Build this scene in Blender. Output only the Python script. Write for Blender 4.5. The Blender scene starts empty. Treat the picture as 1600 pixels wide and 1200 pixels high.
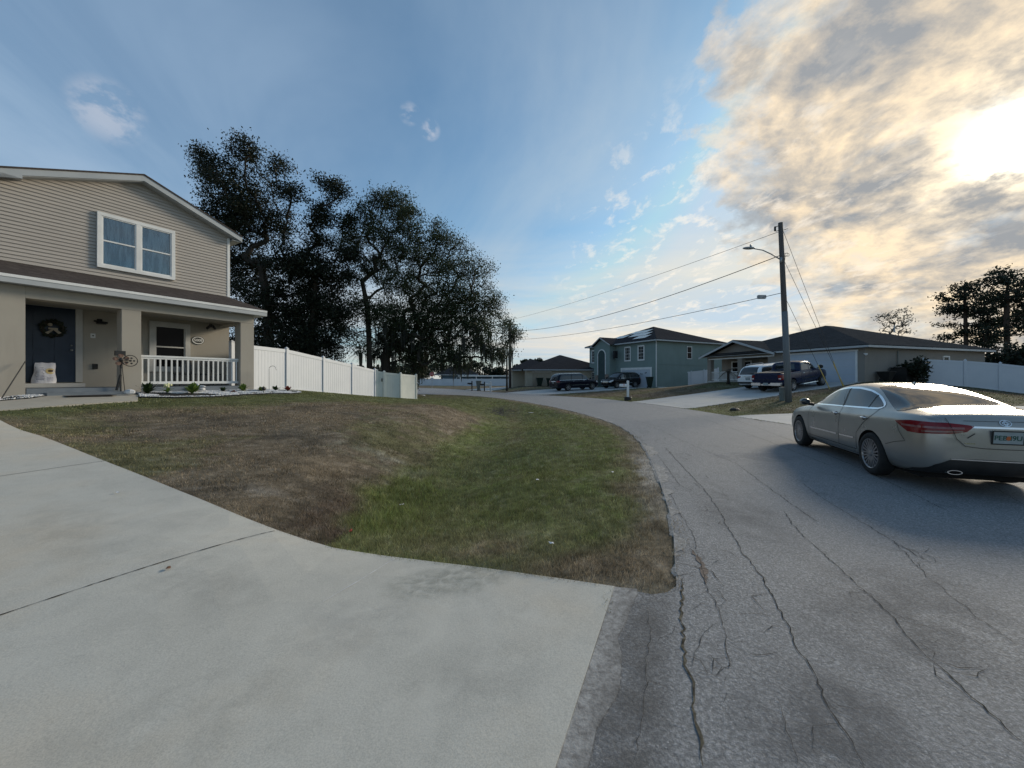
import bpy, bmesh, math, random
import numpy as np
from mathutils import Vector, Matrix
from mathutils.bvhtree import BVHTree
from mathutils.geometry import tessellate_polygon
R=math.radians
rnd=random.Random(7); npr=np.random.default_rng(11)
scene=bpy.context.scene
COL=scene.collection
CAMZ=1.55; FPX=600.0; HY=592.0
def at(px,py,Y): return Vector(((px-800)/FPX*Y, Y, CAMZ-(py-HY)/FPX*Y))
def gnd(px,py,z=0.0):
    Y=(CAMZ-z)*FPX/(py-HY); return ((px-800)/FPX*Y, Y)

# ---------- mesh builder ----------
class MB:
    def __init__(s): s.v=[]; s.f=[]; s.m=[]
    def add(s,vs,fs,mi=0):
        b=len(s.v); s.v+= [tuple(p) for p in vs]; s.f+=[tuple(b+i for i in f) for f in fs]; s.m+=[mi]*len(fs)
    def box(s,x0,x1,y0,y1,z0,z1,mi=0):
        if x0>x1:x0,x1=x1,x0
        if y0>y1:y0,y1=y1,y0
        if z0>z1:z0,z1=z1,z0
        s.add([(x0,y0,z0),(x1,y0,z0),(x1,y1,z0),(x0,y1,z0),(x0,y0,z1),(x1,y0,z1),(x1,y1,z1),(x0,y1,z1)],
              [(0,3,2,1),(4,5,6,7),(0,1,5,4),(1,2,6,5),(2,3,7,6),(3,0,4,7)],mi)
    def prism(s,poly,y0,y1,mi=0):          # polygon in x-z, extruded along y
        n=len(poly); a=sum(poly[i][0]*poly[(i+1)%n][1]-poly[(i+1)%n][0]*poly[i][1] for i in range(n))
        if a<0: poly=poly[::-1]
        s.add([(p[0],y0,p[1]) for p in poly]+[(p[0],y1,p[1]) for p in poly],
              [tuple(range(n)),tuple(range(2*n-1,n-1,-1))]+[(i+n,(i+1)%n+n,(i+1)%n,i) for i in range(n)],mi)
    def slab(s,poly,z0,z1,mi=0):           # polygon in x-y, extruded along z
        n=len(poly); a=sum(poly[i][0]*poly[(i+1)%n][1]-poly[(i+1)%n][0]*poly[i][1] for i in range(n))
        if a<0: poly=poly[::-1]
        s.add([(p[0],p[1],z0) for p in poly]+[(p[0],p[1],z1) for p in poly],
              [tuple(range(n-1,-1,-1)),tuple(range(n,2*n))]+[(i,(i+1)%n,(i+1)%n+n,i+n) for i in range(n)],mi)
    def tube(s,pts,r,n=8,mi=0,caps=True):
        pts=[Vector(p) for p in pts]; rr=r if isinstance(r,(list,tuple)) else [r]*len(pts)
        vs=[];fs=[]
        for i,p in enumerate(pts):
            d=(pts[min(i+1,len(pts)-1)]-pts[max(i-1,0)]).normalized()
            a=d.cross(Vector((0,0,1)) if abs(d.z)<.9 else Vector((1,0,0))).normalized(); b=d.cross(a)
            for k in range(n):
                t=2*math.pi*k/n; vs.append(p+(a*math.cos(t)+b*math.sin(t))*rr[i])
        for i in range(len(pts)-1):
            for k in range(n):
                k2=(k+1)%n; fs.append((i*n+k,i*n+k2,(i+1)*n+k2,(i+1)*n+k))
        if caps: fs.append(tuple(range(n-1,-1,-1))); fs.append(tuple((len(pts)-1)*n+k for k in range(n)))
        s.add(vs,fs,mi)
    def lathe(s,prof,n=16,mi=0,axis='z',c=(0,0,0),caps=True):   # prof [(r,h)]
        vs=[];fs=[]
        for r,h in prof:
            for k in range(n):
                t=2*math.pi*k/n; x,y=r*math.cos(t),r*math.sin(t)
                p={'z':(x,y,h),'y':(x,h,y),'x':(h,x,y)}[axis]; vs.append((p[0]+c[0],p[1]+c[1],p[2]+c[2]))
        for i in range(len(prof)-1):
            for k in range(n):
                k2=(k+1)%n; fs.append((i*n+k,i*n+k2,(i+1)*n+k2,(i+1)*n+k))
        if caps: fs.append(tuple(range(n))); fs.append(tuple((len(prof)-1)*n+k for k in range(n)))
        s.add(vs,fs,mi)
    def sphere(s,c,r,n=10,m=7,mi=0,sc=(1,1,1)):
        prof=[(max(1e-4,math.sin(math.pi*i/m)),-math.cos(math.pi*i/m)) for i in range(m+1)]
        vs=[];fs=[]
        for q,h in prof:
            for k in range(n):
                t=2*math.pi*k/n; vs.append((c[0]+r*sc[0]*q*math.cos(t),c[1]+r*sc[1]*q*math.sin(t),c[2]+r*sc[2]*h))
        for i in range(m):
            for k in range(n):
                k2=(k+1)%n; fs.append((i*n+k,i*n+k2,(i+1)*n+k2,(i+1)*n+k))
        s.add(vs,fs,mi)
    def obj(s,name,mats,parent=None,smooth=False,bevel=0,fix=True):
        me=bpy.data.meshes.new(name); me.from_pydata(s.v,[],s.f)
        if not isinstance(mats,(list,tuple)): mats=[mats]
        for m in mats: me.materials.append(m)
        if len(mats)>1: me.polygons.foreach_set('material_index',s.m)
        if fix:
            bm=bmesh.new(); bm.from_mesh(me); bmesh.ops.recalc_face_normals(bm,faces=bm.faces)
            if bevel:
                bmesh.ops.remove_doubles(bm,verts=bm.verts,dist=1e-5)
                es=[e for e in bm.edges if len(e.link_faces)==2 and e.calc_face_angle(0)>.6]
                bmesh.ops.bevel(bm,geom=es,offset=bevel,segments=2,affect='EDGES',clamp_overlap=True)
            bm.to_mesh(me); bm.free()
        if smooth: me.polygons.foreach_set('use_smooth',[True]*len(me.polygons))
        me.update()
        o=bpy.data.objects.new(name,me); COL.objects.link(o)
        if parent: o.parent=parent
        return o
def empty(name,loc,rz=0,rot=None):
    o=bpy.data.objects.new(name,None); COL.objects.link(o); o.location=loc
    o.rotation_euler=rot if rot else (0,0,rz); o.empty_display_size=.1; return o
def tag(o,label=None,cat=None,group=None,kind=None):
    if label:o['label']=label
    if cat:o['category']=cat
    if group:o['group']=group
    if kind:o['kind']=kind
    return o
def copy_tree(o,parent=None):
    c=o.copy(); COL.objects.link(c)
    if parent: c.parent=parent
    for ch in [q for q in o.children]: copy_tree(ch,c)
    return c
def np_mesh(name,verts,faces,mat,parent=None,smooth=False,cols=None):
    """verts (n,3), faces (m,k) arrays"""
    me=bpy.data.meshes.new(name); n=len(verts); m,k=faces.shape
    me.vertices.add(n); me.vertices.foreach_set('co',verts.astype(np.float32).ravel())
    me.loops.add(m*k); me.loops.foreach_set('vertex_index',faces.astype(np.int32).ravel())
    me.polygons.add(m); me.polygons.foreach_set('loop_start',np.arange(0,m*k,k,dtype=np.int32))
    me.polygons.foreach_set('loop_total',np.full(m,k,dtype=np.int32))
    if cols is not None:
        a=me.color_attributes.new('col','FLOAT_COLOR','POINT')
        c=np.ones((n,4),np.float32); c[:,:3]=cols; a.data.foreach_set('color',c.ravel())
    for mm in (mat if isinstance(mat,(list,tuple)) else [mat]): me.materials.append(mm)
    if smooth: me.polygons.foreach_set('use_smooth',np.ones(m,bool))
    me.update(calc_edges=True); me.validate()
    o=bpy.data.objects.new(name,me); COL.objects.link(o)
    if parent:o.parent=parent
    return o

# ---------- materials ----------
class NT:
    def __init__(s,name):
        s.mat=bpy.data.materials.new(name); s.mat.use_nodes=True; s.nt=s.mat.node_tree; s.nt.nodes.clear()
        s.out=s.nt.nodes.new('ShaderNodeOutputMaterial'); s.co=None
    def n(s,t,**kw):
        nd=s.nt.nodes.new(t)
        for k,v in kw.items():
            if k.startswith('i_'): nd.inputs[k[2:].replace('_',' ')].default_value=v
            else: setattr(nd,k,v)
        return nd
    def l(s,a,b): s.nt.links.new(a,b)
    def coord(s,kind='Object',scale=(1,1,1),rot=(0,0,0)):
        tc=s.n('ShaderNodeTexCoord'); mp=s.n('ShaderNodeMapping'); mp.inputs['Scale'].default_value=scale; mp.inputs['Rotation'].default_value=rot
        s.l(tc.outputs[kind],mp.inputs['Vector']); return mp.outputs[0]
    def noise(s,vec,scale,detail=4,rough=.55,dist=0):
        nd=s.n('ShaderNodeTexNoise'); nd.inputs['Scale'].default_value=scale; nd.inputs['Detail'].default_value=detail
        nd.inputs['Roughness'].default_value=rough; nd.inputs['Distortion'].default_value=dist
        s.l(vec,nd.inputs['Vector']); return nd.outputs['Fac']
    def ramp(s,fac,stops,interp='LINEAR'):
        nd=s.n('ShaderNodeValToRGB'); nd.color_ramp.interpolation=interp; e=nd.color_ramp.elements
        while len(e)<len(stops): e.new(.5)
        for i,(p,c) in enumerate(stops):
            e[i].position=p; e[i].color=(c if len(c)==4 else (*c,1)) if isinstance(c,(tuple,list)) else (c,c,c,1)
        s.l(fac,nd.inputs['Fac']); return nd.outputs['Color']
    def mix(s,a,b,fac,mode='MIX'):
        nd=s.n('ShaderNodeMix',data_type='RGBA',blend_type=mode)
        for x,i in ((fac,0),(a,6),(b,7)):
            if hasattr(x,'links') or hasattr(x,'is_output'): s.l(x,nd.inputs[i])
            elif isinstance(x,(tuple,list)): nd.inputs[i].default_value=(*x,1) if len(x)==3 else x
            else: nd.inputs[i].default_value=x
        return nd.outputs[2]
    def math(s,op,a,b=None,c=None,clamp=False):
        nd=s.n('ShaderNodeMath',operation=op,use_clamp=clamp)
        for i,x in enumerate((a,b,c)):
            if x is None: continue
            if isinstance(x,(int,float)): nd.inputs[i].default_value=x
            else: s.l(x,nd.inputs[i])
        return nd.outputs[0]
    def bsdf(s,col=(.5,.5,.5),rough=.6,metal=0,spec=.5,bump=None,bstr=.3,bdist=.01,coat=0,**kw):
        b=s.n('ShaderNodeBsdfPrincipled')
        if isinstance(col,(tuple,list)): b.inputs['Base Color'].default_value=(*col,1)
        else: s.l(col,b.inputs['Base Color'])
        if isinstance(rough,(int,float)): b.inputs['Roughness'].default_value=rough
        else: s.l(rough,b.inputs['Roughness'])
        b.inputs['Metallic'].default_value=metal; b.inputs['Specular IOR Level'].default_value=spec
        b.inputs['Coat Weight'].default_value=coat; b.inputs['Coat Roughness'].default_value=.03
        for k,v in kw.items(): b.inputs[k.replace('_',' ')].default_value=v
        if bump is not None:
            bn=s.n('ShaderNodeBump'); bn.inputs['Strength'].default_value=bstr; bn.inputs['Distance'].default_value=bdist
            s.l(bump,bn.inputs['Height']); s.l(bn.outputs[0],b.inputs['Normal'])
        s.l(b.outputs[0],s.out.inputs['Surface']); return b
def M_var(name,c1,c2,scale=3,rough=.6,bscale=None,bstr=.2,bdist=.005,metal=0,spec=.4,coat=0,detail=5,p=(.3,.7)):
    m=NT(name); v=m.coord(); f=m.noise(v,scale,detail); col=m.ramp(f,[(p[0],c1),(p[1],c2)])
    bmp=m.noise(v,bscale,4) if bscale else None
    m.bsdf(col,rough,metal,spec,bmp,bstr,bdist,coat); return m.mat
def mul(c,k): return tuple(x*k for x in c)

MAT={}
def mats():
    M=MAT
    def stucco(name,c):
        m=NT(name); v=m.coord(); big=m.noise(v,.7,4); st=m.noise(m.coord(scale=(3,3,.35)),1.3,4)
        col=m.ramp(big,[(.3,mul(c,.93)),(.7,mul(c,1.05))]); col=m.mix(col,mul(c,.8),m.ramp(st,[(.55,0),(.8,.5)]))
        m.bsdf(col,.9,0,.2,m.noise(v,90,3),.35,.006); return m.mat
    M['stucco']=stucco('stucco',(.36,.335,.29)); M['stucco_grey']=stucco('stucco_grey',(.25,.23,.205))
    M['stucco_teal']=stucco('stucco_teal',(.20,.262,.25)); M['stucco_cream']=stucco('stucco_cream',(.42,.38,.30)); M['stucco_blue']=stucco('stucco_blue',(.10,.14,.17))
    M['stone']=M_var('stone_veneer',(.12,.09,.08),(.33,.27,.22),9,.9,25,.6,.02)
    def lap(name,c):
        m=NT(name); v=m.coord(scale=(1,1,1)); f=m.noise(m.coord(scale=(.6,.6,9)),2,3); g=m.noise(v,.5,3)
        col=m.ramp(f,[(.3,mul(c,.94)),(.7,mul(c,1.05))]); col=m.mix(col,mul(c,.85),m.ramp(g,[(.5,0),(.8,.5)]))
        m.bsdf(col,.55,0,.35,m.noise(m.coord(scale=(2,2,40)),6,2),.1,.002); return m.mat
    M['siding']=lap('vinyl_siding',(.385,.355,.32))
    def shingle(name,c):
        m=NT(name); 
        tc=m.n('ShaderNodeTexCoord'); v=tc.outputs['Object']
        nz=m.noise(v,14,4); big=m.noise(v,.5,4)
        sp=m.n('ShaderNodeSeparateXYZ'); m.l(v,sp.inputs[0])
        cb=m.n('ShaderNodeCombineXYZ'); s1=m.math('ADD',sp.outputs['X'],m.math('MULTIPLY',sp.outputs['Y'],.73)); m.l(s1,cb.inputs[0]); m.l(m.math('MULTIPLY',sp.outputs['Z'],3.0),cb.inputs[1])
        b=m.n('ShaderNodeTexBrick'); b.offset=.5; b.inputs['Scale'].default_value=1; b.inputs['Brick Width'].default_value=.26; b.inputs['Row Height'].default_value=.17*1.0
        b.inputs['Mortar Size'].default_value=.012; b.inputs['Color1'].default_value=(*mul(c,.75),1); b.inputs['Color2'].default_value=(*mul(c,1.3),1); b.inputs['Mortar'].default_value=(*mul(c,.45),1)
        m.l(cb.outputs[0],b.inputs['Vector'])
        col=m.mix(b.outputs['Color'],m.ramp(nz,[(.3,mul(c,.55)),(.75,mul(c,1.6))]),.5); col=m.mix(col,mul(c,1.35),m.ramp(big,[(.5,0),(.75,.4)]))
        m.bsdf(col,1.0,0,.0,m.noise(v,60,3),.5,.01); return m.mat
    M['shingle_brown']=shingle('shingle_brown',(.080,.069,.064)); M['shingle_grey']=shingle('shingle_grey',(.060,.060,.061)); M['shingle_dark']=shingle('shingle_dark',(.048,.047,.050))
    M['white_trim']=M_var('white_trim',(.62,.63,.62),(.74,.75,.74),2.5,.5)
    M['white_vinyl']=M_var('white_vinyl',(.55,.585,.63),(.62,.65,.69),.8,.45,spec=.4)
    M['grey_trim']=M_var('grey_trim',(.40,.40,.385),(.50,.50,.48),2.5,.6)
    M['fascia']=M_var('fascia_metal',(.36,.385,.40),(.44,.46,.47),1.5,.45)
    M['door_blue']=M_var('blue_door_paint',(.007,.018,.042),(.010,.024,.052),4,.4,spec=.4)
    M['slab_paint']=M_var('blue_grey_floor_paint',(.12,.145,.17),(.17,.195,.22),3,.6)
    M['garage_white']=M_var('garage_door_white',(.40,.46,.53),(.46,.51,.57),1,.45)
    def glass(name,c,r=.04,spec=.6):
        m=NT(name); m.bsdf(c,r,0,spec,m.noise(m.coord(),1.3,2),.015,.02,0); return m.mat
    M['dark_glass']=glass('dark_window_glass',(.006,.007,.009),.06,.06); M['car_glass']=glass('car_glass',(.02,.024,.026),.015,.8)
    m=NT('clear_pane'); tr=m.n('ShaderNodeBsdfTransparent'); tr.inputs[0].default_value=(.80,.85,.87,1); gl=m.n('ShaderNodeBsdfGlossy'); gl.inputs['Roughness'].default_value=.03
    gl.inputs['Color'].default_value=(.8,.85,.9,1); ms=m.n('ShaderNodeMixShader'); fr=m.n('ShaderNodeFresnel'); fr.inputs[0].default_value=1.6
    m.l(m.math('ADD',fr.outputs[0],.05,clamp=True),ms.inputs[0]); m.l(tr.outputs[0],ms.inputs[1]); m.l(gl.outputs[0],ms.inputs[2]); m.l(ms.outputs[0],m.out.inputs[0]); M['clear_pane']=m.mat
    m=NT('curtain_fabric'); f=m.noise(m.coord(scale=(7,1,.8)),1.5,4); m.bsdf(m.ramp(f,[(.42,(.04,.055,.07)),(.56,(.46,.50,.52))]),.9); M['curtain']=m.mat  # light and dark colour bands stand for the shading of the folds
    M['room_dark']=M_var('dark_room',(.01,.012,.014),(.02,.022,.025),2,.9)
    M['black_metal']=M_var('black_metal',(.012,.012,.013),(.03,.03,.03),8,.45)
    M['black_plastic']=M_var('black_plastic',(.012,.012,.012),(.022,.022,.022),6,.5)
    M['rubber']=M_var('tyre_rubber',(.012,.012,.012),(.025,.025,.024),10,.85,60,.3)
    M['arch_dark']=M_var('wheel_arch_dark',(.005,.005,.005),(.01,.01,.01),5,.9)
    M['alloy']=M_var('alloy_rim',(.26,.26,.27),(.36,.36,.37),5,.28,metal=.8)
    M['alloy_dark']=M_var('alloy_dark',(.03,.03,.033),(.05,.05,.055),5,.35,metal=.6)
    M['chrome']=M_var('chrome',(.75,.76,.77),(.82,.82,.82),5,.12,metal=1)
    def paint(name,c,metal=.4,r=.28,fl=1.0):
        m=NT(name); v=m.coord(); f=m.noise(v,600,1); col=m.ramp(f,[(.35,mul(c,.9)),(.65,mul(c,1.1))]); dirt=m.noise(v,2.2,5)
        rg=m.ramp(dirt,[(.3,r*.8),(.75,r*1.5)]); bb=m.bsdf(col,rg,metal,.4 if c[0]>.1 else .25,coat=.05 if c[0]<.1 else .3); bb.inputs['Coat Roughness'].default_value=.22; return m.mat
    M['paint_silver']=paint('champagne_silver_paint',(.36,.35,.325),.7,.3)
    M['paint_navy']=paint('navy_truck_paint',(.006,.013,.045),0,.26)
    M['paint_dark']=paint('dark_navy_suv_paint',(.003,.004,.012),0,.16)
    M['paint_black']=paint('black_suv_paint',(.004,.004,.006),0,.16)
    M['paint_white']=paint('white_suv_paint',(.72,.74,.75),.05,.3)
    M['tail_red']=M_var('tail_lamp_red',(.15,.003,.006),(.22,.005,.008),9,.2,spec=.3,coat=.2)
    M['tail_dark']=M_var('tail_lamp_dark_red',(.07,.006,.01),(.11,.01,.012),9,.12,spec=.6,coat=1)
    M['tail_clear']=M_var('lamp_clear',(.17,.04,.04),(.30,.15,.14),14,.2,spec=.3,coat=.2)
    M['head_clear']=M_var('head_lamp_clear',(.5,.52,.53),(.7,.72,.73),9,.12,spec=.6,coat=1)
    M['plate']=M_var('licence_plate_white',(.28,.32,.32),(.35,.39,.39),12,.4)
    M['plate_green']=M_var('plate_green_ink',(.02,.08,.06),(.03,.10,.07),9,.5); M['orange']=M_var('orange_ink',(.45,.10,.03),(.55,.14,.04),9,.5)
    # poles and wood
    def grain(name,c1,c2):
        m=NT(name); f=m.noise(m.coord(scale=(9,9,.5)),2.2,6,.65); m.bsdf(m.ramp(f,[(.3,c1),(.7,c2)]),.9,0,.2,f,.5,.01); return m.mat
    M['pole_wood']=grain('pole_wood',(.075,.065,.06),(.15,.13,.115)); M['pole_grey']=grain('pole_grey_guard',(.13,.145,.155),(.2,.215,.225))
    M['bark']=grain('bark',(.022,.019,.016),(.07,.06,.05)); M['bark_pine']=grain('pine_bark',(.03,.022,.018),(.09,.065,.05))
    M['galv']=M_var('galvanised_metal',(.30,.32,.33),(.42,.43,.44),4,.45,metal=.6)
    M['box_green']=M_var('grey_green_box_paint',(.13,.15,.14),(.18,.2,.19),4,.6)
    M['wire']=M_var('wire_insulation',(.03,.03,.032),(.05,.05,.05),4,.6); M['yellow']=M_var('yellow_guard',(.55,.42,.12),(.62,.5,.18),4,.5)
    def leaf(name,c1,c2,tr=.25):
        m=NT(name); g=m.n('ShaderNodeNewGeometry'); f=m.noise(m.coord(),.9,4); f2=g.outputs['Random Per Island'] if 'Random Per Island' in g.outputs else f
        col=m.mix(m.ramp(f,[(.35,c1),(.65,c2)]),m.ramp(f2,[(0,mul(c1,.7)),(1,mul(c2,1.4))]),.5)
        d=m.n('ShaderNodeBsdfPrincipled'); m.l(col,d.inputs['Base Color']); d.inputs['Roughness'].default_value=.5; d.inputs['Specular IOR Level'].default_value=.12
        t=m.n('ShaderNodeBsdfTranslucent'); m.l(col,t.inputs[0]); ms=m.n('ShaderNodeMixShader'); ms.inputs[0].default_value=tr
        m.l(d.outputs[0],ms.inputs[1]); m.l(t.outputs[0],ms.inputs[2]); m.l(ms.outputs[0],m.out.inputs[0]); return m.mat
    M['leaf_oak']=leaf('oak_leaf',(.022,.036,.018),(.060,.078,.042)); M['leaf_dark']=leaf('dark_leaf',(.010,.015,.010),(.028,.036,.022),.15)
    M['leaf_far']=leaf('far_leaf',(.014,.022,.018),(.032,.042,.028)); M['leaf_pine']=leaf('pine_needle',(.012,.02,.016),(.03,.042,.028))
    M['leaf_pale']=leaf('pale_leaf',(.12,.12,.10),(.25,.24,.21)); M['leaf_palm']=leaf('palm_leaf',(.02,.03,.012),(.05,.06,.03)); M['frond_dry']=leaf('dry_frond',(.07,.055,.04),(.15,.12,.09))
    M['leaf_bed']=leaf('bed_leaf',(.05,.10,.025),(.14,.21,.05)); M['leaf_bed_dark']=leaf('bed_leaf_dark',(.012,.03,.012),(.035,.06,.025)); M['moss']=leaf('hanging_moss',(.035,.038,.034),(.06,.065,.055))
    M['flower']=M_var('pale_flower',(.6,.6,.3),(.75,.72,.45),9,.7); M['terracotta']=M_var('terracotta',(.16,.06,.045),(.28,.12,.09),8,.8); M['red_leaf']=leaf('red_leaf',(.12,.03,.02),(.25,.06,.04))
    M['white_stone']=M_var('white_pebble',(.42,.43,.44),(.75,.76,.77),12,.8); M['mulch']=M_var('black_mulch',(.012,.012,.013),(.04,.038,.036),20,.95,60,.6,.02)
    M['bin_green']=M_var('bin_green_plastic',(.006,.018,.014),(.012,.028,.02),4,.5); M['sign_red']=M_var('sign_red',(.35,.03,.03),(.42,.045,.04),4,.5); M['sign_white']=M_var('sign_white',(.6,.6,.6),(.7,.7,.7),4,.5)
    M['sack']=M_var('sack_paper',(.50,.52,.60),(.70,.71,.76),7,.55,14,.6,.02); M['ink_grey']=M_var('ink_grey',(.10,.10,.17),(.2,.2,.28),20,.6); M['sack_gold']=M_var('sack_gold_label',(.55,.42,.18),(.68,.55,.28),9,.5); M['ink_brown']=M_var('ink_brown',(.06,.035,.012),(.1,.06,.02),9,.5)
    M['copper']=M_var('copper_blade',(.12,.07,.05),(.2,.12,.085),5,.5); M['solar']=glass('solar_panel',(.10,.11,.13),.22,.9); M['tan']=M_var('tan_wall',(.30,.26,.20),(.36,.31,.24),3,.8)
    M['litter_white']=M_var('litter_white',(.6,.6,.6),(.75,.75,.75),9,.6); M['litter_red']=M_var('litter_red',(.45,.03,.02),(.55,.05,.03),9,.4); M['dry_leaf']=M_var('dry_leaf_brown',(.09,.045,.025),(.16,.08,.04),9,.7)
mats()
# ---------- camera, light, sky ----------
cam=bpy.data.cameras.new('camera'); camo=bpy.data.objects.new('camera',cam); COL.objects.link(camo); scene.camera=camo
camo.location=(0,0,CAMZ); camo.rotation_euler=(R(90),0,0)
cam.sensor_fit='HORIZONTAL'; cam.sensor_width=36; cam.lens=36*FPX/1600; cam.shift_y=-8/1600; cam.clip_start=.05; cam.clip_end=3000
SUN=Vector((1.31,1,.625)).normalized()
sl=bpy.data.lights.new('sun','SUN'); so=bpy.data.objects.new('sun',sl); COL.objects.link(so)
sl.energy=1.5; sl.angle=R(13); sl.color=(1,.88,.70)
so.rotation_euler=(-SUN).to_track_quat('-Z','Y').to_euler(); so.location=(0,0,30)
w=bpy.data.worlds.new('World'); scene.world=w; w.use_nodes=True
wn=NT.__new__(NT); wn.nt=w.node_tree; wn.nt.nodes.clear(); wn.out=wn.nt.nodes.new('ShaderNodeOutputWorld')
def build_world():
    N=wn; tc=N.n('ShaderNodeTexCoord'); D=tc.outputs['Generated']
    sky=N.n('ShaderNodeTexSky'); sky.sky_type='NISHITA'; sky.sun_disc=False
    sky.sun_elevation=math.asin(SUN.z); sky.sun_rotation=math.atan2(SUN.x,SUN.y); sky.air_density=1.0; sky.dust_density=1.2; sky.ozone_density=1.5
    def vm(op,a,b=None,out=0):
        nd=N.n('ShaderNodeVectorMath',operation=op)
        for i,x in enumerate((a,b)):
            if x is None: continue
            if isinstance(x,(tuple,list,Vector)): nd.inputs[i].default_value=tuple(x)
            else: N.l(x,nd.inputs[i])
        return nd.outputs['Value'] if op in('DOT_PRODUCT','LENGTH') else nd.outputs[0]
    def dot(v): return vm('DOT_PRODUCT',D,v)
    def sstep(x,a,b):
        nd=N.n('ShaderNodeMapRange',interpolation_type='SMOOTHSTEP'); N.l(x,nd.inputs[0]); nd.inputs[1].default_value=a; nd.inputs[2].default_value=b; return nd.outputs[0]
    def pdir(px,py): return Vector(((px-800)/600,1,(592-py)/600)).normalized()
    sp=N.n('ShaderNodeSeparateXYZ'); N.l(D,sp.inputs[0]); z=sp.outputs[2]
    zc=N.math('MAXIMUM',z,0.0)
    iz=N.math('DIVIDE',1.0,N.math('ADD',zc,.13))
    cb=N.n('ShaderNodeCombineXYZ'); N.l(N.math('MULTIPLY',sp.outputs[0],iz),cb.inputs[0]); N.l(N.math('MULTIPLY',sp.outputs[1],iz),cb.inputs[1])
    P=cb.outputs[0]
    iz2=N.math('DIVIDE',1.0,N.math('ADD',zc,.42)); cb2=N.n('ShaderNodeCombineXYZ'); N.l(N.math('MULTIPLY',sp.outputs[0],iz2),cb2.inputs[0]); N.l(N.math('MULTIPLY',sp.outputs[1],iz2),cb2.inputs[1]); N.l(N.math('MULTIPLY',z,.8),cb2.inputs[2]); P2=cb2.outputs[0]
    def pn(scale,detail,rough,off=(0,0,0),dist=0,sc=(1,1,1),rot=0,P=P):
        mp=N.n('ShaderNodeMapping'); mp.inputs['Location'].default_value=off; mp.inputs['Scale'].default_value=sc; mp.inputs['Rotation'].default_value=(0,0,rot); N.l(P,mp.inputs[0])
        return N.noise(mp.outputs[0],scale,detail,rough,dist)
    sd=dot(SUN)
    # base blue
    base=N.mix(sky.outputs[0],(0,0,0),0.0)
    base=N.mix(base,(SKYK*.70,SKYK*1.02,SKYK*1.13),1.0,'MULTIPLY')
    base=N.mix(base,(.26,.34,.42),1.0,'DARKEN')
    # thin veil: streaks all over, denser low down
    veil=pn(.9,6,.6,(3,1,0),.8,(1,.45,1),.5); veil2=pn(.45,4,.5,(7,2,0),.5)
    vf=N.math('MULTIPLY',N.ramp(veil,[(.40,.0),(.62,1)]),N.ramp(veil2,[(.35,.35),(.65,1)]))
    low=N.ramp(z,[(0.0,.95),(.12,.85),(.30,.66),(.55,.48),(1,.3)])
    vfac=N.math('MULTIPLY',N.math('ADD',N.math('MULTIPLY',vf,1.05),.12),low,clamp=True)
    sdr=N.ramp(sd,[(0,0),(.6,.25),(.97,1)])
    veilc=N.mix((.19,.265,.34),(.37,.385,.37),sdr)
    c=N.mix(base,veilc,vfac)
    hz=N.ramp(z,[(0,.85),(.09,.82),(.20,.55),(.36,0)])
    hn=pn(1.0,6,.62,(0,5,0),.5,(.45,1,1),-.35)
    hzc=N.mix((.34,.335,.33),(.56,.48,.34),sdr)
    c=N.mix(c,hzc,N.math('MULTIPLY',hz,N.ramp(hn,[(.36,.10),(.60,1)])))
    # pale streak over the roofs on the left
    c=N.mix(c,(.16,.225,.31),N.math('MULTIPLY',sstep(dot(pdir(40,240)),.78,.99),N.ramp(veil,[(.3,.3),(.6,.75)])))
    # lit cloud mass around the sun
    mk=sstep(dot(pdir(1590,170)),.86,.985)
    mk2=sstep(dot(pdir(1210,55)),.985,.9985)
    mk3=sstep(dot(pdir(1450,400)),.93,.995)
    n1=pn(3.6,11,.60,(1.3,.4,0),.2,P=P2); n2=pn(10,8,.62,(2,3,0),.2,P=P2)
    cov=N.math('ADD',N.math('MULTIPLY',n1,.62),N.math('MULTIPLY',n2,.38))
    mm=N.math('MAXIMUM',N.math('MAXIMUM',mk,N.math('MULTIPLY',mk2,.72)),N.math('MULTIPLY',mk3,.55))
    den=N.ramp(N.math('ADD',cov,N.math('MULTIPLY',mm,.30)),[(.60,0),(.66,.55),(.76,1)])
    den=N.math('MULTIPLY',den,N.ramp(mm,[(.0,0),(.14,1)]))
    shade=pn(5.0,9,.60,(5.5,.8,0),.25,P=P2); sh2=pn(15.0,6,.6,(1.5,2.8,0),.2,P=P2)
    sh=N.math('ADD',N.math('MULTIPLY',shade,.68),N.math('MULTIPLY',sh2,.32))
    lit=N.mix((.37,.34,.305),(.56,.445,.30),N.ramp(sd,[(.80,0),(.97,1)]))
    ccl=N.mix((.17,.174,.18),lit,N.ramp(sh,[(.39,0),(.48,.4),(.58,1)]))
    c=N.mix(c,ccl,N.math('MULTIPLY',den,.92))
    # small flecks
    fl=pn(8,8,.65,(4,4,0),.3,(1,.6,1),.4); flm=N.math('MULTIPLY',sstep(dot(pdir(1130,430)),.90,.99),N.ramp(fl,[(.53,0),(.64,1)]))
    c=N.mix(c,(.56,.50,.42),N.math('MULTIPLY',flm,.5))
    for (px,py,a_,k) in ((168,174,.9985,.32),(640,178,.9997,.35),(672,203,.9997,.4)):
        pm=N.math('MULTIPLY',sstep(dot(pdir(px,py)),a_,1.0),N.ramp(sh2,[(.42,.0),(.56,1)])); c=N.mix(c,(.42,.40,.41),N.math('MULTIPLY',pm,k))
    # sun glare through cloud
    sd1=dot(pdir(1580,225)); sp_=N.math('MAXIMUM',sd1,0.0)
    g1=N.math('POWER',sp_,2200.0); g2=N.math('POWER',sp_,190.0); g3=N.math('POWER',sp_,16.0)
    dk=N.ramp(sh,[(.42,.04),(.54,1)])
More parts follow.
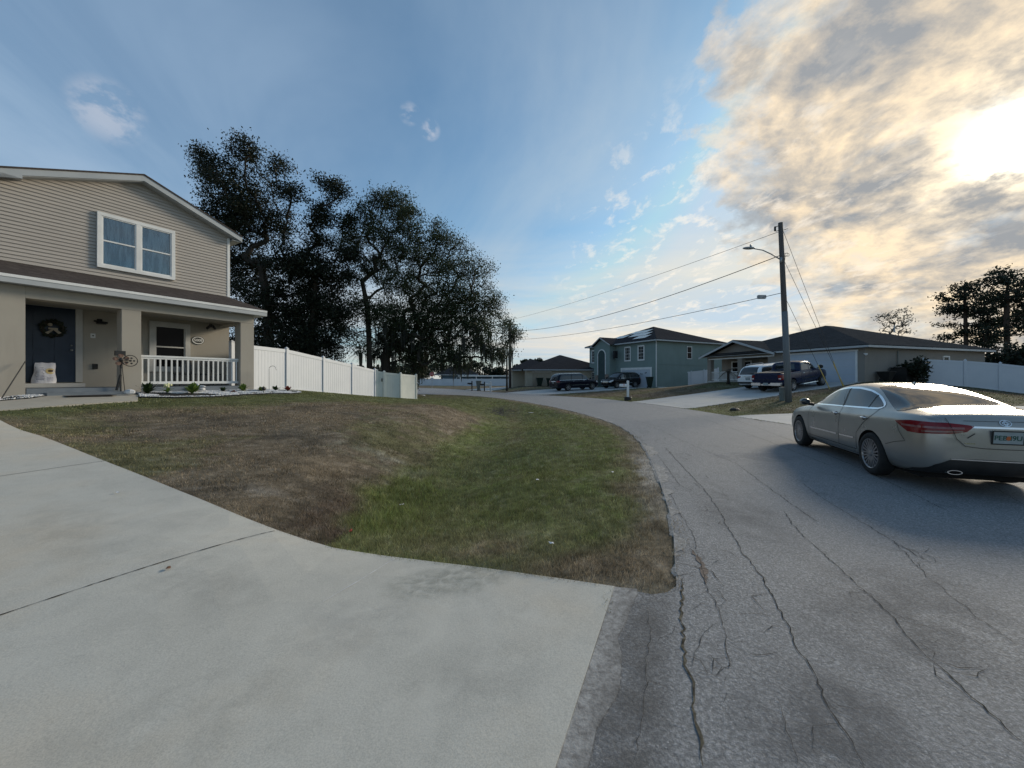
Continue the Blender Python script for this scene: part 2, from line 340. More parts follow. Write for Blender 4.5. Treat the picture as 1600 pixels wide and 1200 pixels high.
    tot=N.math('ADD',N.math('ADD',N.math('MULTIPLY',N.math('MULTIPLY',g1,6.0),N.math('ADD',dk,.04)),N.math('MULTIPLY',N.math('MULTIPLY',g2,.28),dk)),N.math('MULTIPLY',g3,.0))
    sc=vm('SCALE',(1,.88,.64)); N.l(tot,sc.node.inputs['Scale'])
    addc=N.mix(c,sc,1.0,'ADD')
    bg=N.n('ShaderNodeBackground'); N.l(addc,bg.inputs[0]); bg.inputs[1].default_value=WORLD_STR; N.l(bg.outputs[0],N.out.inputs[0])
SKYK=1.0; WORLD_STR=1.0
SKYK=.064
build_world()
scene.view_settings.view_transform='Standard'; scene.view_settings.look='None'; scene.view_settings.gamma=1; scene.view_settings.exposure=1.0
scene.render.engine='CYCLES'
try:
    scene.cycles.use_denoising=True; scene.cycles.denoising_prefilter='ACCURATE'; scene.cycles.denoising_input_passes='RGB_ALBEDO_NORMAL'; scene.cycles.max_bounces=6; scene.cycles.transparent_max_bounces=12; scene.cycles.use_adaptive_sampling=True
    scene.cycles.sample_clamp_indirect=6
except Exception: pass
# ---------- numpy noise ----------
def vnoise(x,y,seed=0):
    xi=np.floor(x).astype(np.int64); yi=np.floor(y).astype(np.int64); fx=x-xi; fy=y-yi
    def h(a,b):
        n=(a*374761393+b*668265263+seed*144269)&0x7fffffff; n=((n^(n>>13))*1274126177)&0x7fffffff; return ((n^(n>>16))&0xffff)/65535.0
    u=fx*fx*(3-2*fx); v=fy*fy*(3-2*fy)
    return (h(xi,yi)*(1-u)+h(xi+1,yi)*u)*(1-v)+(h(xi,yi+1)*(1-u)+h(xi+1,yi+1)*u)*v
def fbm(x,y,o=4,seed=0):
    t=0;a=.5;s=0
    for i in range(o): t=t+a*vnoise(x,y,seed+i*17); s+=a; x=x*2.03+3.1; y=y*2.03+1.7; a*=.5
    return t/s
def sst(x,a,b):
    t=np.clip((x-a)/(b-a),0,1); return t*t*(3-2*t)
# ---------- plan outlines ----------
def smooth(pl,n=2):
    for _ in range(n):
        q=[pl[0]]
        for a,b in zip(pl[:-1],pl[1:]): q+= [(a[0]*.75+b[0]*.25,a[1]*.75+b[1]*.25),(a[0]*.25+b[0]*.75,a[1]*.25+b[1]*.75)]
        q.append(pl[-1]); pl=q
    return pl
L_far=smooth([(1.30,3.05),(1.72,4.1),(2.02,5.1),(2.5,6.74),(3.0,8.7),(3.45,11.2),(3.5,14),(2.98,17.9),(2.1,21.8),(.9,25.4),(-1.3,31.5),(-4.9,36.6),(-9.5,38.9),(-20,41),(-42,43),(-90,44)],2)
L_near=[(-7,-16),(-4.2,-8.5),(-1.1,-1.5),(.178,1.53),(.756,2.835),(.88,2.79),(1.0,2.74),(1.12,2.77),(1.22,2.85)]
R_=smooth([(1.6,-16),(4.5,-6),(6.6,-1),(7.9,3),(8.75,6.5),(9.25,9.5),(9.35,12.7),(9.1,15.8),(8.9,20),(8.0,25.8),(6.9,30.2),(4.4,34.2),(1.6,38.5),(-.6,42.2),(-2.6,45.2),(-5.6,51),(-9.5,59),(-16,66),(-40,74),(-90,80)],1)
ROAD=L_near+L_far+R_[::-1]
_in=lambda p,q,f:(p[0]+(q[0]-p[0])*f,p[1]+(q[1]-p[1])*f)
# our driveway: right edge climbs to the garage
OURD=[(-2.33,3.83),(-1.65,3.55),(-.98,3.37),(-.37,3.19),(.2,3.0),(.756,2.835),(.178,1.53),(-1.1,-1.5),(-3.0,-4.6),(-5.2,-2.0),(-6.6,-.6),(-9.5,1.2),(-15.5,4.6),(-17.2,7.2),(-13,8.96),(-10.2,7.6)]
GCx,GCy=23.9,26.0; GF=(-.316,.949); GS=(.949,.316)       # grey house garage corner and axes
def G(t,s): return (GCx+GF[0]*t+GS[0]*s, GCy+GF[1]*t+GS[1]*s)
GREYD=[(8.9,20.0),(9.6,20.1),G(.15,-.0),G(6.0,0),(8.6,26.1),(8.0,25.8),(8.6,22.5)]
RIGHTD=[(9.36,12.3),(11,12.4),(24,14.5),(40,17),(40,23),(22.6,16.9),(16,16.4),(10,16.2),(9.1,15.8),(9.3,14.2)]
TCx,TCy=16.9,45.0; TF=(-.45,.893); TS=(.893,.45)
def T(t,s): return (TCx+TF[0]*t+TS[0]*s, TCy+TF[1]*t+TS[1]*s)
TEALD=[(2.2,37.7),(3.4,37.3),T(.5,0),T(6.0,0),(9,48.5),(-.6,42.7),(-.7,42.3),(1.6,38.5)]
FARD=[gnd(727,609),gnd(762,611.2),gnd(800,607.6,-.02),gnd(838,603.4,.1),gnd(836,602.2,.25),gnd(760,606.2,.0)]
UX,UY=.504,.864       # our house: along the facade; behind = (-UY,UX)
FX0,FY0=-11.2,11.6
def Hs(t,d): return (FX0+UX*t-UY*d, FY0+UY*t+UX*d)
WALK=[Hs(-1.95,-.0),Hs(-.45,.0),Hs(-.22,-.55),Hs(-.55,-1.7),Hs(-2.2,-2.1),Hs(-4.2,-2.2),Hs(-7,-2.2),Hs(-7,-.9),Hs(-3.2,-.9),Hs(-2.2,-.75)]
BED1=[Hs(-.12,-.0),Hs(-.2,-.5),Hs(-.35,-1.15),Hs(.3,-1.45),Hs(1.2,-1.55),Hs(2.2,-1.35),Hs(3.0,-1.3),Hs(3.8,-1.3),Hs(4.4,-.9),Hs(4.7,-.2),Hs(4.2,.5),Hs(3.15,.6),Hs(3.15,0)]
BED2=[Hs(-4.6,-.0),Hs(-2.2,-.0),Hs(-1.9,-.38),Hs(-2.15,-.70),Hs(-3.2,-.85),Hs(-4.6,-.85)]
# ---------- terrain ----------
cp=[]
def P_(x,y,z): cp.append((x,y,z))
for i,p in enumerate(L_far[::4]+L_near+R_[::3]): P_(p[0],p[1],0.0)
for t,z in ((0,.02),(2,.19),(4,.36),(6.5,.56),(8.7,.75),(12,.98)): P_(-2.33-.9*t,3.83+.436*t,z)
P_(-6.5,-.6,.0);P_(-9.5,1.2,.25);P_(-15.5,4.6,.8);P_(-5,1.5,.06);P_(-20,0,.8)
for t in (-9,-6,-4,-2.2,-1,0,1.5,3.2): 
    P_(*Hs(t,-.1),1.10); P_(*Hs(t,5),1.15)
    P_(*Hs(t,-1.6),.97 if t>-3 else .93); P_(*Hs(t,-2.3),.88)
for t in (-2,0,2,3.6): P_(*Hs(t,-3),.80 if t>-1 else .76); 
P_(*Hs(0,-5),.63);P_(*Hs(2,-5),.66);P_(*Hs(3.6,-5),.66);P_(*Hs(5.5,-4),.62);P_(*Hs(-2,-4.6),.5)
for x,y,z in ((-10.4,14.9,1.1),(-10.1,17.2,1.06),(-9.64,19.6,.81),(-9.17,22,.56),(-8.7,24.4,.3),(-7.4,25.5,.1),(-6.85,27.4,.02),(-12,24,.5),(-14,30,.2),(-7,32,0)): P_(x,y,z)
# swale along the road verge
SW=[(-1.75,4.6),(-1.85,6.0),(-1.6,7.9),(-1.2,10.6),(-.9,13.5),(-.7,17),(-.7,20.4),(-1.6,24.5),(-3.2,28.5)]
SWZ=[-.20,-.38,-.40,-.38,-.36,-.32,-.28,-.2,-.1]
for (x,y),z in zip(SW,SWZ): P_(x,y,z)
for x,y,z in ((-3.15,5.7,.16),(-3.3,8.2,.36),(-2.9,11,.44),(-2.6,14.5,.44),(-2.7,18.5,.36),(-4.4,7.2,.34),(-4.6,10.5,.56),(-4.6,15,.52),(.2,6.2,-.13),(.6,9.5,-.14),(.9,13,-.13),(-.4,4.0,-.08),(.6,4.3,-.04),(1.2,20,-.14),(-5,24,.12)): P_(x,y,z)
# right side
for f in (0,.25,.47,.67,.85,1):
    a=_in((8.9,20),G(.15,0),f); b=_in((8.0,25.8),G(6,0),f); z=1.33*(.15*f*f+.85*f); P_(*a,z); P_(*b,z*.97)
for t in (-1,3,7,10,13.4): P_(*G(t,2),1.35); P_(*G(t,9),1.35)
for x,y,z in ((14.4,20,.35),(12.5,18.2,.16),(11.5,17.4,.08),(17.8,21.5,.84),(19,22,1.0),(29.4,27.4,1.14),(32.5,24.4,.6),(23,20.5,.72),(30,20.5,.45),(22,18.2,.42),(24,15,.35),(40,18,.4),(13,13.5,.1),(16,16,.18),(45,30,.8),(16,9,.2),(30,5,.4)): P_(x,y,z)
P_(11.5,31,.25);P_(15,33,.7);P_(8.5,28.5,.04)
for t in (0,6,12): P_(*T(t,0),.5); P_(*T(t,8),.55)
for x,y,z in ((9,38,.18),(5,39,.08),(12,38,.35),(21,42,.85),(27,45,.9),(8,44,.3),(1,56,.45),(11,58,.56),(-.3,56,.2),(5,70,.5),(-16,95,-.13),(0,95,-.1),(-20,75,0),(40,60,.8),(60,40,.8),(-40,30,.4),(-30,12,1.1),(-60,60,0),(80,20,.5),(0,-25,0),(30,-20,.2),(-25,-15,.6),(-90,0,.5),(0,140,-.1),(60,140,.3),(-80,140,0),(140,80,.5),(120,-40,.3)): P_(x,y,z)
cp=np.array(cp,float)
# drop duplicate points
keep=[]; 
for i in range(len(cp)):
    if all((cp[i,0]-cp[j,0])**2+(cp[i,1]-cp[j,1])**2>.02 for j in keep): keep.append(i)
cp=cp[keep]
def _warp(x,y): return np.arcsinh(x/12.0)*12, np.arcsinh((y-5)/14.0)*14
_cx,_cy=_warp(cp[:,0],cp[:,1])
def _U(r2): return np.where(r2>0,.5*r2*np.log(np.maximum(r2,1e-12)),0)
n_=len(cp); K=_U((_cx[:,None]-_cx)**2+(_cy[:,None]-_cy)**2)+np.eye(n_)*.02
Pm=np.stack([np.ones(n_),_cx,_cy],1); A=np.zeros((n_+3,n_+3)); A[:n_,:n_]=K; A[:n_,n_:]=Pm; A[n_:,:n_]=Pm.T
_w=np.linalg.solve(A,np.concatenate([cp[:,2],[0,0,0]]))
def tps(x,y):
    x=np.atleast_1d(np.asarray(x,float)); y=np.atleast_1d(np.asarray(y,float)); out=np.empty(len(x))
    for i in range(0,len(x),20000):
        a,b=_warp(x[i:i+20000],y[i:i+20000])
        out[i:i+20000]=_U((a[:,None]-_cx)**2+(b[:,None]-_cy)**2)@_w[:n_]+_w[n_]+_w[n_+1]*a+_w[n_+2]*b
    return out
def inside(x,y,poly):
    r=np.zeros(len(x),bool); n=len(poly)
    for i in range(n):
        x0,y0=poly[i]; x1,y1=poly[(i+1)%n]
        if y0==y1: continue
        c=((y0>y)!=(y1>y))&(x<(x1-x0)*(y-y0)/(y1-y0)+x0); r^=c
    return r
def pdist(x,y,poly,closed=True):
    d=np.full(len(x),1e9); n=len(poly)
    for i in range(n if closed else n-1):
        x0,y0=poly[i]; x1,y1=poly[(i+1)%n]; dx,dy=x1-x0,y1-y0; l2=dx*dx+dy*dy+1e-12
        t=np.clip(((x-x0)*dx+(y-y0)*dy)/l2,0,1); d=np.minimum(d,(x-x0-t*dx)**2+(y-y0-t*dy)**2)
    return np.sqrt(d)
def sdist(x,y,poly): d=pdist(x,y,poly); return np.where(inside(x,y,poly),-d,d)
def HH(x,y):
    x=np.atleast_1d(np.asarray(x,float)); y=np.atleast_1d(np.asarray(y,float))
    z=tps(x,y); z=np.clip(z,-.6,1.6); d=sdist(x,y,ROAD); return z*sst(d,0,1.3)
def H(x,y): return float(HH([x],[y])[0])
PAVE={'our':OURD,'grey':GREYD,'right':RIGHTD,'teal':TEALD,'far':FARD,'walk':WALK}
# ---------- lawn colours ----------
GREEN=np.array((.086,.094,.036)); BRIGHT=np.array((.088,.112,.034)); BROWN=np.array((.132,.107,.075)); DARKB=np.array((.078,.066,.050)); STRAW=np.array((.17,.135,.085)); SAND=np.array((.30,.28,.25)); OLIVE=np.array((.075,.082,.036))
def gcol(x,y):
    x=np.asarray(x,float); y=np.asarray(y,float)
    n1=fbm(x*.35,y*.35,4,1); n2=fbm(x*1.3,y*1.3,5,5); n3=fbm(x*5,y*5,3,9); n4=fbm(x*14,y*14,2,13)
    right=sst(x,7,10)*sst(y,8,12)
    dsw=pdist(x,y,SW,False)
    sx=np.interp(y,[p[1] for p in SW],[p[0] for p in SW])
    left=x<sx
    # verge between swale and road
    c=np.outer(np.ones(len(x)),GREEN)
    def blend(c,col,f): f=np.clip(f,0,1)[:,None]; return c*(1-f)+col*f
    c=blend(c,OLIVE*1.15,sst(n1,.35,.55)*.9); c=blend(c,BRIGHT,sst(n2,.42,.58)*.85); c=blend(c,BRIGHT*1.05,np.exp(-(dsw/.8)**2)*.3*sst(y,20,14))
    c=blend(c,BROWN*1.0,sst(n2+n3*.4,.62,.82)*.75)
    c=blend(c,STRAW*.8,np.exp(-((x-.1)/.35)**2)*sst(y,9,12)*.5)
    # bare brown patch next to the driveway apron
    pb=np.exp(-(((x+.45)/.75)**2+((y-3.75)/.35)**2)); c=blend(c,BROWN*1.15,pb*1.3)
    c=blend(c,BRIGHT*1.0,np.exp(-(((x+1.65)/.6)**2+((y-4.9)/1.0)**2))*sst(n3,.3,.5)*.5)
    c=blend(c,BRIGHT*.95,sst(n2+n3*.3,.55,.75)*.5)
    # mown mound lawn left of the swale: brown slope, green by the house
    cl=np.outer(np.ones(len(x)),BROWN)*.98
    cl=blend(cl,DARKB,sst(n2,.45,.7)*.75); cl=blend(cl,GREEN*.95,sst(n1+n3*.35,.62,.8)*.55)
    hd=((x-FX0)*UY-(y-FY0)*UX)   # distance in front of the facade
    cl=blend(cl,OLIVE*.95,sst(-hd+(n1-.5)*3,-3.6,-2.0)); cl=blend(cl,OLIVE*1.05,sst(y+(n1-.5)*6,14,19))
    cl=blend(cl,DARKB*.8,np.exp(-((dsw-.7)/.4)**2)*left*sst(y,9,6)*.55)
    cl=blend(cl,np.array((.085,.055,.04)),np.exp(-((dsw-.55)/.3)**2)*sst(n2,.55,.75)*sst(y,9,7)*.35)
    f=np.where(left,sst(dsw+(n2-.5)*.9,.15,.7),0); c=c*(1-f[:,None])+cl*f[:,None]
    # pale bare spots
    for (px,py,a,b) in ((600,686,.9,.35),(288,722,.35,.12),(415,745,.4,.12)):
        z=.35; gx,gy=gnd(px,py,z if py<700 else .3); c=blend(c,np.array((.2,.19,.17)),np.exp(-(((x-gx)/a)**2+((y-gy)/b)**2))*sst(n3,.45,.62)*.45)
    # dark wet mud in the swale
    c=blend(c,np.array((.035,.035,.034)),np.exp(-(((x+.6)/.9)**2+((y-21)/2.6)**2))*sst(n3,.35,.55)*1.1)
    # road edge: dead brown strip with sand
    dr=np.abs(pdist(x,y,ROAD)); near=sst(y,2.2,3.0)*sst(x,5,4)
    c=blend(c,BROWN*1.0,sst(dr+(n2-.5)*.9,.75,.15)*.85*near); c=blend(c,DARKB*1.3,sst(dr+(n3-.5)*.5,.35,.05)*.4*near)
    c=blend(c,SAND*.8,sst(dr+(n3-.5)*.5,.38,.12)*near*np.clip(np.exp(-((y-6.6)/1.1)**2)*1.2+.25*(n2>.55),0,1))
    c=blend(c,BROWN*1.05,np.exp(-(((x-1.0)/.6)**2+((y-3.2)/.35)**2))*.9)
    # across the road
    cr=np.outer(np.ones(len(x)),BROWN*.62); cr=blend(cr,OLIVE*.8,sst(n1,.42,.62)*.8); cr=blend(cr,OLIVE*1.25,sst(pdist(x,y,ROAD),2.3,.8)*.9*sst(y,24,20)); cr=blend(cr,BROWN*.9,sst(n2,.5,.7)*.45)
    far=np.maximum(right,sst(y,30,34)*(pdist(x,y,ROAD)>0)); c=c*(1-far[:,None])+cr*far[:,None]
    c=blend(c,SAND*.75,sst(n4,.62,.78)*.15)
    n5=fbm(x*9,y*9,3,41); return np.clip(c*(.55+.9*n5[:,None])*(.7+.6*n4[:,None])*2.05,0,1)
# ---------- ground sheet ----------
def build_ground():
    nx,ny=470,470
    u=np.linspace(-1,1,nx); v=np.linspace(-1,1,ny)
    X1=np.sinh(u*6.2)*(900/np.sinh(6.2)); Y1=5.5+np.sinh(v*6.2)*(900/np.sinh(6.2))
    X,Y=np.meshgrid(X1,Y1); x=X.ravel(); y=Y.ravel()
    z=HH(x,y); far=np.maximum(np.abs(x),np.abs(y)); z=z*(1-sst(far,150,260))
    dep=np.zeros(len(x))
    for p in [ROAD,BED1,BED2]+list(PAVE.values()):
        dep=np.maximum(dep,np.where(inside(x,y,p),np.clip(.6*(pdist(x,y,p)-.10),0,.07),0))
    bump=(fbm(x*2.2,y*2.2,3,3)-.5)*.03*(dep==0)*sst(np.minimum(pdist(x,y,ROAD),pdist(x,y,OURD)),0,.4)
    z=z-dep+bump
    V=np.stack([x,y,z],1); i=np.arange(nx*ny).reshape(ny,nx)
    F=np.stack([i[:-1,:-1],i[:-1,1:],i[1:,1:],i[1:,:-1]],-1).reshape(-1,4)
    m=NT('lawn_ground'); a=m.n('ShaderNodeAttribute',attribute_name='col'); v=m.coord()
    f=m.noise(v,18,6,.7); f2=m.noise(v,2.5,5,.6)
    col=m.mix(a.outputs['Color'],m.ramp(f,[(.3,.42),(.7,1.0)]),1.0,'MULTIPLY'); col=m.mix(col,m.ramp(f2,[(.3,.75),(.7,1.15)]),1.0,'MULTIPLY')
    m.bsdf(col,.95,0,.1,m.noise(v,45,5,.7),.6,.02)
    o=np_mesh('ground',V,F,m.mat,smooth=True,cols=gcol(x,y)); tag(o,kind='structure'); return o
build_ground()
# ---------- paved sheets ----------
def sheet(name,poly,mat,dz,cell,bx=None,skirt=.12):
    """grid mesh clipped to a polygon and draped on the terrain"""
    xs=[p[0] for p in poly]; ys=[p[1] for p in poly]
    x0,x1,y0,y1=min(xs),max(xs),min(ys),max(ys)
    if bx: x0,x1,y0,y1=max(x0,bx[0]),min(x1,bx[1]),max(y0,bx[2]),min(y1,bx[3])
    bm=bmesh.new(); vs=[bm.verts.new((p[0],p[1],0)) for p in poly]; bm.faces.new(vs)
    def cut(co,no): bmesh.ops.bisect_plane(bm,geom=bm.verts[:]+bm.edges[:]+bm.faces[:],plane_co=co,plane_no=no,dist=1e-6)
    v=x0+cell
    while v<x1: cut((v,0,0),(1,0,0)); v+=cell if abs(v)<30 else cell*6
    v=y0+cell
    while v<y1: cut((0,v,0),(0,1,0)); v+=cell if -6<v<30 else cell*4
    bmesh.ops.recalc_face_normals(bm,faces=bm.faces)
    if bm.faces[:] and bm.faces[0].normal.z<0: bmesh.ops.reverse_faces(bm,faces=bm.faces)
    bs=[e for e in bm.edges if len(e.link_faces)==1]
    ex=bmesh.ops.extrude_edge_only(bm,edges=bs); low=set(g for g in ex['geom'] if isinstance(g,bmesh.types.BMVert))
    X=np.array([q.co.x for q in bm.verts]);Y=np.array([q.co.y for q in bm.verts]); Z=HH(X,Y)
    for i,q in enumerate(bm.verts): q.co.z=Z[i]+(dz if q not in low else -skirt)
    me=bpy.data.meshes.new(name); bm.to_mesh(me); bm.free()
    for mm in (mat if isinstance(mat,list) else [mat]): me.materials.append(mm)
    o=bpy.data.objects.new(name,me); COL.objects.link(o); return o
def ribbon_into(mb,pts,w,dz,mi,jit=0.0,taper=True,seed=0):
    rr=random.Random(seed); P=[]
    for a,b in zip(pts[:-1],pts[1:]):
        d=math.hypot(b[0]-a[0],b[1]-a[1]); n=max(1,int(d/.035))if d<25 else 60
        for k in range(n): f=k/n; P.append((a[0]+(b[0]-a[0])*f,a[1]+(b[1]-a[1])*f))
    P.append(pts[-1]); Q=[]; off=0
    for i,p in enumerate(P):
        d=(P[min(i+1,len(P)-1)][0]-P[max(i-1,0)][0],P[min(i+1,len(P)-1)][1]-P[max(i-1,0)][1]); l=math.hypot(*d)+1e-9; nx_,ny_=-d[1]/l,d[0]/l
        off=off*.55+rr.uniform(-1,1)*jit*1.3; ww=w*(rr.uniform(.35,1.4) if jit else 1)*.5
        if taper: ww*=min(1,(i+1)/5,(len(P)-i)/5)
        Q.append((p[0]+nx_*(off+ww),p[1]+ny_*(off+ww))); Q.append((p[0]+nx_*(off-ww),p[1]+ny_*(off-ww)))
    Z=HH([q[0] for q in Q],[q[1] for q in Q]); 
    mb.add([(q[0],q[1],z+dz) for q,z in zip(Q,Z)],[(2*i,2*i+1,2*i+3,2*i+2) for i in range(len(P)-1)],mi)
def asphalt():
    m=NT('road_asphalt'); v=m.coord(); agg=m.noise(v,58,4,.8); agg2=m.noise(v,190,2,.6); big=m.noise(v,.35,5,.6); mid=m.noise(v,2.2,6,.65)
    vo=m.n('ShaderNodeTexVoronoi'); vo.inputs['Scale'].default_value=62; m.l(v,vo.inputs['Vector'])
    col=m.ramp(agg,[(.30,(.09,.093,.096)),(.5,(.20,.205,.21)),(.66,(.38,.385,.39))])
    chip=m.ramp(m.math('MULTIPLY',vo.outputs['Color'] if False else vo.outputs['Distance'],1.0),[(.12,1),(.3,0)])
    vc=m.n('ShaderNodeSeparateColor'); m.l(vo.outputs['Color'],vc.inputs[0]); sel=m.ramp(vc.outputs[0],[(.80,0),(.86,1)])
    col=m.mix(col,(.50,.51,.53),m.math('MULTIPLY',chip,m.math('MULTIPLY',sel,.85)))
    col=m.mix(col,(.055,.058,.063),m.ramp(mid,[(.55,0),(.85,.55)])); col=m.mix(col,(.20,.208,.218),m.ramp(big,[(.35,.35),(.6,0)]))
    m.bsdf(col,m.ramp(agg2,[(.3,.7),(.7,.95)]),0,.35,agg,.8,.008); return m.mat
def concrete(name,c,warm):
    m=NT(name); v=m.coord(); a=m.noise(v,.55,5,.6); b=m.noise(v,5,6,.65); fine=m.noise(v,130,3,.7); fine2=m.noise(v,45,4,.7)
    col=m.ramp(a,[(.3,mul(c,.84)),(.5,c),(.70,warm)]); col=m.mix(col,mul(c,.72),m.ramp(b,[(.48,0),(.78,.38)])); col=m.mix(col,m.ramp(fine,[(.25,.70),(.6,1.08)]),.8,'MULTIPLY')
    col=m.mix(col,mul(c,.55),m.ramp(fine2,[(.60,0),(.78,.35)])); col=m.mix(col,mul(c,1.12),m.ramp(m.noise(v,1.7,5,.6,1.2),[(.52,0),(.72,.45)]))
    m.bsdf(col,.85,0,.3,fine2,.35,.004); return m.mat
MAT['asphalt']=asphalt(); MAT['concrete']=concrete('driveway_concrete',(.50,.485,.43),(.52,.47,.385)); MAT['concrete_b']=concrete('pale_concrete',(.46,.455,.44),(.48,.46,.41))
m=NT('crack_dark'); m.bsdf(m.ramp(m.noise(m.coord(),40,3),[(.3,(.012,.012,.013)),(.7,(.05,.048,.042))]),.95,0,.1); MAT['crack']=m.mat
m=NT('crack_fill'); m.bsdf(m.ramp(m.noise(m.coord(),30,4),[(.35,(.03,.028,.022)),(.7,(.17,.15,.11))]),.95,0,.1); MAT['crackfill']=m.mat
m=NT('rust_stain'); m.bsdf(m.ramp(m.noise(m.coord(),60,3,.75),[(.3,(.10,.085,.075)),(.7,(.24,.19,.155))]),.9,0,.2); MAT['rust']=m.mat
m=NT('tyre_band'); m.bsdf(m.ramp(m.noise(m.coord(),75,3,.75),[(.25,(.05,.054,.06)),(.5,(.11,.118,.13)),(.72,(.21,.22,.24))]),.85,0,.35,m.noise(m.coord(),75,3,.75),.8,.008); MAT['tyre_band']=m.mat
road=sheet('road',ROAD,[MAT['asphalt'],MAT['crack'],MAT['crackfill'],MAT['tyre_band'],MAT['rust']],.012,.5)
tag(road,kind='structure')
mb=MB()
def pg(l,z=0): return [gnd(x,y,z) for x,y in l]
for l,w_ in (([(1065,905),(1062,960),(1070,1010),(1076,1060),(1085,1120),(1090,1200)],.013),([(1300,1000),(1420,1100),(1600,1170)],0)):
    if w_: ribbon_into(mb,pg(l),w_,.0165,2,.013,seed=len(mb.v))
CR=[([(1045,770),(1080,835),(1095,885),(1110,930),(1125,960),(1135,1005),(1140,1045),(1122,1060),(1090,1055)],.009),
([(1110,925),(1085,935),(1060,938)],.006),([(1120,975),(1100,990),(1090,1010),(1082,1050)],.007),([(1130,1045),(1100,1055),(1085,1062)],.006),([(1065,975),(1045,995),(1020,1010)],.006),
([(1062,945),(1020,942),(985,950)],.005),([(1065,1085),(1030,1075),(1015,1070),(1005,1085),(1020,1100)],.006),([(1130,1110),(1100,1108),(1085,1110)],.007),([(1138,1060),(1135,1085),(1128,1110)],.006),
([(1075,1140),(1040,1135),(1012,1125)],.005),([(1010,950),(1015,1000),(1008,1040),(1012,1075),(1000,1130),(990,1200)],.008),
([(985,672),(1030,715),(1062,760),(1085,770)],.012),([(1040,700),(1080,745),(1100,765),(1130,810),(1150,850),(1190,905),(1215,950),(1235,985),(1238,1005),(1270,1050),(1285,1090),(1300,1115),(1340,1190),(1350,1200)],.016),
([(940,650),(1020,668),(1090,700),(1150,725),(1210,770),(1260,805),(1280,820)],.014),([(1225,800),(1245,830),(1300,880),(1345,920),(1400,975),(1450,1030),(1500,1075),(1560,1130),(1600,1168)],.015),
([(1250,755),(1300,790),(1350,820),(1400,850),(1450,880),(1475,885)],.012),([(1400,850),(1450,905),(1500,945),(1550,985),(1600,1018)],.010),([(1215,1095),(1218,1120),(1235,1160),(1245,1200)],.01),([(1215,1095),(1225,1092),(1250,1095)],.006),
([(1470,720),(1540,755),(1600,790)],.01),([(1500,890),(1550,900),(1580,915)],.007),([(1125,765),(1140,785)],.006),([(1110,855),(1130,865),(1135,880)],.005),([(1240,1003),(1215,1000)],.006),
([(1145,655),(1240,690),(1350,735),(1420,770),(1480,800)],.018),([(1160,650),(1190,659),(1237,664)],.05),([(860,632),(960,650),(1050,672)],.02),([(1000,632),(1100,655),(1200,690),(1300,730)],.018),
([(1085,640),(1160,651)],.03)]
for i,(l,w_) in enumerate(CR): ribbon_into(mb,pg(l),w_*.42,.0162 if w_<.02 else .0155,1,.008 if w_<.03 else .004,seed=i)
for l,w_ in CR[11:16]+CR[:1]:
    g_=pg(l)
    for k in range(14):
        i=rnd.randrange(len(g_)-1); f=rnd.random(); x=g_[i][0]+(g_[i+1][0]-g_[i][0])*f; y=g_[i][1]+(g_[i+1][1]-g_[i][1])*f; a=rnd.uniform(0,6.28); d=rnd.uniform(.04,.14)
        ribbon_into(mb,[(x,y),(x+math.cos(a)*d,y+math.sin(a)*d),(x+math.cos(a+.5)*d*2,y+math.sin(a+.5)*d*2)],.005,.0163,1,.006,seed=300+k)
# side crackle along the broken road edge
for i in range(46):
    y=rnd.uniform(2.6,13); xe=np.interp(y,[p[1] for p in L_far],[p[0] for p in L_far]); x=xe+rnd.uniform(.08,.7); a=rnd.uniform(0,6.28); l=rnd.uniform(.1,.35)
    ribbon_into(mb,[(x,y),(x+math.cos(a)*l,y+math.sin(a)*l),(x+math.cos(a+.6)*l*1.8,y+math.sin(a+.6)*l*1.8)],.006,.0168,1,.006,seed=100+i)
ribbon_into(mb,pg([(1083,862),(1098,885),(1105,915)]),.05,.0155,4,.01,seed=9)
o=mb.obj('c',[MAT['asphalt'],MAT['crack'],MAT['crackfill'],MAT['tyre_band'],MAT['rust']],fix=False)
bm=bmesh.new(); bm.from_mesh(road.data); bm.from_mesh(o.data); bm.to_mesh(road.data); bm.free(); bpy.data.objects.remove(o)
def pave(name,poly,mat,dz=.02,cell=.5,extra=None):
    o=sheet(name,poly,[mat,MAT['crack'],MAT['white_stone']],dz,cell); tag(o,kind='structure')
    if extra:
        mb=MB()
        for l,w_,mi,j in extra: ribbon_into(mb,l,w_,dz+.004,mi,j,False,seed=3)
        c=mb.obj('c',[mat,MAT['crack'],MAT['white_stone']],fix=False); bm=bmesh.new(); bm.from_mesh(o.data); bm.from_mesh(c.data); bm.to_mesh(o.data); bm.free(); bpy.data.objects.remove(c)
    return o
dj=(-.48,-.876)
def ray(p,d,l): return (p[0]+d[0]*l,p[1]+d[1]*l)
Q1=(-2.33-.9*3.9,3.83+.436*3.9)
pave('driveway',OURD,MAT['concrete'],.02,.4,[([(-2.35,3.80),ray((-2.35,3.80),dj,7)],.009,1,.0006),([Q1,ray(Q1,dj,5)],.008,1,0),([gnd(618,870),gnd(560,912),gnd(505,948)],.006,2,0.001),
  ([gnd(1000,0+925),gnd(880,1200)],0.0001,1,0)])
pave('pale_driveway',GREYD,MAT['concrete_b'],.02,.6,[([_in((8.9,20),G(.15,0),f),_in((8.0,25.8),G(6,0),f)],.02,1,0) for f in (.3,.6)])
pave('side_driveway',RIGHTD,MAT['concrete_b'],.018,.8); pave('dark_suv_driveway',TEALD,MAT['concrete_b'],.02,.8); pave('far_driveway',FARD,MAT['concrete_b'],.03,1.5)
pave('walkway',WALK,concrete('walk_concrete',(.40,.375,.32),(.42,.39,.33)),.02,.4)
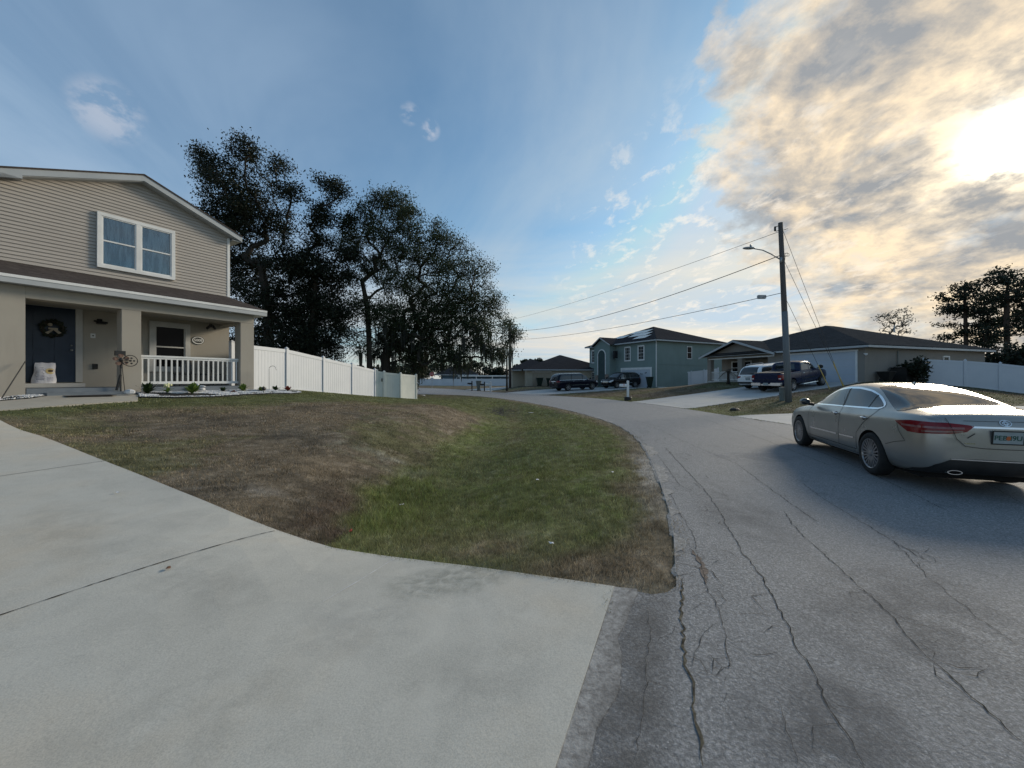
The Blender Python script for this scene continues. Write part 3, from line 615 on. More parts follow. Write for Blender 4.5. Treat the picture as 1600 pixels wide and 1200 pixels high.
# sandy gravel shoulder where the road edge breaks up
def shoulder():
    mb=MB(); rr=random.Random(4)
    m=NT('sand'); v=m.coord(); m.bsdf(m.ramp(m.noise(v,30,5,.7),[(.3,(.16,.15,.14)),(.5,(.30,.29,.275)),(.7,(.44,.43,.41))]),.95,0,.2,m.noise(v,90,4),.35,.008)
    ys=np.arange(3.0,24,.05)
    Lx=np.interp(ys,[p[1] for p in L_far],[p[0] for p in L_far]); a=[];b=[]
    w1=fbm(ys*2.5,ys*0,4,31)*.55-.26; w2=fbm(ys*2.7,ys*0+4,4,37)*.45-.2
    bigp=np.exp(-((ys-6.3)/.7)**2)*.16*(.4+fbm(ys*5,ys*0,2,3))+np.exp(-((ys-8.3)/.6)**2)*.08
    w1=np.clip(w1+bigp,0.005,.4); w2=np.clip(w2+bigp*1.3,.005,.4)
    vs=[];fs=[]
    for i,y in enumerate(ys):
        zl=H(Lx[i]-w2[i],y); vs+=[(Lx[i]-min(w2[i],.04),y,.006),(Lx[i],y,.0165),(Lx[i]+w1[i],y,.0165)]
    for i in range(len(ys)-1): fs+=[(3*i,3*i+1,3*i+4,3*i+3),(3*i+1,3*i+2,3*i+5,3*i+4)]
    mb.add(vs,fs); 
    # strip beside our apron
    pts=[(.756,2.835),(.5,2.25),(.178,1.53),(-.2,.6),(-.7,-.5)]
    vs=[];fs=[]
    for i in range(40):
        f=i/39; x=np.interp(f*4,range(5),[p[0] for p in pts]); y=np.interp(f*4,range(5),[p[1] for p in pts]); wd=.07+.13*float(fbm(np.array([i*.35]),np.array([2.]),3,4)[0])
        vs+=[(x,y,.0168),(x+wd,y-.03,.0166)]
        if i: fs.append((2*i-2,2*i-1,2*i+1,2*i))
    mb.add(vs,fs)
    o=mb.obj('sand_shoulder',m.mat,fix=False); tag(o,kind='structure')
shoulder()
def oil():
    m=NT('oily_dirt'); v=m.coord(); tcn=m.noise(v,3.0,6,.65); 
    b=m.n('ShaderNodeBsdfPrincipled'); m.l(m.ramp(m.noise(v,60,4,.7),[(.3,(.06,.057,.054)),(.7,(.17,.16,.15))]),b.inputs[0]); b.inputs['Roughness'].default_value=.9
    t=m.n('ShaderNodeBsdfTransparent'); ms=m.n('ShaderNodeMixShader'); a=m.n('ShaderNodeAttribute',attribute_name='col')
    m.l(m.math('MULTIPLY',m.math('MULTIPLY',a.outputs['Fac'],m.ramp(tcn,[(.35,.1),(.6,1)])),.6),ms.inputs[0]); m.l(t.outputs[0],ms.inputs[1]); m.l(b.outputs[0],ms.inputs[2]); m.l(ms.outputs[0],m.out.inputs[0])
    vs=[];cs=[];fs=[]
    for i in range(13):
        for j in range(31):
            v_=j/30; y=3.0-v_*3.4; x0=np.interp(y,[-1.5,1.53,2.835,3.2],[-1.1,.178,.756,1.1]); u=i/12; x=x0+.05+u*.42
            vs.append((x,y,.0175)); e=math.sin(math.pi*u)*math.sin(math.pi*v_)**.5; cs.append((e,e,e))
            if i<12 and j<30: k=i*31+j; fs.append((k,k+1,k+32,k+31))
    o=np_mesh('dirt_patch',np.array(vs),np.array(fs),m.mat,cols=np.array(cs)); tag(o,kind='structure')
    def stain(name,px,py,rx,ry,c1,c2,base,k,rot=0,sc=3.0,seed=0,lo=.38,hi=.6):
        z0=0.0; cx,cy=gnd(px,py,z0)
        if base>.018:
            for _ in range(4): z0=H(cx,cy)+base; cx,cy=gnd(px,py,z0)
        m=NT(name); v=m.coord(); t=m.n('ShaderNodeBsdfTransparent'); b=m.n('ShaderNodeBsdfPrincipled'); m.l(m.ramp(m.noise(v,55,4,.7),[(.3,c1),(.7,c2)]),b.inputs[0]); b.inputs['Roughness'].default_value=.9
        a=m.n('ShaderNodeAttribute',attribute_name='col'); ms=m.n('ShaderNodeMixShader'); mp=m.coord(scale=(1,1,1)); n_=m.noise(mp,sc,7,.7,.5)
        m.l(m.math('MULTIPLY',m.math('MULTIPLY',a.outputs['Fac'],m.ramp(n_,[(lo,0),(hi,1)])),k),ms.inputs[0]); m.l(t.outputs[0],ms.inputs[1]); m.l(b.outputs[0],ms.inputs[2]); m.l(ms.outputs[0],m.out.inputs[0])
        N_=18; V=[];C=[];F=[]
        for i in range(N_+1):
            for j in range(N_+1):
                u,w_=i/N_*2-1,j/N_*2-1; x=cx+(u*rx*math.cos(rot)-w_*ry*math.sin(rot)); y=cy+(u*rx*math.sin(rot)+w_*ry*math.cos(rot)); V.append((x,y)); e=max(0,1-(u*u+w_*w_))**.8; C.append((e,e,e))
                if i<N_ and j<N_: q=i*(N_+1)+j; F.append((q,q+1,q+N_+2,q+N_+1))
        V=np.array(V); Z=HH(V[:,0],V[:,1])+base; o=np_mesh(name,np.stack([V[:,0],V[:,1],Z],1),np.array(F),m.mat,cols=np.array(C)); tag(o,kind='structure')
    stain('algae_stain',705,905,.55,.28,(.16,.18,.15),(.28,.29,.25),.0245,.38,.3,11.0,1)
    stain('tyre_scuff',560,975,.5,.35,(.25,.25,.255),(.34,.34,.34),.0245,.14,.2,6.0,2)
    stain('tyre_scuff',300,900,.9,.3,(.25,.245,.23),(.35,.34,.32),.0245,.12,-.5,7.0,3)
    stain('tyre_scuff',120,830,1.2,.35,(.27,.25,.22),(.36,.34,.30),.0245,.12,-.5,4.0,4)
    stain('tyre_scuff',300,1120,.6,.4,(.26,.25,.22),(.36,.345,.31),.0245,.10,.2,5.0,5)
    stain('tyre_scuff',760,1050,.45,.3,(.27,.27,.26),(.37,.36,.34),.0245,.12,.4,7.0,6)
    stain('road_stain',1420,960,1.0,.55,(.07,.072,.076),(.17,.175,.18),.0172,.35,.6,3.0,7)
    stain('road_stain',1150,800,.5,1.3,(.09,.092,.095),(.2,.205,.21),.0172,.3,-.2,3,8)
    stain('road_stain',1290,1130,.5,.3,(.07,.07,.075),(.16,.165,.17),.0172,.5,.3,3.5,9)
    stain('road_stain',1180,715,.9,.5,(.26,.265,.27),(.36,.365,.37),.0172,.5,.1,2.0,10)
oil()
# ---------- grass blades ----------
def grass(N=560000,r0=2.6,r1=40):
    g=npr; r=np.exp(g.uniform(math.log(r0),math.log(r1),N)); a=g.uniform(R(-56),R(60),N); x=np.sin(a)*r; y=np.cos(a)*r
    ok=np.ones(N,bool)
    for p in [ROAD,BED1,BED2]+list(PAVE.values()):
        i=inside(x,y,p); dd=pdist(x,y,p); ok&=~(i&(dd>(.02+.03*g.random(N) if p is not ROAD else (.02+.34*np.clip(fbm(x*2.2,y*2.2,4,61)-.38,0,1)**1.0*g.random(N)*(y<16)))))
    ok&=~inside(x,y,[Hs(-7,0),Hs(3.2,0),Hs(3.2,9),Hs(-7,9)]); ok&=~inside(x,y,[G(0,0),G(13.4,0),G(13.4,14.5),G(0,14.5)])
    x,y,r=x[ok],y[ok],r[ok]; n=len(x)
    dr=pdist(x,y,ROAD); thin=np.where((dr<.5)&(x<5),g.random(n)<(dr/.5)*.8+.12+.3*(fbm(x*4,y*4,2,3)>.5),True); x,y,r=x[thin],y[thin],r[thin]; n=len(x)
    z=HH(x,y); dsw=pdist(x,y,SW,False); sx=np.interp(y,[p[1] for p in SW],[p[0] for p in SW])
    hb=.018+.020*fbm(x*1.1,y*1.1,3,21); hb=hb+.05*np.exp(-(dsw/.55)**2)*sst(y,12,6)+.02*(x>sx)*fbm(x*.8,y*.8,3,8)
    hb*=np.where(x>7,1.0,1.0)*g.uniform(.5,1.4,n); w_=np.maximum(.0045,.0013*r)*g.uniform(.7,1.3,n)
    th=g.uniform(0,2*np.pi,n); lean=g.uniform(.2,1.1,n)*hb; la=g.uniform(0,2*np.pi,n)
    dx,dy=np.cos(th)*w_*.5,np.sin(th)*w_*.5
    V=np.empty((n,3,3)); V[:,0]=np.stack([x-dx,y-dy,z-.008],1); V[:,1]=np.stack([x+dx,y+dy,z-.008],1); V[:,2]=np.stack([x+np.cos(la)*lean,y+np.sin(la)*lean,z+hb],1)
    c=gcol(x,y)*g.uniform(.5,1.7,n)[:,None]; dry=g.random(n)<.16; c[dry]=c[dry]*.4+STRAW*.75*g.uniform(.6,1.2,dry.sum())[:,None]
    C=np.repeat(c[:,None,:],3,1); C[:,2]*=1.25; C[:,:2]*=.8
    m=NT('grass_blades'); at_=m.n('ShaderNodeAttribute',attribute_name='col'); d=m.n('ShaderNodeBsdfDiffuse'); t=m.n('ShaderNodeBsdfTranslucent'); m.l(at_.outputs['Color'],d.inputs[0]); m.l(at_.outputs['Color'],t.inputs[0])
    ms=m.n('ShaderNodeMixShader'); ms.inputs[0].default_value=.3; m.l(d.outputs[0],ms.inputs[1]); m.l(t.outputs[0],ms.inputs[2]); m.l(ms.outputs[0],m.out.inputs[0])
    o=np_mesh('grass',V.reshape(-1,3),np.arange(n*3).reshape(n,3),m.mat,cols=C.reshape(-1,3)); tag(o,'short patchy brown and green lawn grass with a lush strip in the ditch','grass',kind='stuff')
grass()
M=MAT
def window(parent,t0,t1,z0,z1,y,out=-1,frame=.10,mull='double',name='window',glassm=None,trim=None,curtain=False,grid=False,axis='x',depth=.06):
    """framed window on a wall plane; axis x: wall runs along local x at y, axis y: along local y at x=y"""
    def bx(mb,a0,a1,b0,b1,c0,c1):
        # a along the wall, b outwards distance, c vertical
        p0=y+out*b0;p1=y+out*b1
        if axis=='x': mb.box(a0,a1,p0,p1,c0,c1)
        else: mb.box(p0,p1,a0,a1,c0,c1)
    mb=MB(); f=frame
    bx(mb,t0,t1,.001,depth,z1-f,z1); bx(mb,t0,t1,.001,depth,z0,z0+f); bx(mb,t0,t0+f,.001,depth,z0+f,z1-f); bx(mb,t1-f,t1,.001,depth,z0+f,z1-f)
    win=mb.obj(name,trim or M['white_trim'],parent,bevel=.004)
    secs=[(t0+f,t1-f)]
    if mull=='twin':
        mid=(t0+t1)/2; mb=MB(); bx(mb,mid-.06,mid+.06,.001,depth-.004,z0+f,z1-f); mb.obj('mullion',trim or M['white_trim'],win); secs=[(t0+f,mid-.06),(mid+.06,t1-f)]
    for a,b in secs:
        zm=(z0+z1)/2
        mb=MB(); s=.035
        bx(mb,a,b,.001,depth-.015,zm-.022,zm+.022); bx(mb,a,a+s,.001,depth-.018,z0+f,z1-f); bx(mb,b-s,b,.001,depth-.018,z0+f,z1-f); bx(mb,a+s,b-s,.001,depth-.018,z1-f-s,z1-f); bx(mb,a+s,b-s,.001,depth-.018,z0+f,z0+f+s)
        if grid:
            for k in (1,2): x=a+(b-a)*k/3; bx(mb,x-.011,x+.011,.001,depth-.025,z0+f+s,z1-f-s)
            for zz in ((z0+f+zm)/2,(z1-f+zm)/2): bx(mb,a+s,b-s,.001,depth-.026,zz-.011,zz+.011)
        mb.obj('sash',trim or M['white_trim'],win)
        mb=MB(); bx(mb,a+s-.005,b-s+.005,.012 if not curtain else .026,.016 if not curtain else .030,z0+f+s-.005,z1-f-s+.005)
        mb.obj('pane',glassm or M['dark_glass'],win)
        if curtain:
            mb=MB(); n=60; vs=[];fs=[]
            for i in range(n+1):
                x=a+(b-a)*i/n; d=.012+.008*math.sin(i*1.1+a)*abs(math.sin(i*.21))
                q=y+out*d; vs+=[(x,q,z0+f),(x,q,z1-f)] if axis=='x' else [(q,x,z0+f),(q,x,z1-f)]
                if i: fs.append((2*i-2,2*i,2*i+1,2*i-1))
            mb.add(vs,fs); mb.obj('curtain',M['curtain'],win,smooth=True,fix=False)
    return win
def frame_at(name,x,y,z,ux,uy): return empty(name,(x,y,z),math.atan2(uy,ux))
# =================== our two storey house ===================
ZF=1.30
house=frame_at('two_storey_house',FX0,FY0,ZF,UX,UY)
tag(house,'two storey house with beige siding above, stucco porch and dark blue front door','house')
z=lambda v:v-ZF
IY=1.87   # inner wall plane
# porch front: side wall, pillars, beam
mb=MB(); mb.box(-7,-2.19,0,.42,z(1.0),z(3.90)); mb.box(-7,-2.25,.42,IY-.002,z(1.0),z(3.88)); mb.obj('garage_wall',M['stucco'],house)
for a,b in ((-.43,0),(2.69,3.14)):
    mb=MB(); mb.box(a,b,0,.42,z(1.0),z(3.597)); mb.obj('pillar',M['stucco'],house,bevel=.006)
mb=MB(); mb.box(-2.188,3.14,0,.42,z(3.60),z(3.90)); mb.box(2.78,3.14,.42,IY-.002,z(3.60),z(3.90)); mb.obj('porch_beam',M['stucco'],house)
mb=MB(); mb.box(-2.24,2.77,.423,IY-.003,z(3.68),z(3.72)); mb.obj('porch_ceiling',M['stucco'],house)
mb=MB(); mb.box(-2.18,3.08,.012,IY-.003,z(.95),z(1.30)); mb.obj('porch_floor',M['slab_paint'],house,bevel=.01)
mb=MB(); mb.box(-1.9,-.2,-.34,.008,z(.95),z(1.19)); mb.obj('step',M['slab_paint'],house,bevel=.01)
mb=MB(); mb.box(-9,3.14,IY,12,z(.9),z(4.72)); mb.obj('lower_wall',M['stucco'],house)
# upper wall: lap siding boards
ZA=8.20; TA=.52; SL=.385
def gz(t): return ZA-SL*abs(t-TA)
def siding(y,tl,tr,zb,course=.105):
    mb=MB(); zz=zb
    while zz<ZA:
        z1=min(zz+course,ZA)
        def rng(zv):
            hw=(ZA-zv)/SL; return max(tl,TA-hw) if TA-hw>-2.2 else tl, min(tr,TA+hw)
        a0,b0=rng(zz); a1,b1=rng(z1)
        if b0-a0>.02:
            if b1<a1: a1=b1=(a0+b0)/2
            mb.add([(a0,y-.026,z(zz)),(b0,y-.026,z(zz)),(b1,y-.001,z(z1)),(a1,y-.001,z(z1))],[(0,1,2,3)])
            mb.add([(a0,y-.026,z(zz)),(b0,y-.026,z(zz)),(b0,y-.0005,z(zz)),(a0,y-.0005,z(zz))],[(3,2,1,0)])
        zz+=course
    return mb
mb=siding(IY,-9,3.14,4.70)
# core behind the boards
mb.prism([(-9,z(4.7)),(3.14,z(4.7)),(3.14,z(gz(3.14)-.02)),(TA,z(ZA-.02)),(-2.2,z(gz(-2.2)-.02)),(-9,z(7.0))],IY+.001,IY+.2)
mb.box(2.94,3.139,IY+.2,12,z(4.72),z(7.1))
mb.obj('upper_wall',M['siding'],house,fix=False)
mb=MB(); mb.box(3.06,3.155,IY-.03,IY+.10,z(4.70),z(7.12)); mb.obj('corner_trim',M['white_trim'],house,bevel=.005)
# gable roof with overhang
RO=ZA+.20
def gr(t): return RO-SL*abs(t-TA)
mb=MB(); y0,y1=1.57,12.4
for a,b in ((TA,3.46),(-3.6,TA)):
    mb.prism([(a,z(gr(a))),(b,z(gr(b))),(b,z(gr(b)-.05)),(a,z(gr(a)-.05))],y0-.02,y1)
mb.obj('gable_roof',M['shingle_brown'],house)
mb=MB()
for a,b in ((TA,3.44),(-3.6,TA)):
    mb.prism([(a,z(gr(a)-.052)),(b,z(gr(b)-.052)),(b,z(gr(b)-.23)),(a,z(gr(a)-.23))],y0,y0+.03)
    mb.prism([(a,z(gr(a)-.235)),(b,z(gr(b)-.235)),(b,z(gr(b)-.25)),(a,z(gr(a)-.25))],y0+.032,IY+.05)
mb.box(3.44,3.47,y0,12.4,z(gr(3.44)-.25),z(gr(3.44)-.055)); mb.box(3.14,3.44,y0+.04,12.4,z(gr(3.44)-.26),z(gr(3.44)-.245))
mb.prism([(-2.02,z(gr(-2.02)-.2)),(-2.02,z(7.10)),(-9,z(7.10)),(-9,z(7.3)),(-3.6,z(7.3)),(-3.6,z(gr(-3.6)-.2))],y0-.006,y0+.03); mb.box(-9,-2.02,y0+.032,IY+.05,z(7.10),z(7.115))
mb.obj('fascia',M['fascia'],house)
# porch roof
mb=MB(); e=.30
P=[(-9,-e,4.10),(3.46,-e,4.10),(3.46,IY+.6,4.10),(3.14,IY,4.80),(-9,IY,4.80)]
Pt=[(a,b,z(c)) for a,b,c in P]; Pb=[(a,b,z(c)-.03) for a,b,c in P]
mb.add(Pt+Pb,[(0,1,3,4),(1,2,3),(5,9,8,6),(6,8,7),(0,5,6,1),(1,6,7,2),(2,7,8,3),(4,3,8,9),(0,4,9,5)]); mb.obj('porch_roof',M['shingle_brown'],house)
mb=MB(); mb.box(-9,3.45,-e+.002,-e+.03,z(3.90),z(4.068)); mb.box(3.42,3.449,-e+.032,IY+.5,z(3.90),z(4.06)); mb.box(-9,3.42,-e+.032,0-.003,z(3.905),z(3.925)); mb.box(3.142,3.42,0,IY+.5,z(3.905),z(3.925)); mb.obj('eave_fascia',M['fascia'],house)
mb=MB(); mb.box(-9,3.45,-e-.012,-e+.0,z(4.03),z(4.10)); mb.obj('drip_edge',M['white_trim'],house)
window(house,-.53,1.41,z(5.07),z(6.82),IY-.022,frame=.105,mull='twin',glassm=M['clear_pane'],curtain=True,depth=.075)
window(house,.72,1.86,z(1.80),z(3.55),IY,frame=.15,mull='one',depth=.07,trim=M['grey_trim'])
# front door
mb=MB(); mb.box(-1.93,-.98,IY-.03,IY-.001,z(1.45),z(3.66)); 
door=mb.obj('front_door',M['door_blue'],house)
mb=MB()
for a,b in ((-1.80,-1.50),(-1.40,-1.10)):
    for c,d in ((1.60,2.25),(2.40,2.95),(3.10,3.5)):
        mb.box(a,b,IY-.042,IY-.031,z(c),z(d))
mb.obj('door_panel',M['door_blue'],door,bevel=.006)
mb=MB(); mb.lathe([(.03,0),(.035,-.02),(.03,-.05),(.0,-.055)],12,axis='y',c=(-1.06,IY-.03,z(2.42))); mb.obj('door_knob',M['galv'],door,smooth=True); mb=MB(); mb.lathe([(.025,0),(.02,-.02),(.0,-.022)],12,axis='y',c=(-1.06,IY-.03,z(2.56))); mb.obj('deadbolt',M['galv'],door,smooth=True)
mb=MB(); mb.box(-.977,-.83,IY-.05,IY-.001,z(1.45),z(3.80)); mb.box(-2.08,-.98,IY-.05,IY-.001,z(3.665),z(3.679)); mb.box(-2.2,-.83,IY-.32,IY-.003,z(1.302),z(1.42)); mb.obj('door_frame',M['grey_trim'],house,bevel=.004)
# porch railing
mb=MB(); mb.box(.002,2.688,.13,.22,z(2.22),z(2.28)); mb.box(.002,2.688,.15,.20,z(2.165),z(2.218)); rail=mb.obj('porch_railing',M['white_trim'],house,bevel=.004)
mb=MB(); mb.box(.002,2.688,.145,.205,z(1.385),z(1.47)); mb.obj('bottom_rail',M['white_trim'],rail,bevel=.004)
bal=None
for i in range(19):
    x=.07+i*(2.62-.06)/18
    if bal is None:
        mb=MB(); mb.box(-.02,.02,.155,.195,z(1.471),z(2.164)); bal=mb.obj('baluster',M['white_trim'],rail); bal.location.x=x
    else:
        c=bal.copy(); COL.objects.link(c); c.location.x=x
# wall fittings
mb=MB(); mb.box(-.62,-.50,IY-.035,IY-.001,z(1.86),z(2.02)); mb.obj('outlet_cover',M['black_plastic'],house,bevel=.008)
mb=MB(); mb.box(-.66,-.55,IY-.02,IY-.001,z(2.83),z(2.97)); bell=mb.obj('doorbell_plate',M['white_trim'],house,bevel=.005)
mb=MB(); mb.lathe([(.02,0),(.02,-.012),(.0,-.013)],12,axis='y',c=(-.605,IY-.02,z(2.9))); mb.obj('button',M['black_plastic'],bell)
mb=MB(); mb.box(-.52,-.40,IY-.03,IY-.001,z(3.30),z(3.44)); mb.tube([(-.46,IY-.03,z(3.36)),(-.46,IY-.14,z(3.42)),(-.46,IY-.16,z(3.36))],.015,8); mb.lathe([(.03,z(3.36)),(.12,z(3.30)),(.11,z(3.27)),(0,z(3.27))],12,c=(-.46,IY-.17,0)); mb.tube([(-.6,IY-.1,z(3.36)),(-.3,IY-.1,z(3.33))],.03,6); mb.obj('wall_light',M['black_metal'],house)
mb=MB(); mb.lathe([(.05,z(3.62)),(.07,z(3.56)),(.05,z(3.50))],12,c=(2.42,IY-.25,0)); mb.tube([(2.42,IY-.25,z(3.56)),(2.32,IY-.16,z(3.44))],.045,8); mb.tube([(2.48,IY-.25,z(3.56)),(2.58,IY-.2,z(3.46))],.045,8); mb.obj('flood_light',M['black_metal'],house,smooth=True)
# oval house number plaque
mb=MB(); n=28; c=(2.11,z(2.99))
mb.prism([(c[0]+.20*math.cos(2*math.pi*k/n),c[1]+.155*math.sin(2*math.pi*k/n)) for k in range(n)],IY-.022,IY-.001); pl=mb.obj('number_plaque',M['black_metal'],house)
mb=MB()
ro=[(c[0]+.185*math.cos(2*math.pi*k/n),c[1]+.14*math.sin(2*math.pi*k/n)) for k in range(n)]; ri=[(c[0]+.15*math.cos(2*math.pi*k/n),c[1]+.105*math.sin(2*math.pi*k/n)) for k in range(n)]
mb.add([(p[0],IY-.026,p[1]) for p in ro]+[(p[0],IY-.026,p[1]) for p in ri],[(k,(k+1)%n,(k+1)%n+n,k+n) for k in range(n)]); mb.obj('plaque_rim',M['white_trim'],pl,fix=False)
def text(s,size,mat,parent,loc,rot,name='lettering',ext=.002,align='CENTER',bold=0):
    cu=bpy.data.curves.new(name,'FONT'); cu.body=s; cu.size=size; cu.extrude=ext; cu.offset=bold; cu.align_x=align; cu.align_y='CENTER'; cu.materials.append(mat)
    o=bpy.data.objects.new(name,cu); COL.objects.link(o); dg=bpy.context.evaluated_depsgraph_get(); dg.update(); me=bpy.data.meshes.new_from_object(o.evaluated_get(dg)); bpy.data.objects.remove(o)
    o=bpy.data.objects.new(name,me); COL.objects.link(o); o.parent=parent; o.location=loc; o.rotation_euler=rot; return o
text('5008',.13,M['white_trim'],pl,(c[0],IY-.026,c[1]),(R(90),0,0),bold=.003)
# =================== grey single storey house ===================
gh=frame_at('single_storey_house',GCx,GCy,1.33,-GF[0],-GF[1])   # local x points toward the garage corner; facade runs to -x, depth +y
gh.rotation_euler=(0,0,math.atan2(-GF[1],-GF[0]))
tag(gh,'grey-brown single storey house with hip roof, white garage door and gabled porch behind the pickup','house')
# local: x' = -t (t along facade), y' = s (check orientation: rotate(-GF,90deg) = GS)
W=13.4; DP=14.5; EZ=2.50
mb=MB(); mb.box(-6.3,0,0,DP,-.5,EZ); mb.box(-W+.02,-6.3,1.9,DP-.02,-.5,EZ-.003); mb.obj('wall',M['stucco_grey'],gh)
# porch columns, gable
for a,b in ((-13.38,-12.95),(-9.9,-9.45),(-6.95,-6.32)):
    mb=MB(); mb.box(a,b,.02,.42,-.3,2.13); mb.obj('porch_column',M['stucco_grey'],gh)
mb=MB(); mb.prism([(-13.38,2.132),(-6.31,2.132),(-6.31,2.36),(-9.85,3.62),(-13.38,2.36)],.02,.3); mb.obj('gable_wall',M['stucco_grey'],gh)
mb=MB(); mb.box(-13.2,-6.35,-.03,.018,2.10,2.20); mb.obj('porch_beam_trim',M['white_trim'],gh)
mb=MB(); mb.box(-13.3,-6.31,.0,1.9,-.4,.0); mb.obj('porch_floor',M['concrete_b'],gh)
o_=.45; HX=6.6; RH=6.7
# main hip roof
sl_=.345
x0,x1,y0,y1=-W-o_,o_,-o_,DP+o_
h0=EZ+.04; hw=(x1-x0)/2; rz=h0+hw*sl_; ra=(x0+hw,y0+hw); rb=(x0+hw,y1-hw)
def hip(parent,x0,x1,y0,y1,h0,rz,mat,name='roof',th=.06):
    w_=x1-x0; d_=y1-y0; mb=MB()
    if w_<=d_: a=((x0+x1)/2,y0+w_/2); b=((x0+x1)/2,y1-w_/2)
    else: a=(x0+d_/2,(y0+y1)/2); b=(x1-d_/2,(y0+y1)/2)
    vs=[(x0,y0,h0),(x1,y0,h0),(x1,y1,h0),(x0,y1,h0),(a[0],a[1],rz),(b[0],b[1],rz)]
    fs=[(0,1,4),(1,2,5,4),(2,3,5),(3,0,4,5)] if w_<=d_ else [(0,1,5,4),(1,2,5),(2,3,4,5),(3,0,4)]
    lo=[(v[0],v[1],v[2]-th) for v in vs[:4]]
    mb.add(vs+lo,fs+[(0,6,7,1),(1,7,8,2),(2,8,9,3),(3,9,6,0),(6,9,8,7)]); return mb.obj(name,mat,parent)
hip(gh,x0,x1,y0,y1,h0,rz,M['shingle_grey'])
mb=MB(); mb.box(-6.6,x1-.003,y0+.003,y0+.03,h0-.20,h0-.062); mb.box(x1-.03,x1-.004,y0+.03,y1-.03,h0-.20,h0-.062); mb.box(x0+.03,x1-.03,y0+.03,y1-.03,h0-.18,h0-.15); mb.obj('fascia',M['fascia'],gh)
# porch gable roof, runs back into the hip
gx=-9.85; gzp=3.80; ge=2.40; 
mb=MB()
for a in (-13.85,-5.9):
    mb.add([(gx,-.62,gzp),(a,-.62,ge),(a,3.9,ge),(gx,3.9,gzp),(gx,-.62,gzp-.06),(a,-.62,ge-.06),(a,3.9,ge-.06),(gx,3.9,gzp-.06)],[(0,1,2,3),(4,7,6,5),(0,4,5,1),(1,5,6,2),(2,6,7,3)])
mb.obj('porch_gable_roof',M['shingle_grey'],gh)
mb=MB()
for a in (-13.87,-5.88):
    s_=1 if a>gx else -1
    mb.prism([(gx,gzp-.03),(a,ge-.03),(a,ge-.22),(gx,gzp-.22)],-.66,-.625)
mb.obj('rake_fascia',M['fascia'],gh)
# garage door
mb=MB(); mb.box(-5.45,-.55,-.03,-.001,0,2.12); gd=mb.obj('garage_door',M['garage_white'],gh)
mb=MB()
for k in range(1,4): mb.box(-5.45,-.55,-.034,-.031,k*.53-.008,k*.53+.008)
mb.obj('panel_seam',M['grey_trim'],gd)
mb=MB(); mb.box(-5.62,-.38,-.06,-.001,2.125,2.24); mb.box(-.545,-.42,-.045,-.001,0,2.12); mb.box(-5.58,-5.455,-.045,-.001,0,2.12); mb.obj('garage_trim',M['white_trim'],gh)
window(gh,-12.2,-10.0,.65,1.95,1.9,frame=.08,mull='twin',glassm=M['dark_glass'])
mb=MB(); mb.box(-9.2,-8.3,1.85,1.899,.02,2.03); mb.obj('entry_door',M['tan'],gh)
window(gh,8.85,9.65,.95,1.95,0,out=1,frame=.07,axis='y',mull='one')
mb=MB(); mb.lathe([(.04,1.93),(.09,1.86),(.03,1.80)],10,c=(.12,-.10,0)); mb.box(-.02,.16,-.12,-.002,1.9,1.95); mb.obj('corner_light',M['white_trim'],gh)
mb=MB(); mb.tube([(.06,3.4,.4),(.06,3.4,2.2)],.03,8); mb.box(.001,.10,3.25,3.5,.55,1.0); mb.obj('electric_meter',M['box_green'],gh)
mb=MB(); mb.box(-13.0,-9.95,.1,.16,.86,.92); mb.box(-13.0,-9.95,.1,.16,.08,.15); rl=mb.obj('porch_railing',M['white_trim'],gh)
b0=None
for i in range(22):
    if b0 is None: mb=MB(); mb.box(-.02,.02,.11,.15,.151,.859); b0=mb.obj('baluster',M['white_trim'],rl); o=b0
    else: o=b0.copy(); COL.objects.link(o)
    o.location.x=-12.9+i*.14
# vent pipe on the roof
mb=MB(); mb.tube([(-2.2,7.5,3.9),(-2.2,7.5,4.45)],.05,8); mb.obj('vent_pipe',M['galv'],gh)
# =================== teal two storey house ===================
th=frame_at('two_storey_house',TCx,TCy,.5,-TF[0],-TF[1]); th.scale=(1,1,1.045); th.rotation_euler=(0,0,math.atan2(-TF[1],-TF[0]))
tag(th,'teal two storey house with solar panels, white arched entry and white garage door','house')
mb=MB(); mb.box(-12.4,0,0,12.5,-.5,5.42); mb.box(-10.1,-6.9,-1.0,-.001,-.4,5.3)
mb.prism([(-10.1,5.3),(-6.9,5.3),(-8.5,6.2)],-1.0,1.5)
mb.obj('wall',M['stucco_teal'],th)
hip(th,-12.9,.5,-.5,13,5.46,7.95,M['shingle_dark'])
mb=MB(); mb.box(-12.88,.48,-.52,-.49,5.26,5.40); mb.box(.48,.51,-.48,12.98,5.26,5.40); mb.box(-12.7,.45,-.47,12.9,5.28,5.31); mb.obj('fascia',M['fascia'],th)
mb=MB()
for a in (-10.5,-6.5): mb.add([(-8.5,-1.35,6.40),(a,-1.35,5.32),(a,2.2,5.32),(-8.5,4.2,6.40),(-8.5,-1.35,6.34),(a,-1.35,5.26),(a,2.2,5.26),(-8.5,4.2,6.34)],[(0,1,2,3),(4,7,6,5),(0,4,5,1),(1,5,6,2),(2,6,7,3)])
mb.obj('entry_gable_roof',M['shingle_dark'],th)
mb=MB()
for a in (-10.52,-6.48): mb.prism([(-8.5,6.38),(a,5.30),(a,5.16),(-8.5,6.24)],-1.39,-1.352)
mb.obj('gable_fascia',M['fascia'],th)
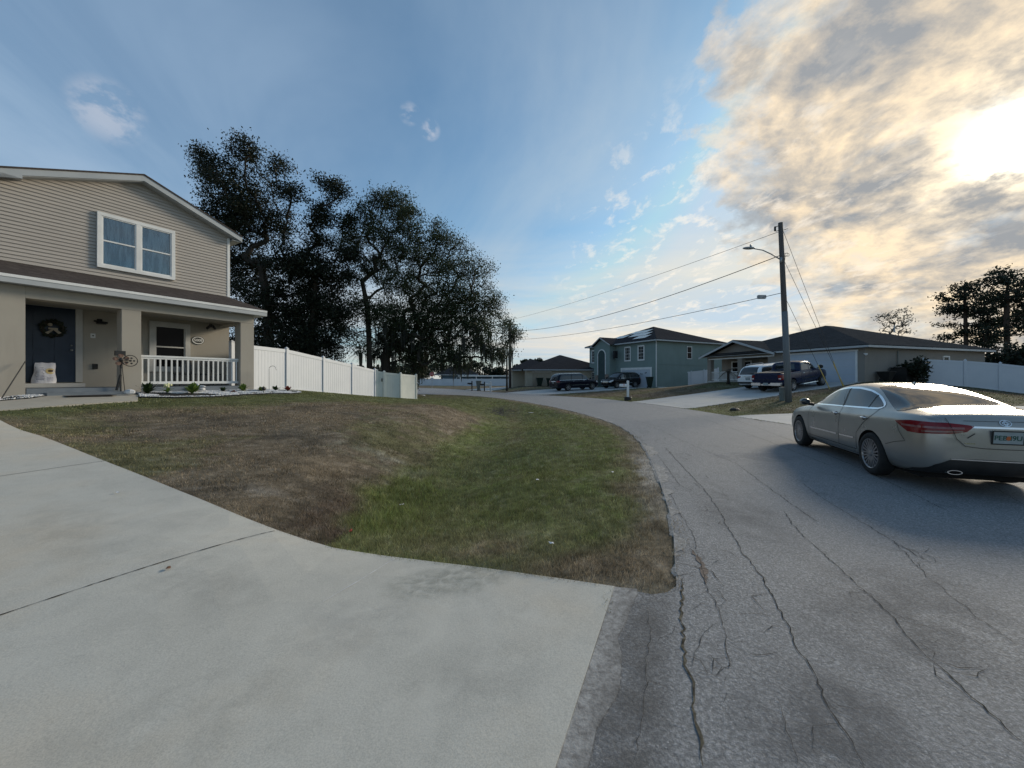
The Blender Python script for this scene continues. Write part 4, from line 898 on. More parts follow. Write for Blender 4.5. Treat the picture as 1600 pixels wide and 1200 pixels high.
# arch
n=16; ar=.85; ax=-8.5; az=4.0
out=[(ax+ar*math.cos(math.pi*k/n),az+ar*math.sin(math.pi*k/n)) for k in range(n+1)]; inn=[(ax+(ar-.13)*math.cos(math.pi*k/n),az+(ar-.13)*math.sin(math.pi*k/n)) for k in range(n+1)]
mb=MB(); mb.add([(p[0],-1.06,p[1]) for p in out]+[(p[0],-1.06,p[1]) for p in inn]+[(p[0],-1.0,p[1]) for p in out],[(k,k+1,k+n+2,k+n+1) for k in range(n)]+[(k,k+1,k+2*n+3,k+2*n+2) for k in range(n)]); mb.box(ax-ar,ax-ar+.13,-1.06,-1.001,1.5,az); mb.box(ax+ar-.13,ax+ar,-1.06,-1.001,1.5,az); mb.obj('arch_trim',M['white_trim'],th,fix=False)
mb=MB(); mb.prism(inn+[(ax-ar+.13,0),(ax+ar-.13,0)],-1.03,-1.002); 
m=M_var('arch_recess_shade',(.035,.06,.062),(.05,.08,.08),2,.9); mb.obj('entry_recess',m,th)  # flat panel on the wall; shade inside the arch is put into its colour
mb=MB(); mb.box(ax-ar-.5,ax-ar+.1,-1.10,-1.001,-.2,1.5); mb.obj('stone_base',M['stone'],th,bevel=.02); mb=MB(); mb.box(ax+ar-.1,ax+ar+.55,-1.10,-1.001,-.2,1.6); mb.obj('stone_base',M['stone'],th,bevel=.02)
for a,b,c,d in ((-5.2,-4.1,3.15,4.95),(-2.9,-1.8,3.15,4.95),(-11.9,-10.75,3.15,4.95)): window(th,a,b,c,d,0,frame=.12,mull='one',grid=True)
window(th,-11.9,-10.75,.7,2.0,0,frame=.12,mull='one',grid=True)
window(th,5.2,6.1,3.35,4.85,0,out=1,frame=.05,mull='one',axis='y')
mb=MB(); mb.box(-6.3,-6.05,-.95,-.4,3.6,4.5); mb.obj('side_opening',M['room_dark'],th)
mb=MB(); mb.box(-5.65,-.85,-.03,-.001,0,2.1); gd=mb.obj('garage_door',M['garage_white'],th)
mb=MB()
for k in range(1,4): mb.box(-5.65,-.85,-.034,-.031,k*.52-.008,k*.52+.008)
mb.obj('panel_seam',M['grey_trim'],gd)
mb=MB(); mb.box(-5.85,-.65,-.07,-.001,2.103,2.35); mb.box(-5.85,-5.655,-.06,-.001,0,2.10); mb.box(-.845,-.65,-.06,-.001,0,2.10); mb.obj('garage_trim',M['white_trim'],th)
# balloon-like wreath ornaments on the garage door are plain dark sprigs
mb=MB()
for k in range(26): a=rnd.uniform(0,1); mb.sphere((-4.3+a*2.9,-.05,1.05+a*.75+rnd.uniform(-.10,.10)),rnd.uniform(.03,.075),6,4)
mb.obj('garland',M['leaf_dark'],th)
mb=MB(); mb.tube([(.42,-.45,5.3),(.10,-.10,5.0),(.07,-.07,4.9),(.07,-.07,.1),(.2,.3,.05),(1.2,1.0,.03)],.055,8); mb.obj('downspout',M['white_trim'],th)
mb=MB(); mb.box(.001,.03,-.0,12.4,2.62,2.66); mb.obj('band',M['stucco_teal'],th)
mb=MB(); mb.tube([(.06,9.3,1.5),(.06,9.3,2.9)],.05,8); mb.box(.001,.15,9.15,9.45,1.3,1.8); mb.obj('electric_meter',M['black_plastic'],th)
# solar panels on the front slope: plane through eave y=-.5,z=5.46 to ridge
slp=(7.95-5.46)/6.7
def onroof(x,y,h=.07): return (x,y,5.46+(y+.5)*slp+h)
def panel(x0,x1,y0,y1):
    mb=MB(); a=[onroof(x0,y0),onroof(x1,y0),onroof(x1,y1),onroof(x0,y1)]; b=[(p[0],p[1],p[2]+.04) for p in a]
    mb.add(a+b,[(3,2,1,0),(4,5,6,7),(0,1,5,4),(1,2,6,5),(2,3,7,6),(3,0,4,7)]); return mb.obj('solar_panel',M['solar'],th)
for k in range(3): panel(-6.2+k*1.05+.02,-5.15+k*1.05-.02,1.5,2.75)
for k in range(3): panel(-7.5+k*1.05+.02,-6.45+k*1.05-.02,2.95,4.2)
for k in range(2): panel(-4.0+k*1.05+.02,-2.95+k*1.05-.02,.15,1.3)
for k in range(2): panel(-9.1+k*1.05+.02,-8.05+k*1.05-.02,1.5,2.75)
# =================== cream house, further left ===================
bh=empty('single_storey_house',(11.2,55.5,.5),math.atan2(2.0,10.5)); bh.rotation_euler=(0,0,math.atan2(-2.0+2.8,10.5))
tag(bh,'cream single storey house with dark hip roof left of the teal house','house')
mb=MB(); mb.box(-9.2,3,0,12,-.6,2.40); mb.box(-11.0,-9.2,2.5,11,-.6,2.39); mb.obj('wall',M['stucco_cream'],bh)
hip(bh,-9.7,3.5,-.5,12.5,2.44,4.85,M['shingle_dark'])
hip(bh,-11.6,-4,1.6,11.6,2.43,4.2,M['shingle_dark'],name='side_roof')
mb=MB(); mb.box(-9.7,3.5,-.53,-.502,2.25,2.40); mb.box(-11.6,-9.7,1.57,1.598,2.25,2.40); mb.obj('fascia',M['fascia'],bh)
mb=MB(); mb.box(-8.3,-5.6,-.03,-.001,0,2.0); mb.obj('garage_door',M['tan'],bh)
mb=MB(); mb.box(-8.35,-5.55,-.05,-.001,2.003,2.10); mb.obj('garage_trim',M['white_trim'],bh)
# =================== far blue grey houses ===================
fh=empty('far_house',(-11,112,.2),0); tag(fh,'small blue-grey house with dark hip roof behind the long white fence','house')
mb=MB(); mb.box(-9.5,0,0,9,-.5,2.6); mb.obj('wall',M['stucco_blue'],fh); hip(fh,-11.5,1.2,-.6,9.6,2.64,5.4,M['shingle_dark'])
mb=MB(); mb.box(-11.5,1.2,-.66,-.61,2.4,2.62); mb.obj('fascia',M['fascia'],fh); window(fh,-5.2,-3.9,.7,1.9,0,frame=.1,mull='one')
fh2=empty('far_building',(-9,108,.2),0); tag(fh2,'long low dark building with a pale awning edge beyond the white fence','building')
mb=MB(); mb.box(-5,8,.5,8,-.5,2.2); mb.obj('wall',M['stucco_blue'],fh2)
mb=MB(); mb.box(-6,9,-.6,8.5,2.2,2.32); mb.obj('awning_roof',M['shingle_dark'],fh2); mb=MB(); mb.box(-6,9,-.7,-.61,2.0,2.35); mb.obj('awning_edge',M['white_trim'],fh2)
for xx in (-5.5,-1,3.5,8.5):
    mb=MB(); mb.box(xx-.12,xx+.12,-.5,-.3,-.5,2.19); mb.obj('post',M['white_trim'],fh2)
# =================== fences ===================
def fence(name,label,pts,h=1.83,posts=True,group=None,mat=None,step=False):
    """pts [(x,y,zbase)] ; one panel between each pair"""
    f=empty(name,(pts[0][0],pts[0][1],pts[0][2])); tag(f,label,'fence',group); o=Vector(pts[0]); mat=mat or M['white_vinyl']
    for i,p in enumerate(pts):
        mb=MB(); q=Vector(p)-o; mb.box(-.064,.064,-.064,.064,-.25,h+.02); mb.add([(-.078,-.078,h+.02),(.078,-.078,h+.02),(.078,.078,h+.02),(-.078,.078,h+.02),(0,0,h+.10)],[(0,1,4),(1,2,4),(2,3,4),(3,0,4),(3,2,1,0)])
        po=mb.obj('post',mat,f); po.location=q; d=Vector(pts[min(i+1,len(pts)-1)])-Vector(pts[max(i-1,0)]); po.rotation_euler=(0,0,math.atan2(d.y,d.x))
    for a,b in zip(pts[:-1],pts[1:]):
        a=Vector(a)-o;b=Vector(b)-o; d=Vector((b.x-a.x,b.y-a.y,0)); L=d.length; u=d/L; nrm=Vector((-u.y,u.x,0)); mb=MB()
        def seg(s0,s1,z0,z1,t,mi=0):
            def pt(s,zz,w_): base=a.z+(b.z-a.z)*s/L; return (a.x+u.x*s+nrm.x*w_,a.y+u.y*s+nrm.y*w_,base+zz)
            vs=[pt(s0,z0,-t),pt(s1,z0,-t),pt(s1,z0,t),pt(s0,z0,t),pt(s0,z1,-t),pt(s1,z1,-t),pt(s1,z1,t),pt(s0,z1,t)]
            mb.add(vs,[(0,3,2,1),(4,5,6,7),(0,1,5,4),(1,2,6,5),(2,3,7,6),(3,0,4,7)],mi)
        seg(.065,L-.065,h-.17,h-.02,.028); seg(.065,L-.065,-.02,.13,.028)
        n=max(3,int(round((L-.13)/.16))); wd=(L-.13)/n
        for k in range(n): seg(.065+k*wd+.004,.065+(k+1)*wd-.004,.13,h-.17,.011)
        seg(.065,L-.065,.13,h-.17,.006)
        mb.obj('panel',mat,f)
    return f
lf=[(-10.62,14.55,1.1),(-10.1,17.2,1.06),(-9.64,19.6,.81),(-9.17,22.0,.56),(-8.70,24.35,.3)]
lf=[(x,y,zz) for x,y,zz in lf]
fence('vinyl_fence','tall white vinyl fence stepping down the lawn beside the two storey house',lf)
m=M_var('shaded_vinyl',(.50,.54,.51),(.60,.63,.59),1.2,.5)  # darker green copy of the vinyl: shade of the turned panels is painted in
gt=fence('vinyl_gate','pair of vinyl gate panels, tinted greenish for shade, at the low end of the white fence',[(-8.62,24.45,.28),(-8.25,24.75,.2),(-7.4,25.5,.1),(-6.85,27.4,.02)],h=1.80,mat=m); gt['category']='gate'
mb=MB(); mb.box(-.03,.03,-.02,.02,0,.2); hd=mb.obj('latch',M['black_metal'],gt,bevel=.005); hd.location=(.30,.12,1.1)
# return panels far side hidden; fence back along the yard
fence('vinyl_fence','white vinyl fence beside the grey garage house with a gate',[at(1443,601,27.4),at(1508,605,26.3),at(1563,611,25.2),at(1640,622,23.7),at(1720,634,22.2)])
def tf(px,py,Y): p=at(px,py,Y); return (p.x,p.y,p.z)
fence('vinyl_fence','short white vinyl fence between the teal house and the porch with the small palm',[tf(1059,604.5,47),tf(1080,603.5,47.6),tf(1100,601,48),tf(1122,598,48.6)])
ff=[(-30+i*2.45,95+i*.02,-.15) for i in range(13)]
fence('vinyl_fence','long low white fence across the far side of the street',[tf(540,602.8,95)]+[tf(560+i*14.8,602.8,95) for i in range(17)],h=1.75)
# ---------- trees ----------
def tree(name,label,Y,base,trunk,blobs,n_at,leaves,leafm,barkm,r0=.28,ls=.085,spread=.42,cat='tree',group=None,moss=None,seg=.55,zsp=1.0,droop=.0,seed=1):
    """trunk: list of (px,py,dY) up to the first fork; blobs: (px,py,rpx,dY,aspect)"""
    rr=np.random.default_rng(seed); root=empty(name,base); tag(root,label,cat,group); B=np.array(base)
    T=[np.array(base)]+[np.array(at(px,py,Y+dy)) for px,py,dy in trunk]
    nodes=[];par=[]
    for a,b in zip(T[:-1],T[1:]):
        n=max(1,int(np.linalg.norm(b-a)/seg))
        for k in range(n): nodes.append(a+(b-a)*k/n); par.append(len(nodes)-2)
    nodes.append(T[-1]); par.append(len(nodes)-2); trunk_n=len(nodes)
    att=[]; wts=np.array([b[2]**2.2 for b in blobs],float); wts/=wts.sum()
    for _ in range(n_at):
        b=blobs[rr.choice(len(blobs),p=wts)]; r=b[2]*Y/FPX; d=rr.normal(size=3); d/=np.linalg.norm(d); d*=r*rr.random()**.36
        asp=b[4] if len(b)>4 else 1; c=np.array(at(b[0],b[1],Y+b[3])); att.append(c+d*np.array((1,1,asp)))
    att=np.array(att); top=T[-1]; start=T[len(T)//2]
    order=np.argsort(np.linalg.norm(att-top,axis=1)); N=np.array(nodes); tips=[]
    cap=len(nodes)+n_at*40; arr=np.zeros((cap,3)); arr[:len(nodes)]=nodes; cnt=len(nodes); depth=np.zeros(cap); depth[:cnt]=0
    minn=max(1,int(trunk_n*.45)); parr=list(par)
    for i in order:
        p=att[i]; d=np.linalg.norm(arr[minn:cnt]-p,axis=1); up=np.maximum(0,arr[minn:cnt,2]-p[2])
        j=minn+int(np.argmin(d+up*.6+depth[minn:cnt]*.05)); a=arr[j].copy(); L=np.linalg.norm(p-a)
        if L<.25: tips.append(j); continue
        n=max(1,int(L/seg)); mid=(a+p)/2+np.array((0,0,.12*L))+rr.normal(size=3)*L*.07; prev=j
        for k in range(1,n+1):
            f=k/n; q=(1-f)**2*a+2*f*(1-f)*mid+f*f*p+rr.normal(size=3)*.04
            if k==n:q=p
            if cnt>=cap: break
            arr[cnt]=q; depth[cnt]=depth[prev]+np.linalg.norm(q-arr[prev]); parr.append(prev); prev=cnt; cnt+=1
        tips.append(prev)
    N=arr[:cnt]; w=np.zeros(cnt)
    for t in tips: w[t]+=1
    for k in range(cnt-1,0,-1):
        if parr[k]>=0: w[parr[k]]+=w[k]
    rad=.010+ (r0-.010)*(w/w[0])**.52
    rad[:3]*=np.array([1.35,1.15,1.05])[:min(3,cnt)] if cnt>=3 else 1
    # branch mesh
    par_=np.array(parr[:cnt]); 
    def limb(sel,ns):
        c=np.where(sel)[0]; c=c[par_[c]>=0]
        if len(c)==0: return None
        a=N[par_[c]];b=N[c];d=b-a; l=np.linalg.norm(d,axis=1,keepdims=True)+1e-9; d=d/l
        ref=np.where(np.abs(d[:,2:3])<.9,np.array([[0,0,1.]]),np.array([[1.,0,0]])); u=np.cross(d,ref); u/=np.linalg.norm(u,axis=1,keepdims=True); v=np.cross(d,u)
        th_=np.arange(ns)*2*np.pi/ns; ring=np.cos(th_)[None,:,None]*u[:,None,:]+np.sin(th_)[None,:,None]*v[:,None,:]
        ra=np.minimum(rad[par_[c]],rad[c]*1.35)[:,None,None]; rb=rad[c][:,None,None]
        V=np.concatenate([a[:,None,:]+ring*ra,(b+d*.02)[:,None,:]+ring*rb],1)
        k=np.arange(ns); k2=(k+1)%ns; f=np.stack([k,k2,k2+ns,k+ns],1); F=f[None]+(np.arange(len(c))*2*ns)[:,None,None]
        return V.reshape(-1,3),F.reshape(-1,4)
    v1,f1=limb(np.ones(cnt,bool)&(rad>.05),8); r_=limb(rad<=.05,4)
    if r_ is not None: V=np.concatenate([v1,r_[0]]); F=np.concatenate([f1,r_[1]+len(v1)])
    else: V,F=v1,f1
    np_mesh('trunk',V-B,F,barkm,root,smooth=True)
    # leaves
    tp=N[np.array(sorted(set(tips)))]; n=len(tp)*leaves
    c=np.repeat(tp,leaves,0); dens=np.repeat(rr.uniform(.08,1.0,len(tp)),leaves); keep=rr.random(n)<dens; c=c[keep]; n=len(c)
    c=c+rr.normal(size=(n,3))*spread*np.array((1,1,.75*zsp)); 
    if droop: c[:,2]-=rr.random(n)*droop
    a=rr.normal(size=(n,3)); a/=np.linalg.norm(a,axis=1,keepdims=True); b=np.cross(a,rr.normal(size=(n,3))); b/=np.linalg.norm(b,axis=1,keepdims=True)
    s=ls*rr.uniform(.6,1.5,n)[:,None]
    V=np.stack([c-a*s,c+b*s*.5,c+a*s,c-b*s*.5],1).reshape(-1,3); F=np.arange(n*4).reshape(n,4)
    np_mesh('crown',V-B,F,leafm,root)
    if moss:
        lows=N[(N[:,2]<moss[0])&(rad<.08)&(np.arange(cnt)>trunk_n)]; 
        if len(lows):
            pick=lows[rr.integers(0,len(lows),moss[1])]; vs=[];fs=[]
            for p in pick:
                L=rr.uniform(.5,moss[2]); w0=rr.uniform(.04,.12); th_=rr.uniform(0,3.14); dx=np.array((math.cos(th_),math.sin(th_),0))*w0
                for q in range(5):
                    o=rr.normal(size=3)*np.array((.12,.12,.05)); k=len(vs); l2=L*rr.uniform(.4,1)
                    vs+=[p+o-dx*.5,p+o+dx*.5,p+o+dx*.2-np.array((0,0,l2)),p+o-dx*.2-np.array((0,0,l2*.9))]; fs.append((k,k+1,k+2,k+3))
            np_mesh('hanging_moss',np.array(vs)-B,np.array(fs),M['moss'],root)
    return root
GT='tall trees behind the white fence'
tree('oak_tree','tallest dark tree rising behind the two storey house roof',28,(-17.2,28,.4),[(424,590,0),(420,520,0),(414,450,0),(405,400,0)],
 [(340,262,26,0),(318,240,14,0),(385,235,22,0),(392,290,32,1),(345,310,34,-1),(440,260,20,0),(455,300,22,0),(420,350,38,1),(355,370,36,0),(385,420,42,1),(450,410,34,0),(400,480,44,0),(455,470,36,1),(440,540,40,0),(385,545,40,1),(480,540,26,0),(330,270,18,2),(370,330,30,2)],950,165,M['leaf_dark'],M['bark'],.33,.074,.34,group=GT,seed=3)
tree('oak_tree','slender dark tree between the tallest tree and the spreading oak',29,(-15,29,.4),[(489,585,0),(488,520,0),(492,460,0),(496,420,0)],
 [(512,290,16,0),(530,300,15,0),(505,335,20,0),(495,375,26,0),(540,345,16,1),(480,420,28,0),(520,430,30,0),(500,470,34,1),(470,510,34,0),(525,500,28,0),(500,545,36,0),(545,400,20,0)],600,180,M['leaf_dark'],M['bark'],.24,.072,.33,group=GT,seed=5)
tree('oak_tree','open limbed tree with bare forks left of the moss-hung oak',31,(-11.7,31,.2),[(577,600,0),(577,540,0),(574,480,0),(566,440,0)],
 [(600,315,22,0,.7),(575,330,20,0),(620,320,24,1),(560,360,24,0),(640,345,24,0),(600,365,28,0),(545,385,22,1),(635,390,26,0),(590,415,28,1),(555,430,22,0),(620,440,26,0),(655,370,14,0),(560,480,26,0),(600,490,28,0),(560,530,22,0)],680,140,M['leaf_oak'],M['bark'],.22,.066,.32,group=GT,seed=8)
tree('oak_tree','broad live oak hung with moss leaning over the street',33,(-10.8,33,.1),[(604,590,0),(602,560,0),(612,530,0)],
 [(690,372,26,0),(720,395,28,1),(660,400,24,0),(745,425,26,0),(700,430,34,-1),(650,450,30,1),(760,465,24,0),(720,475,36,0),(670,490,34,0),(625,500,30,0),(770,495,22,1),(790,515,16,0),(740,520,30,-1),(690,530,28,0),(640,545,30,1),(760,545,20,0),(720,560,20,0),(806,520,12,0),(600,540,26,1),(785,550,14,0),(680,410,26,1),(640,520,40,0),(690,480,44,0),(735,500,34,0),(660,560,26,0),(610,500,30,-1),(700,555,24,-1)],1400,140,M['leaf_oak'],M['bark'],.42,.066,.36,group=GT,moss=(6.0,420,1.9),seed=13)
tree('young_tree','small tree with drooping crown beside the far street',46,(-.6,46,.1),[(792,590,0),(792,560,0)],[(795,508,13,0),(806,522,12,0),(785,530,14,0),(780,555,14,0),(792,545,12,0)],110,40,M['leaf_oak'],M['bark'],.10,.09,.35,moss=(5.0,30,1.2),group=GT,seed=17)
# undergrowth and distant belt behind the fence
def shrub(name,label,c,r,h,n,mat,ls=.06,cat='shrub',group=None,seed=0,stems=7):
    rr=np.random.default_rng(seed+50); root=empty(name,c); tag(root,label,cat,group)
    d=rr.normal(size=(n,3)); d/=np.linalg.norm(d,axis=1,keepdims=True); k=rr.random(n)**.35; lump=.72+.38*np.sin(d[:,0]*3.1+seed)*np.cos(d[:,1]*2.7+seed*2)+.12*rr.normal(size=n)
    p=d*(k*lump)[:,None]*np.array((r,r,h*.55)); p[:,2]+=h*.5; p[:,2]=np.maximum(p[:,2],.02)
    a=rr.normal(size=(n,3)); a/=np.linalg.norm(a,axis=1,keepdims=True); b=np.cross(a,rr.normal(size=(n,3))); b/=np.linalg.norm(b,axis=1,keepdims=True); s=ls*rr.uniform(.6,1.5,n)[:,None]
    V=np.stack([p-a*s,p+b*s*.5,p+a*s,p-b*s*.5],1).reshape(-1,3); np_mesh('foliage',V,np.arange(n*4).reshape(n,4),mat,root)
    mb=MB()
    for i in range(stems):
        t=rr.uniform(0,6.28); q=rr.uniform(.3,.8); mb.tube([(0,0,-.05),(math.cos(t)*r*q*.4,math.sin(t)*r*q*.4,h*.35),(math.cos(t)*r*q,math.sin(t)*r*q,h*.75)],[r*.03,r*.022,r*.008],5)
    mb.obj('stem',M['bark'],root); return root
GB='dark bushes behind the white fence'
for i,(px,Y,r,h,mt) in enumerate(((405,27,2.6,3.6,'leaf_dark'),(450,29,2.6,4.2,'leaf_dark'),(500,31,2.4,3.0,'leaf_dark'),(540,30,1.5,2.6,'leaf_oak'),(622,36,2.6,2.6,'leaf_oak'),(655,112,5.5,8.5,'leaf_far'),(560,36,2.2,2.6,'leaf_dark'))):
    x=(px-800)/600*Y; shrub('bush',['dark bush right behind the house beyond the fence','dense dark bush under the tallest tree','dark bush under the slender tree','small olive bush beside the fan palm','olive bush under the spreading live oak','large grey-green bush far behind the stop sign','low dark bush under the open limbed tree'][i],(x,Y,H(x,Y)),r,h,3600,M[mt],.10,group=GB,seed=i)
def treeline(name,label,pts,n,mat,seed,ls=.35):
    """distant trees: each its own crown and trunk"""
    k=0
    for (px,top,rpx,Y) in pts:
        zb=-.1; x=(px-800)/600*Y; zt=at(px,top,Y).z; r=rpx*Y/600; rr=np.random.default_rng(seed+k); k+=1
        root=empty('distant_tree',(x,Y,zb)); tag(root,label[0] if isinstance(label,list) else label,'tree',name); 
        if isinstance(label,list): root['label']=label[k-1]
        nb=9; cs=np.stack([rr.uniform(-.75,.75,nb)*r,rr.uniform(-.6,.6,nb)*r,rr.uniform(.38,.86,nb)*(zt-zb)],1); rs=rr.uniform(.3,.52,nb)*r
        j=rr.integers(0,nb,n); d=rr.normal(size=(n,3)); d/=np.linalg.norm(d,axis=1,keepdims=True); p=cs[j]+d*(rs[j]*rr.random(n)**.3)[:,None]*np.array((1,1,.8)); p[:,2]=np.clip(p[:,2],.3,zt-zb)
        a=rr.normal(size=(n,3)); a/=np.linalg.norm(a,axis=1,keepdims=True); b=np.cross(a,rr.normal(size=(n,3))); b/=np.linalg.norm(b,axis=1,keepdims=True); s=ls*rr.uniform(.5,1.4,n)[:,None]
        V=np.stack([p-a*s,p+b*s*.6,p+a*s,p-b*s*.6],1).reshape(-1,3); np_mesh('crown',V,np.arange(n*4).reshape(n,4),mat,root)
        mb=MB(); mb.tube([(0,0,0),(0,0,(zt-zb)*.5),(r*.1,0,(zt-zb)*.8)],[.22,.15,.05],6)
        for q in range(5): mb.tube([(0,0,(zt-zb)*.35),tuple(cs[q])],[.1,.03],5)
        mb.obj('trunk',M['bark'],root)
pt=[(655,566,22,120),(690,560,24,128),(722,566,20,122),(750,563,20,126),(775,566,18,120),(815,562,16,118),(832,557,14,112),(848,566,16,120),(868,562,13,108),(884,560,10,104),(900,560,12,104),(560,572,24,110),(600,570,24,115),(628,566,20,118)]
lb=['distant %s tree %s'%(a,b) for a,b in (('rounded','above the stop sign'),('tallest','over the far blue-grey house'),('broad','right of the blue-grey house'),('rounded','over the pale awning'),('dark','just left of the far wooden pole'),('low','just right of the far wooden pole'),('peaked','left of the cream house roof'),('low','at the left end of the cream house'),('feathery','over the cream house left slope'),('small','over the cream house ridge'),('small','beside the teal house roof edge'),('dark','seen under the slender tree beyond the fence'),('dark','behind the live oak trunk'),('dark','left of the stop sign behind the moss'))]
treeline('distant trees on the skyline',lb,pt,1500,M['leaf_far'],70)
# dead-fronded tree between teal and grey houses
treeline('trees between the houses',['round dark tree top between the teal and grey house roofs','lower dark tree top beside the grey porch gable'],[(1122,528,16,75),(1140,535,12,78)],1300,M['leaf_far'],90,.2)
# pines at right
def pine(label,Y,px,top,base_py,blobs,seed,tp,r0=.22): 
    b=(( px-800)/600*Y,Y,.4)
    return tree('pine_tree',label,Y,b,tp,blobs,210,42,M['leaf_pine'],M['bark_pine'],r0,.15,.40,group='tall pines behind the right hand fence',seg=.8,zsp=.6,seed=seed)
pine('pine with a flat open crown left of the other tall pines',50,1508,437,590,[(1508,450,18,0,.5),(1490,463,20,0,.45),(1525,462,16,1,.5),(1478,480,13,0,.4),(1500,485,22,1,.5),(1532,490,16,0,.5),(1480,505,12,0,.4),(1520,515,20,0,.5),(1495,528,18,1,.5),(1540,540,14,0,.6)],21,[(1510,560,0),(1509,520,0),(1508,480,0),(1507,455,0)])
pine('tallest pine with a dense crown at the right edge',46,1572,412,600,[(1580,425,20,0,.6),(1555,440,20,0,.5),(1598,440,18,1,.6),(1570,462,24,0,.5),(1600,470,22,0,.6),(1548,478,16,1,.5),(1585,495,24,0,.6),(1562,515,20,0,.6),(1605,515,20,1,.6),(1620,450,20,0,.6)],23,[(1574,570,0),(1573,520,0),(1573,470,0),(1575,440,0)],.26)
pine('thin pine standing between the flat crowned and the tallest pine',52,1543,455,590,[(1542,468,14,0,.6),(1535,490,16,0,.5),(1550,505,16,0,.5),(1540,530,18,1,.6)],25,[(1544,570,0),(1543,520,0),(1543,485,0)],.16)
pine('pine partly cut off by the right edge of the view',48,1622,425,600,[(1622,440,22,0,.6),(1640,470,24,0,.6),(1612,490,20,1,.6),(1632,510,24,0,.6)],27,[(1622,570,0),(1622,520,0),(1622,470,0)])
for i,(px,Y,r,h) in enumerate(((1560,40,3.0,4.2),(1595,38,3.0,4.6),(1532,44,2.4,3.6),(1500,52,2.6,4.0),(1630,36,3.2,4.6),(1470,56,2.2,3.4))):
    x=(px-800)/600*Y; shrub('bush',['tall dark bush below the thin pine beyond the fence','tall dark bush below the tallest pine','dark bush beyond the end of the grey roof','bush at the foot of the flat crowned pine','dark bush at the right edge of the view beyond the fence','lowest bush beyond the grey roof'][i],(x,Y,.5),r,h,4200,M['leaf_dark'],.15,group='dark thicket under the pines',seed=30+i)
# pale sparse tree behind the grey roof
tree('bare_tree','sparse pale tree with few leaves rising behind the grey roof',46,(46.5,46,.5),[(1404,560,0),(1404,535,0)],[(1408,488,9,0),(1395,497,9,0),(1385,500,8,0),(1418,500,9,0),(1400,510,12,0),(1376,496,5,0),(1415,515,10,0),(1388,517,9,0)],120,15,M['leaf_pale'],M['bark'],.10,.10,.20,seed=31)
# ---------- palms ----------
def palm(name,label,base,h,nf,fl,tr,mat,barkm,droop=.9,seed=0,cat='palm tree',lean=(0,0),wid=.10,group=None):
    rr=random.Random(seed); root=empty(name,base); tag(root,label,cat,group)
    mb=MB(); pts=[(lean[0]*f*f,lean[1]*f*f,h*f) for f in (0,.25,.5,.75,1)]; mb.tube(pts,[tr*1.4,tr,tr*.9,tr*.9,tr*1.2],8); mb.obj('trunk',barkm,root,smooth=True)
    top=Vector(pts[-1])
    for i in range(nf):
        a=i*2.4+rr.uniform(-.2,.2); el=rr.uniform(-.3,1.1); L=fl*rr.uniform(.8,1.1); mb=MB(); n=9; P=[]; d=Vector((math.cos(a)*math.cos(el),math.sin(a)*math.cos(el),math.sin(el)))
        for k in range(n+1): f=k/n; P.append(top+d*L*f+Vector((0,0,-droop*L*f*f*.6)))
        for k in range(1,n+1):
            p=P[k]; t=(P[k]-P[k-1]).normalized(); s=t.cross(Vector((0,0,1))).normalized(); 
            for sg in (-1,1):
                for e in (0,.5):
                    q=p-t*e*L/n; tip=q+s*sg*L*.28*(1-abs(k/n-.45))+t*L*.10+Vector((0,0,-L*.07)); mb.add([q-t*.012*L,q+t*.012*L,tip],[(0,1,2)])
        mb.tube(P,[.012*L,.010*L]+[.006*L]*(n-2)+[.002*L],4,caps=False)
        mb.obj('frond',mat,root,fix=False)
    return root
x=(555-800)/600*27.5; palm('fan_palm','shaggy palm poking up behind the white fence',(x,28.5,.3),3.1,16,1.05,.13,M['leaf_palm'],M['bark'],1.2,2)
p=at(1138,600,33.5); palm('small_palm','small bare-looking palm in front of the white porch railing',(p.x,p.y,H(p.x,p.y)),1.15,12,1.0,.13,M['frond_dry'],M['bark'],1.0,4)
p=G(-.45,3.6)
shrub('shrub','dark leafy shrub against the grey side wall',(G(-1.2,3.0)[0],G(-1.2,3.0)[1],1.3),.95,1.75,1500,M['leaf_dark'],.10,seed=44)
def interp(tab,x):
    xs=[a for a,b in tab]; ys=[b for a,b in tab]; return float(np.interp(x,xs,ys))
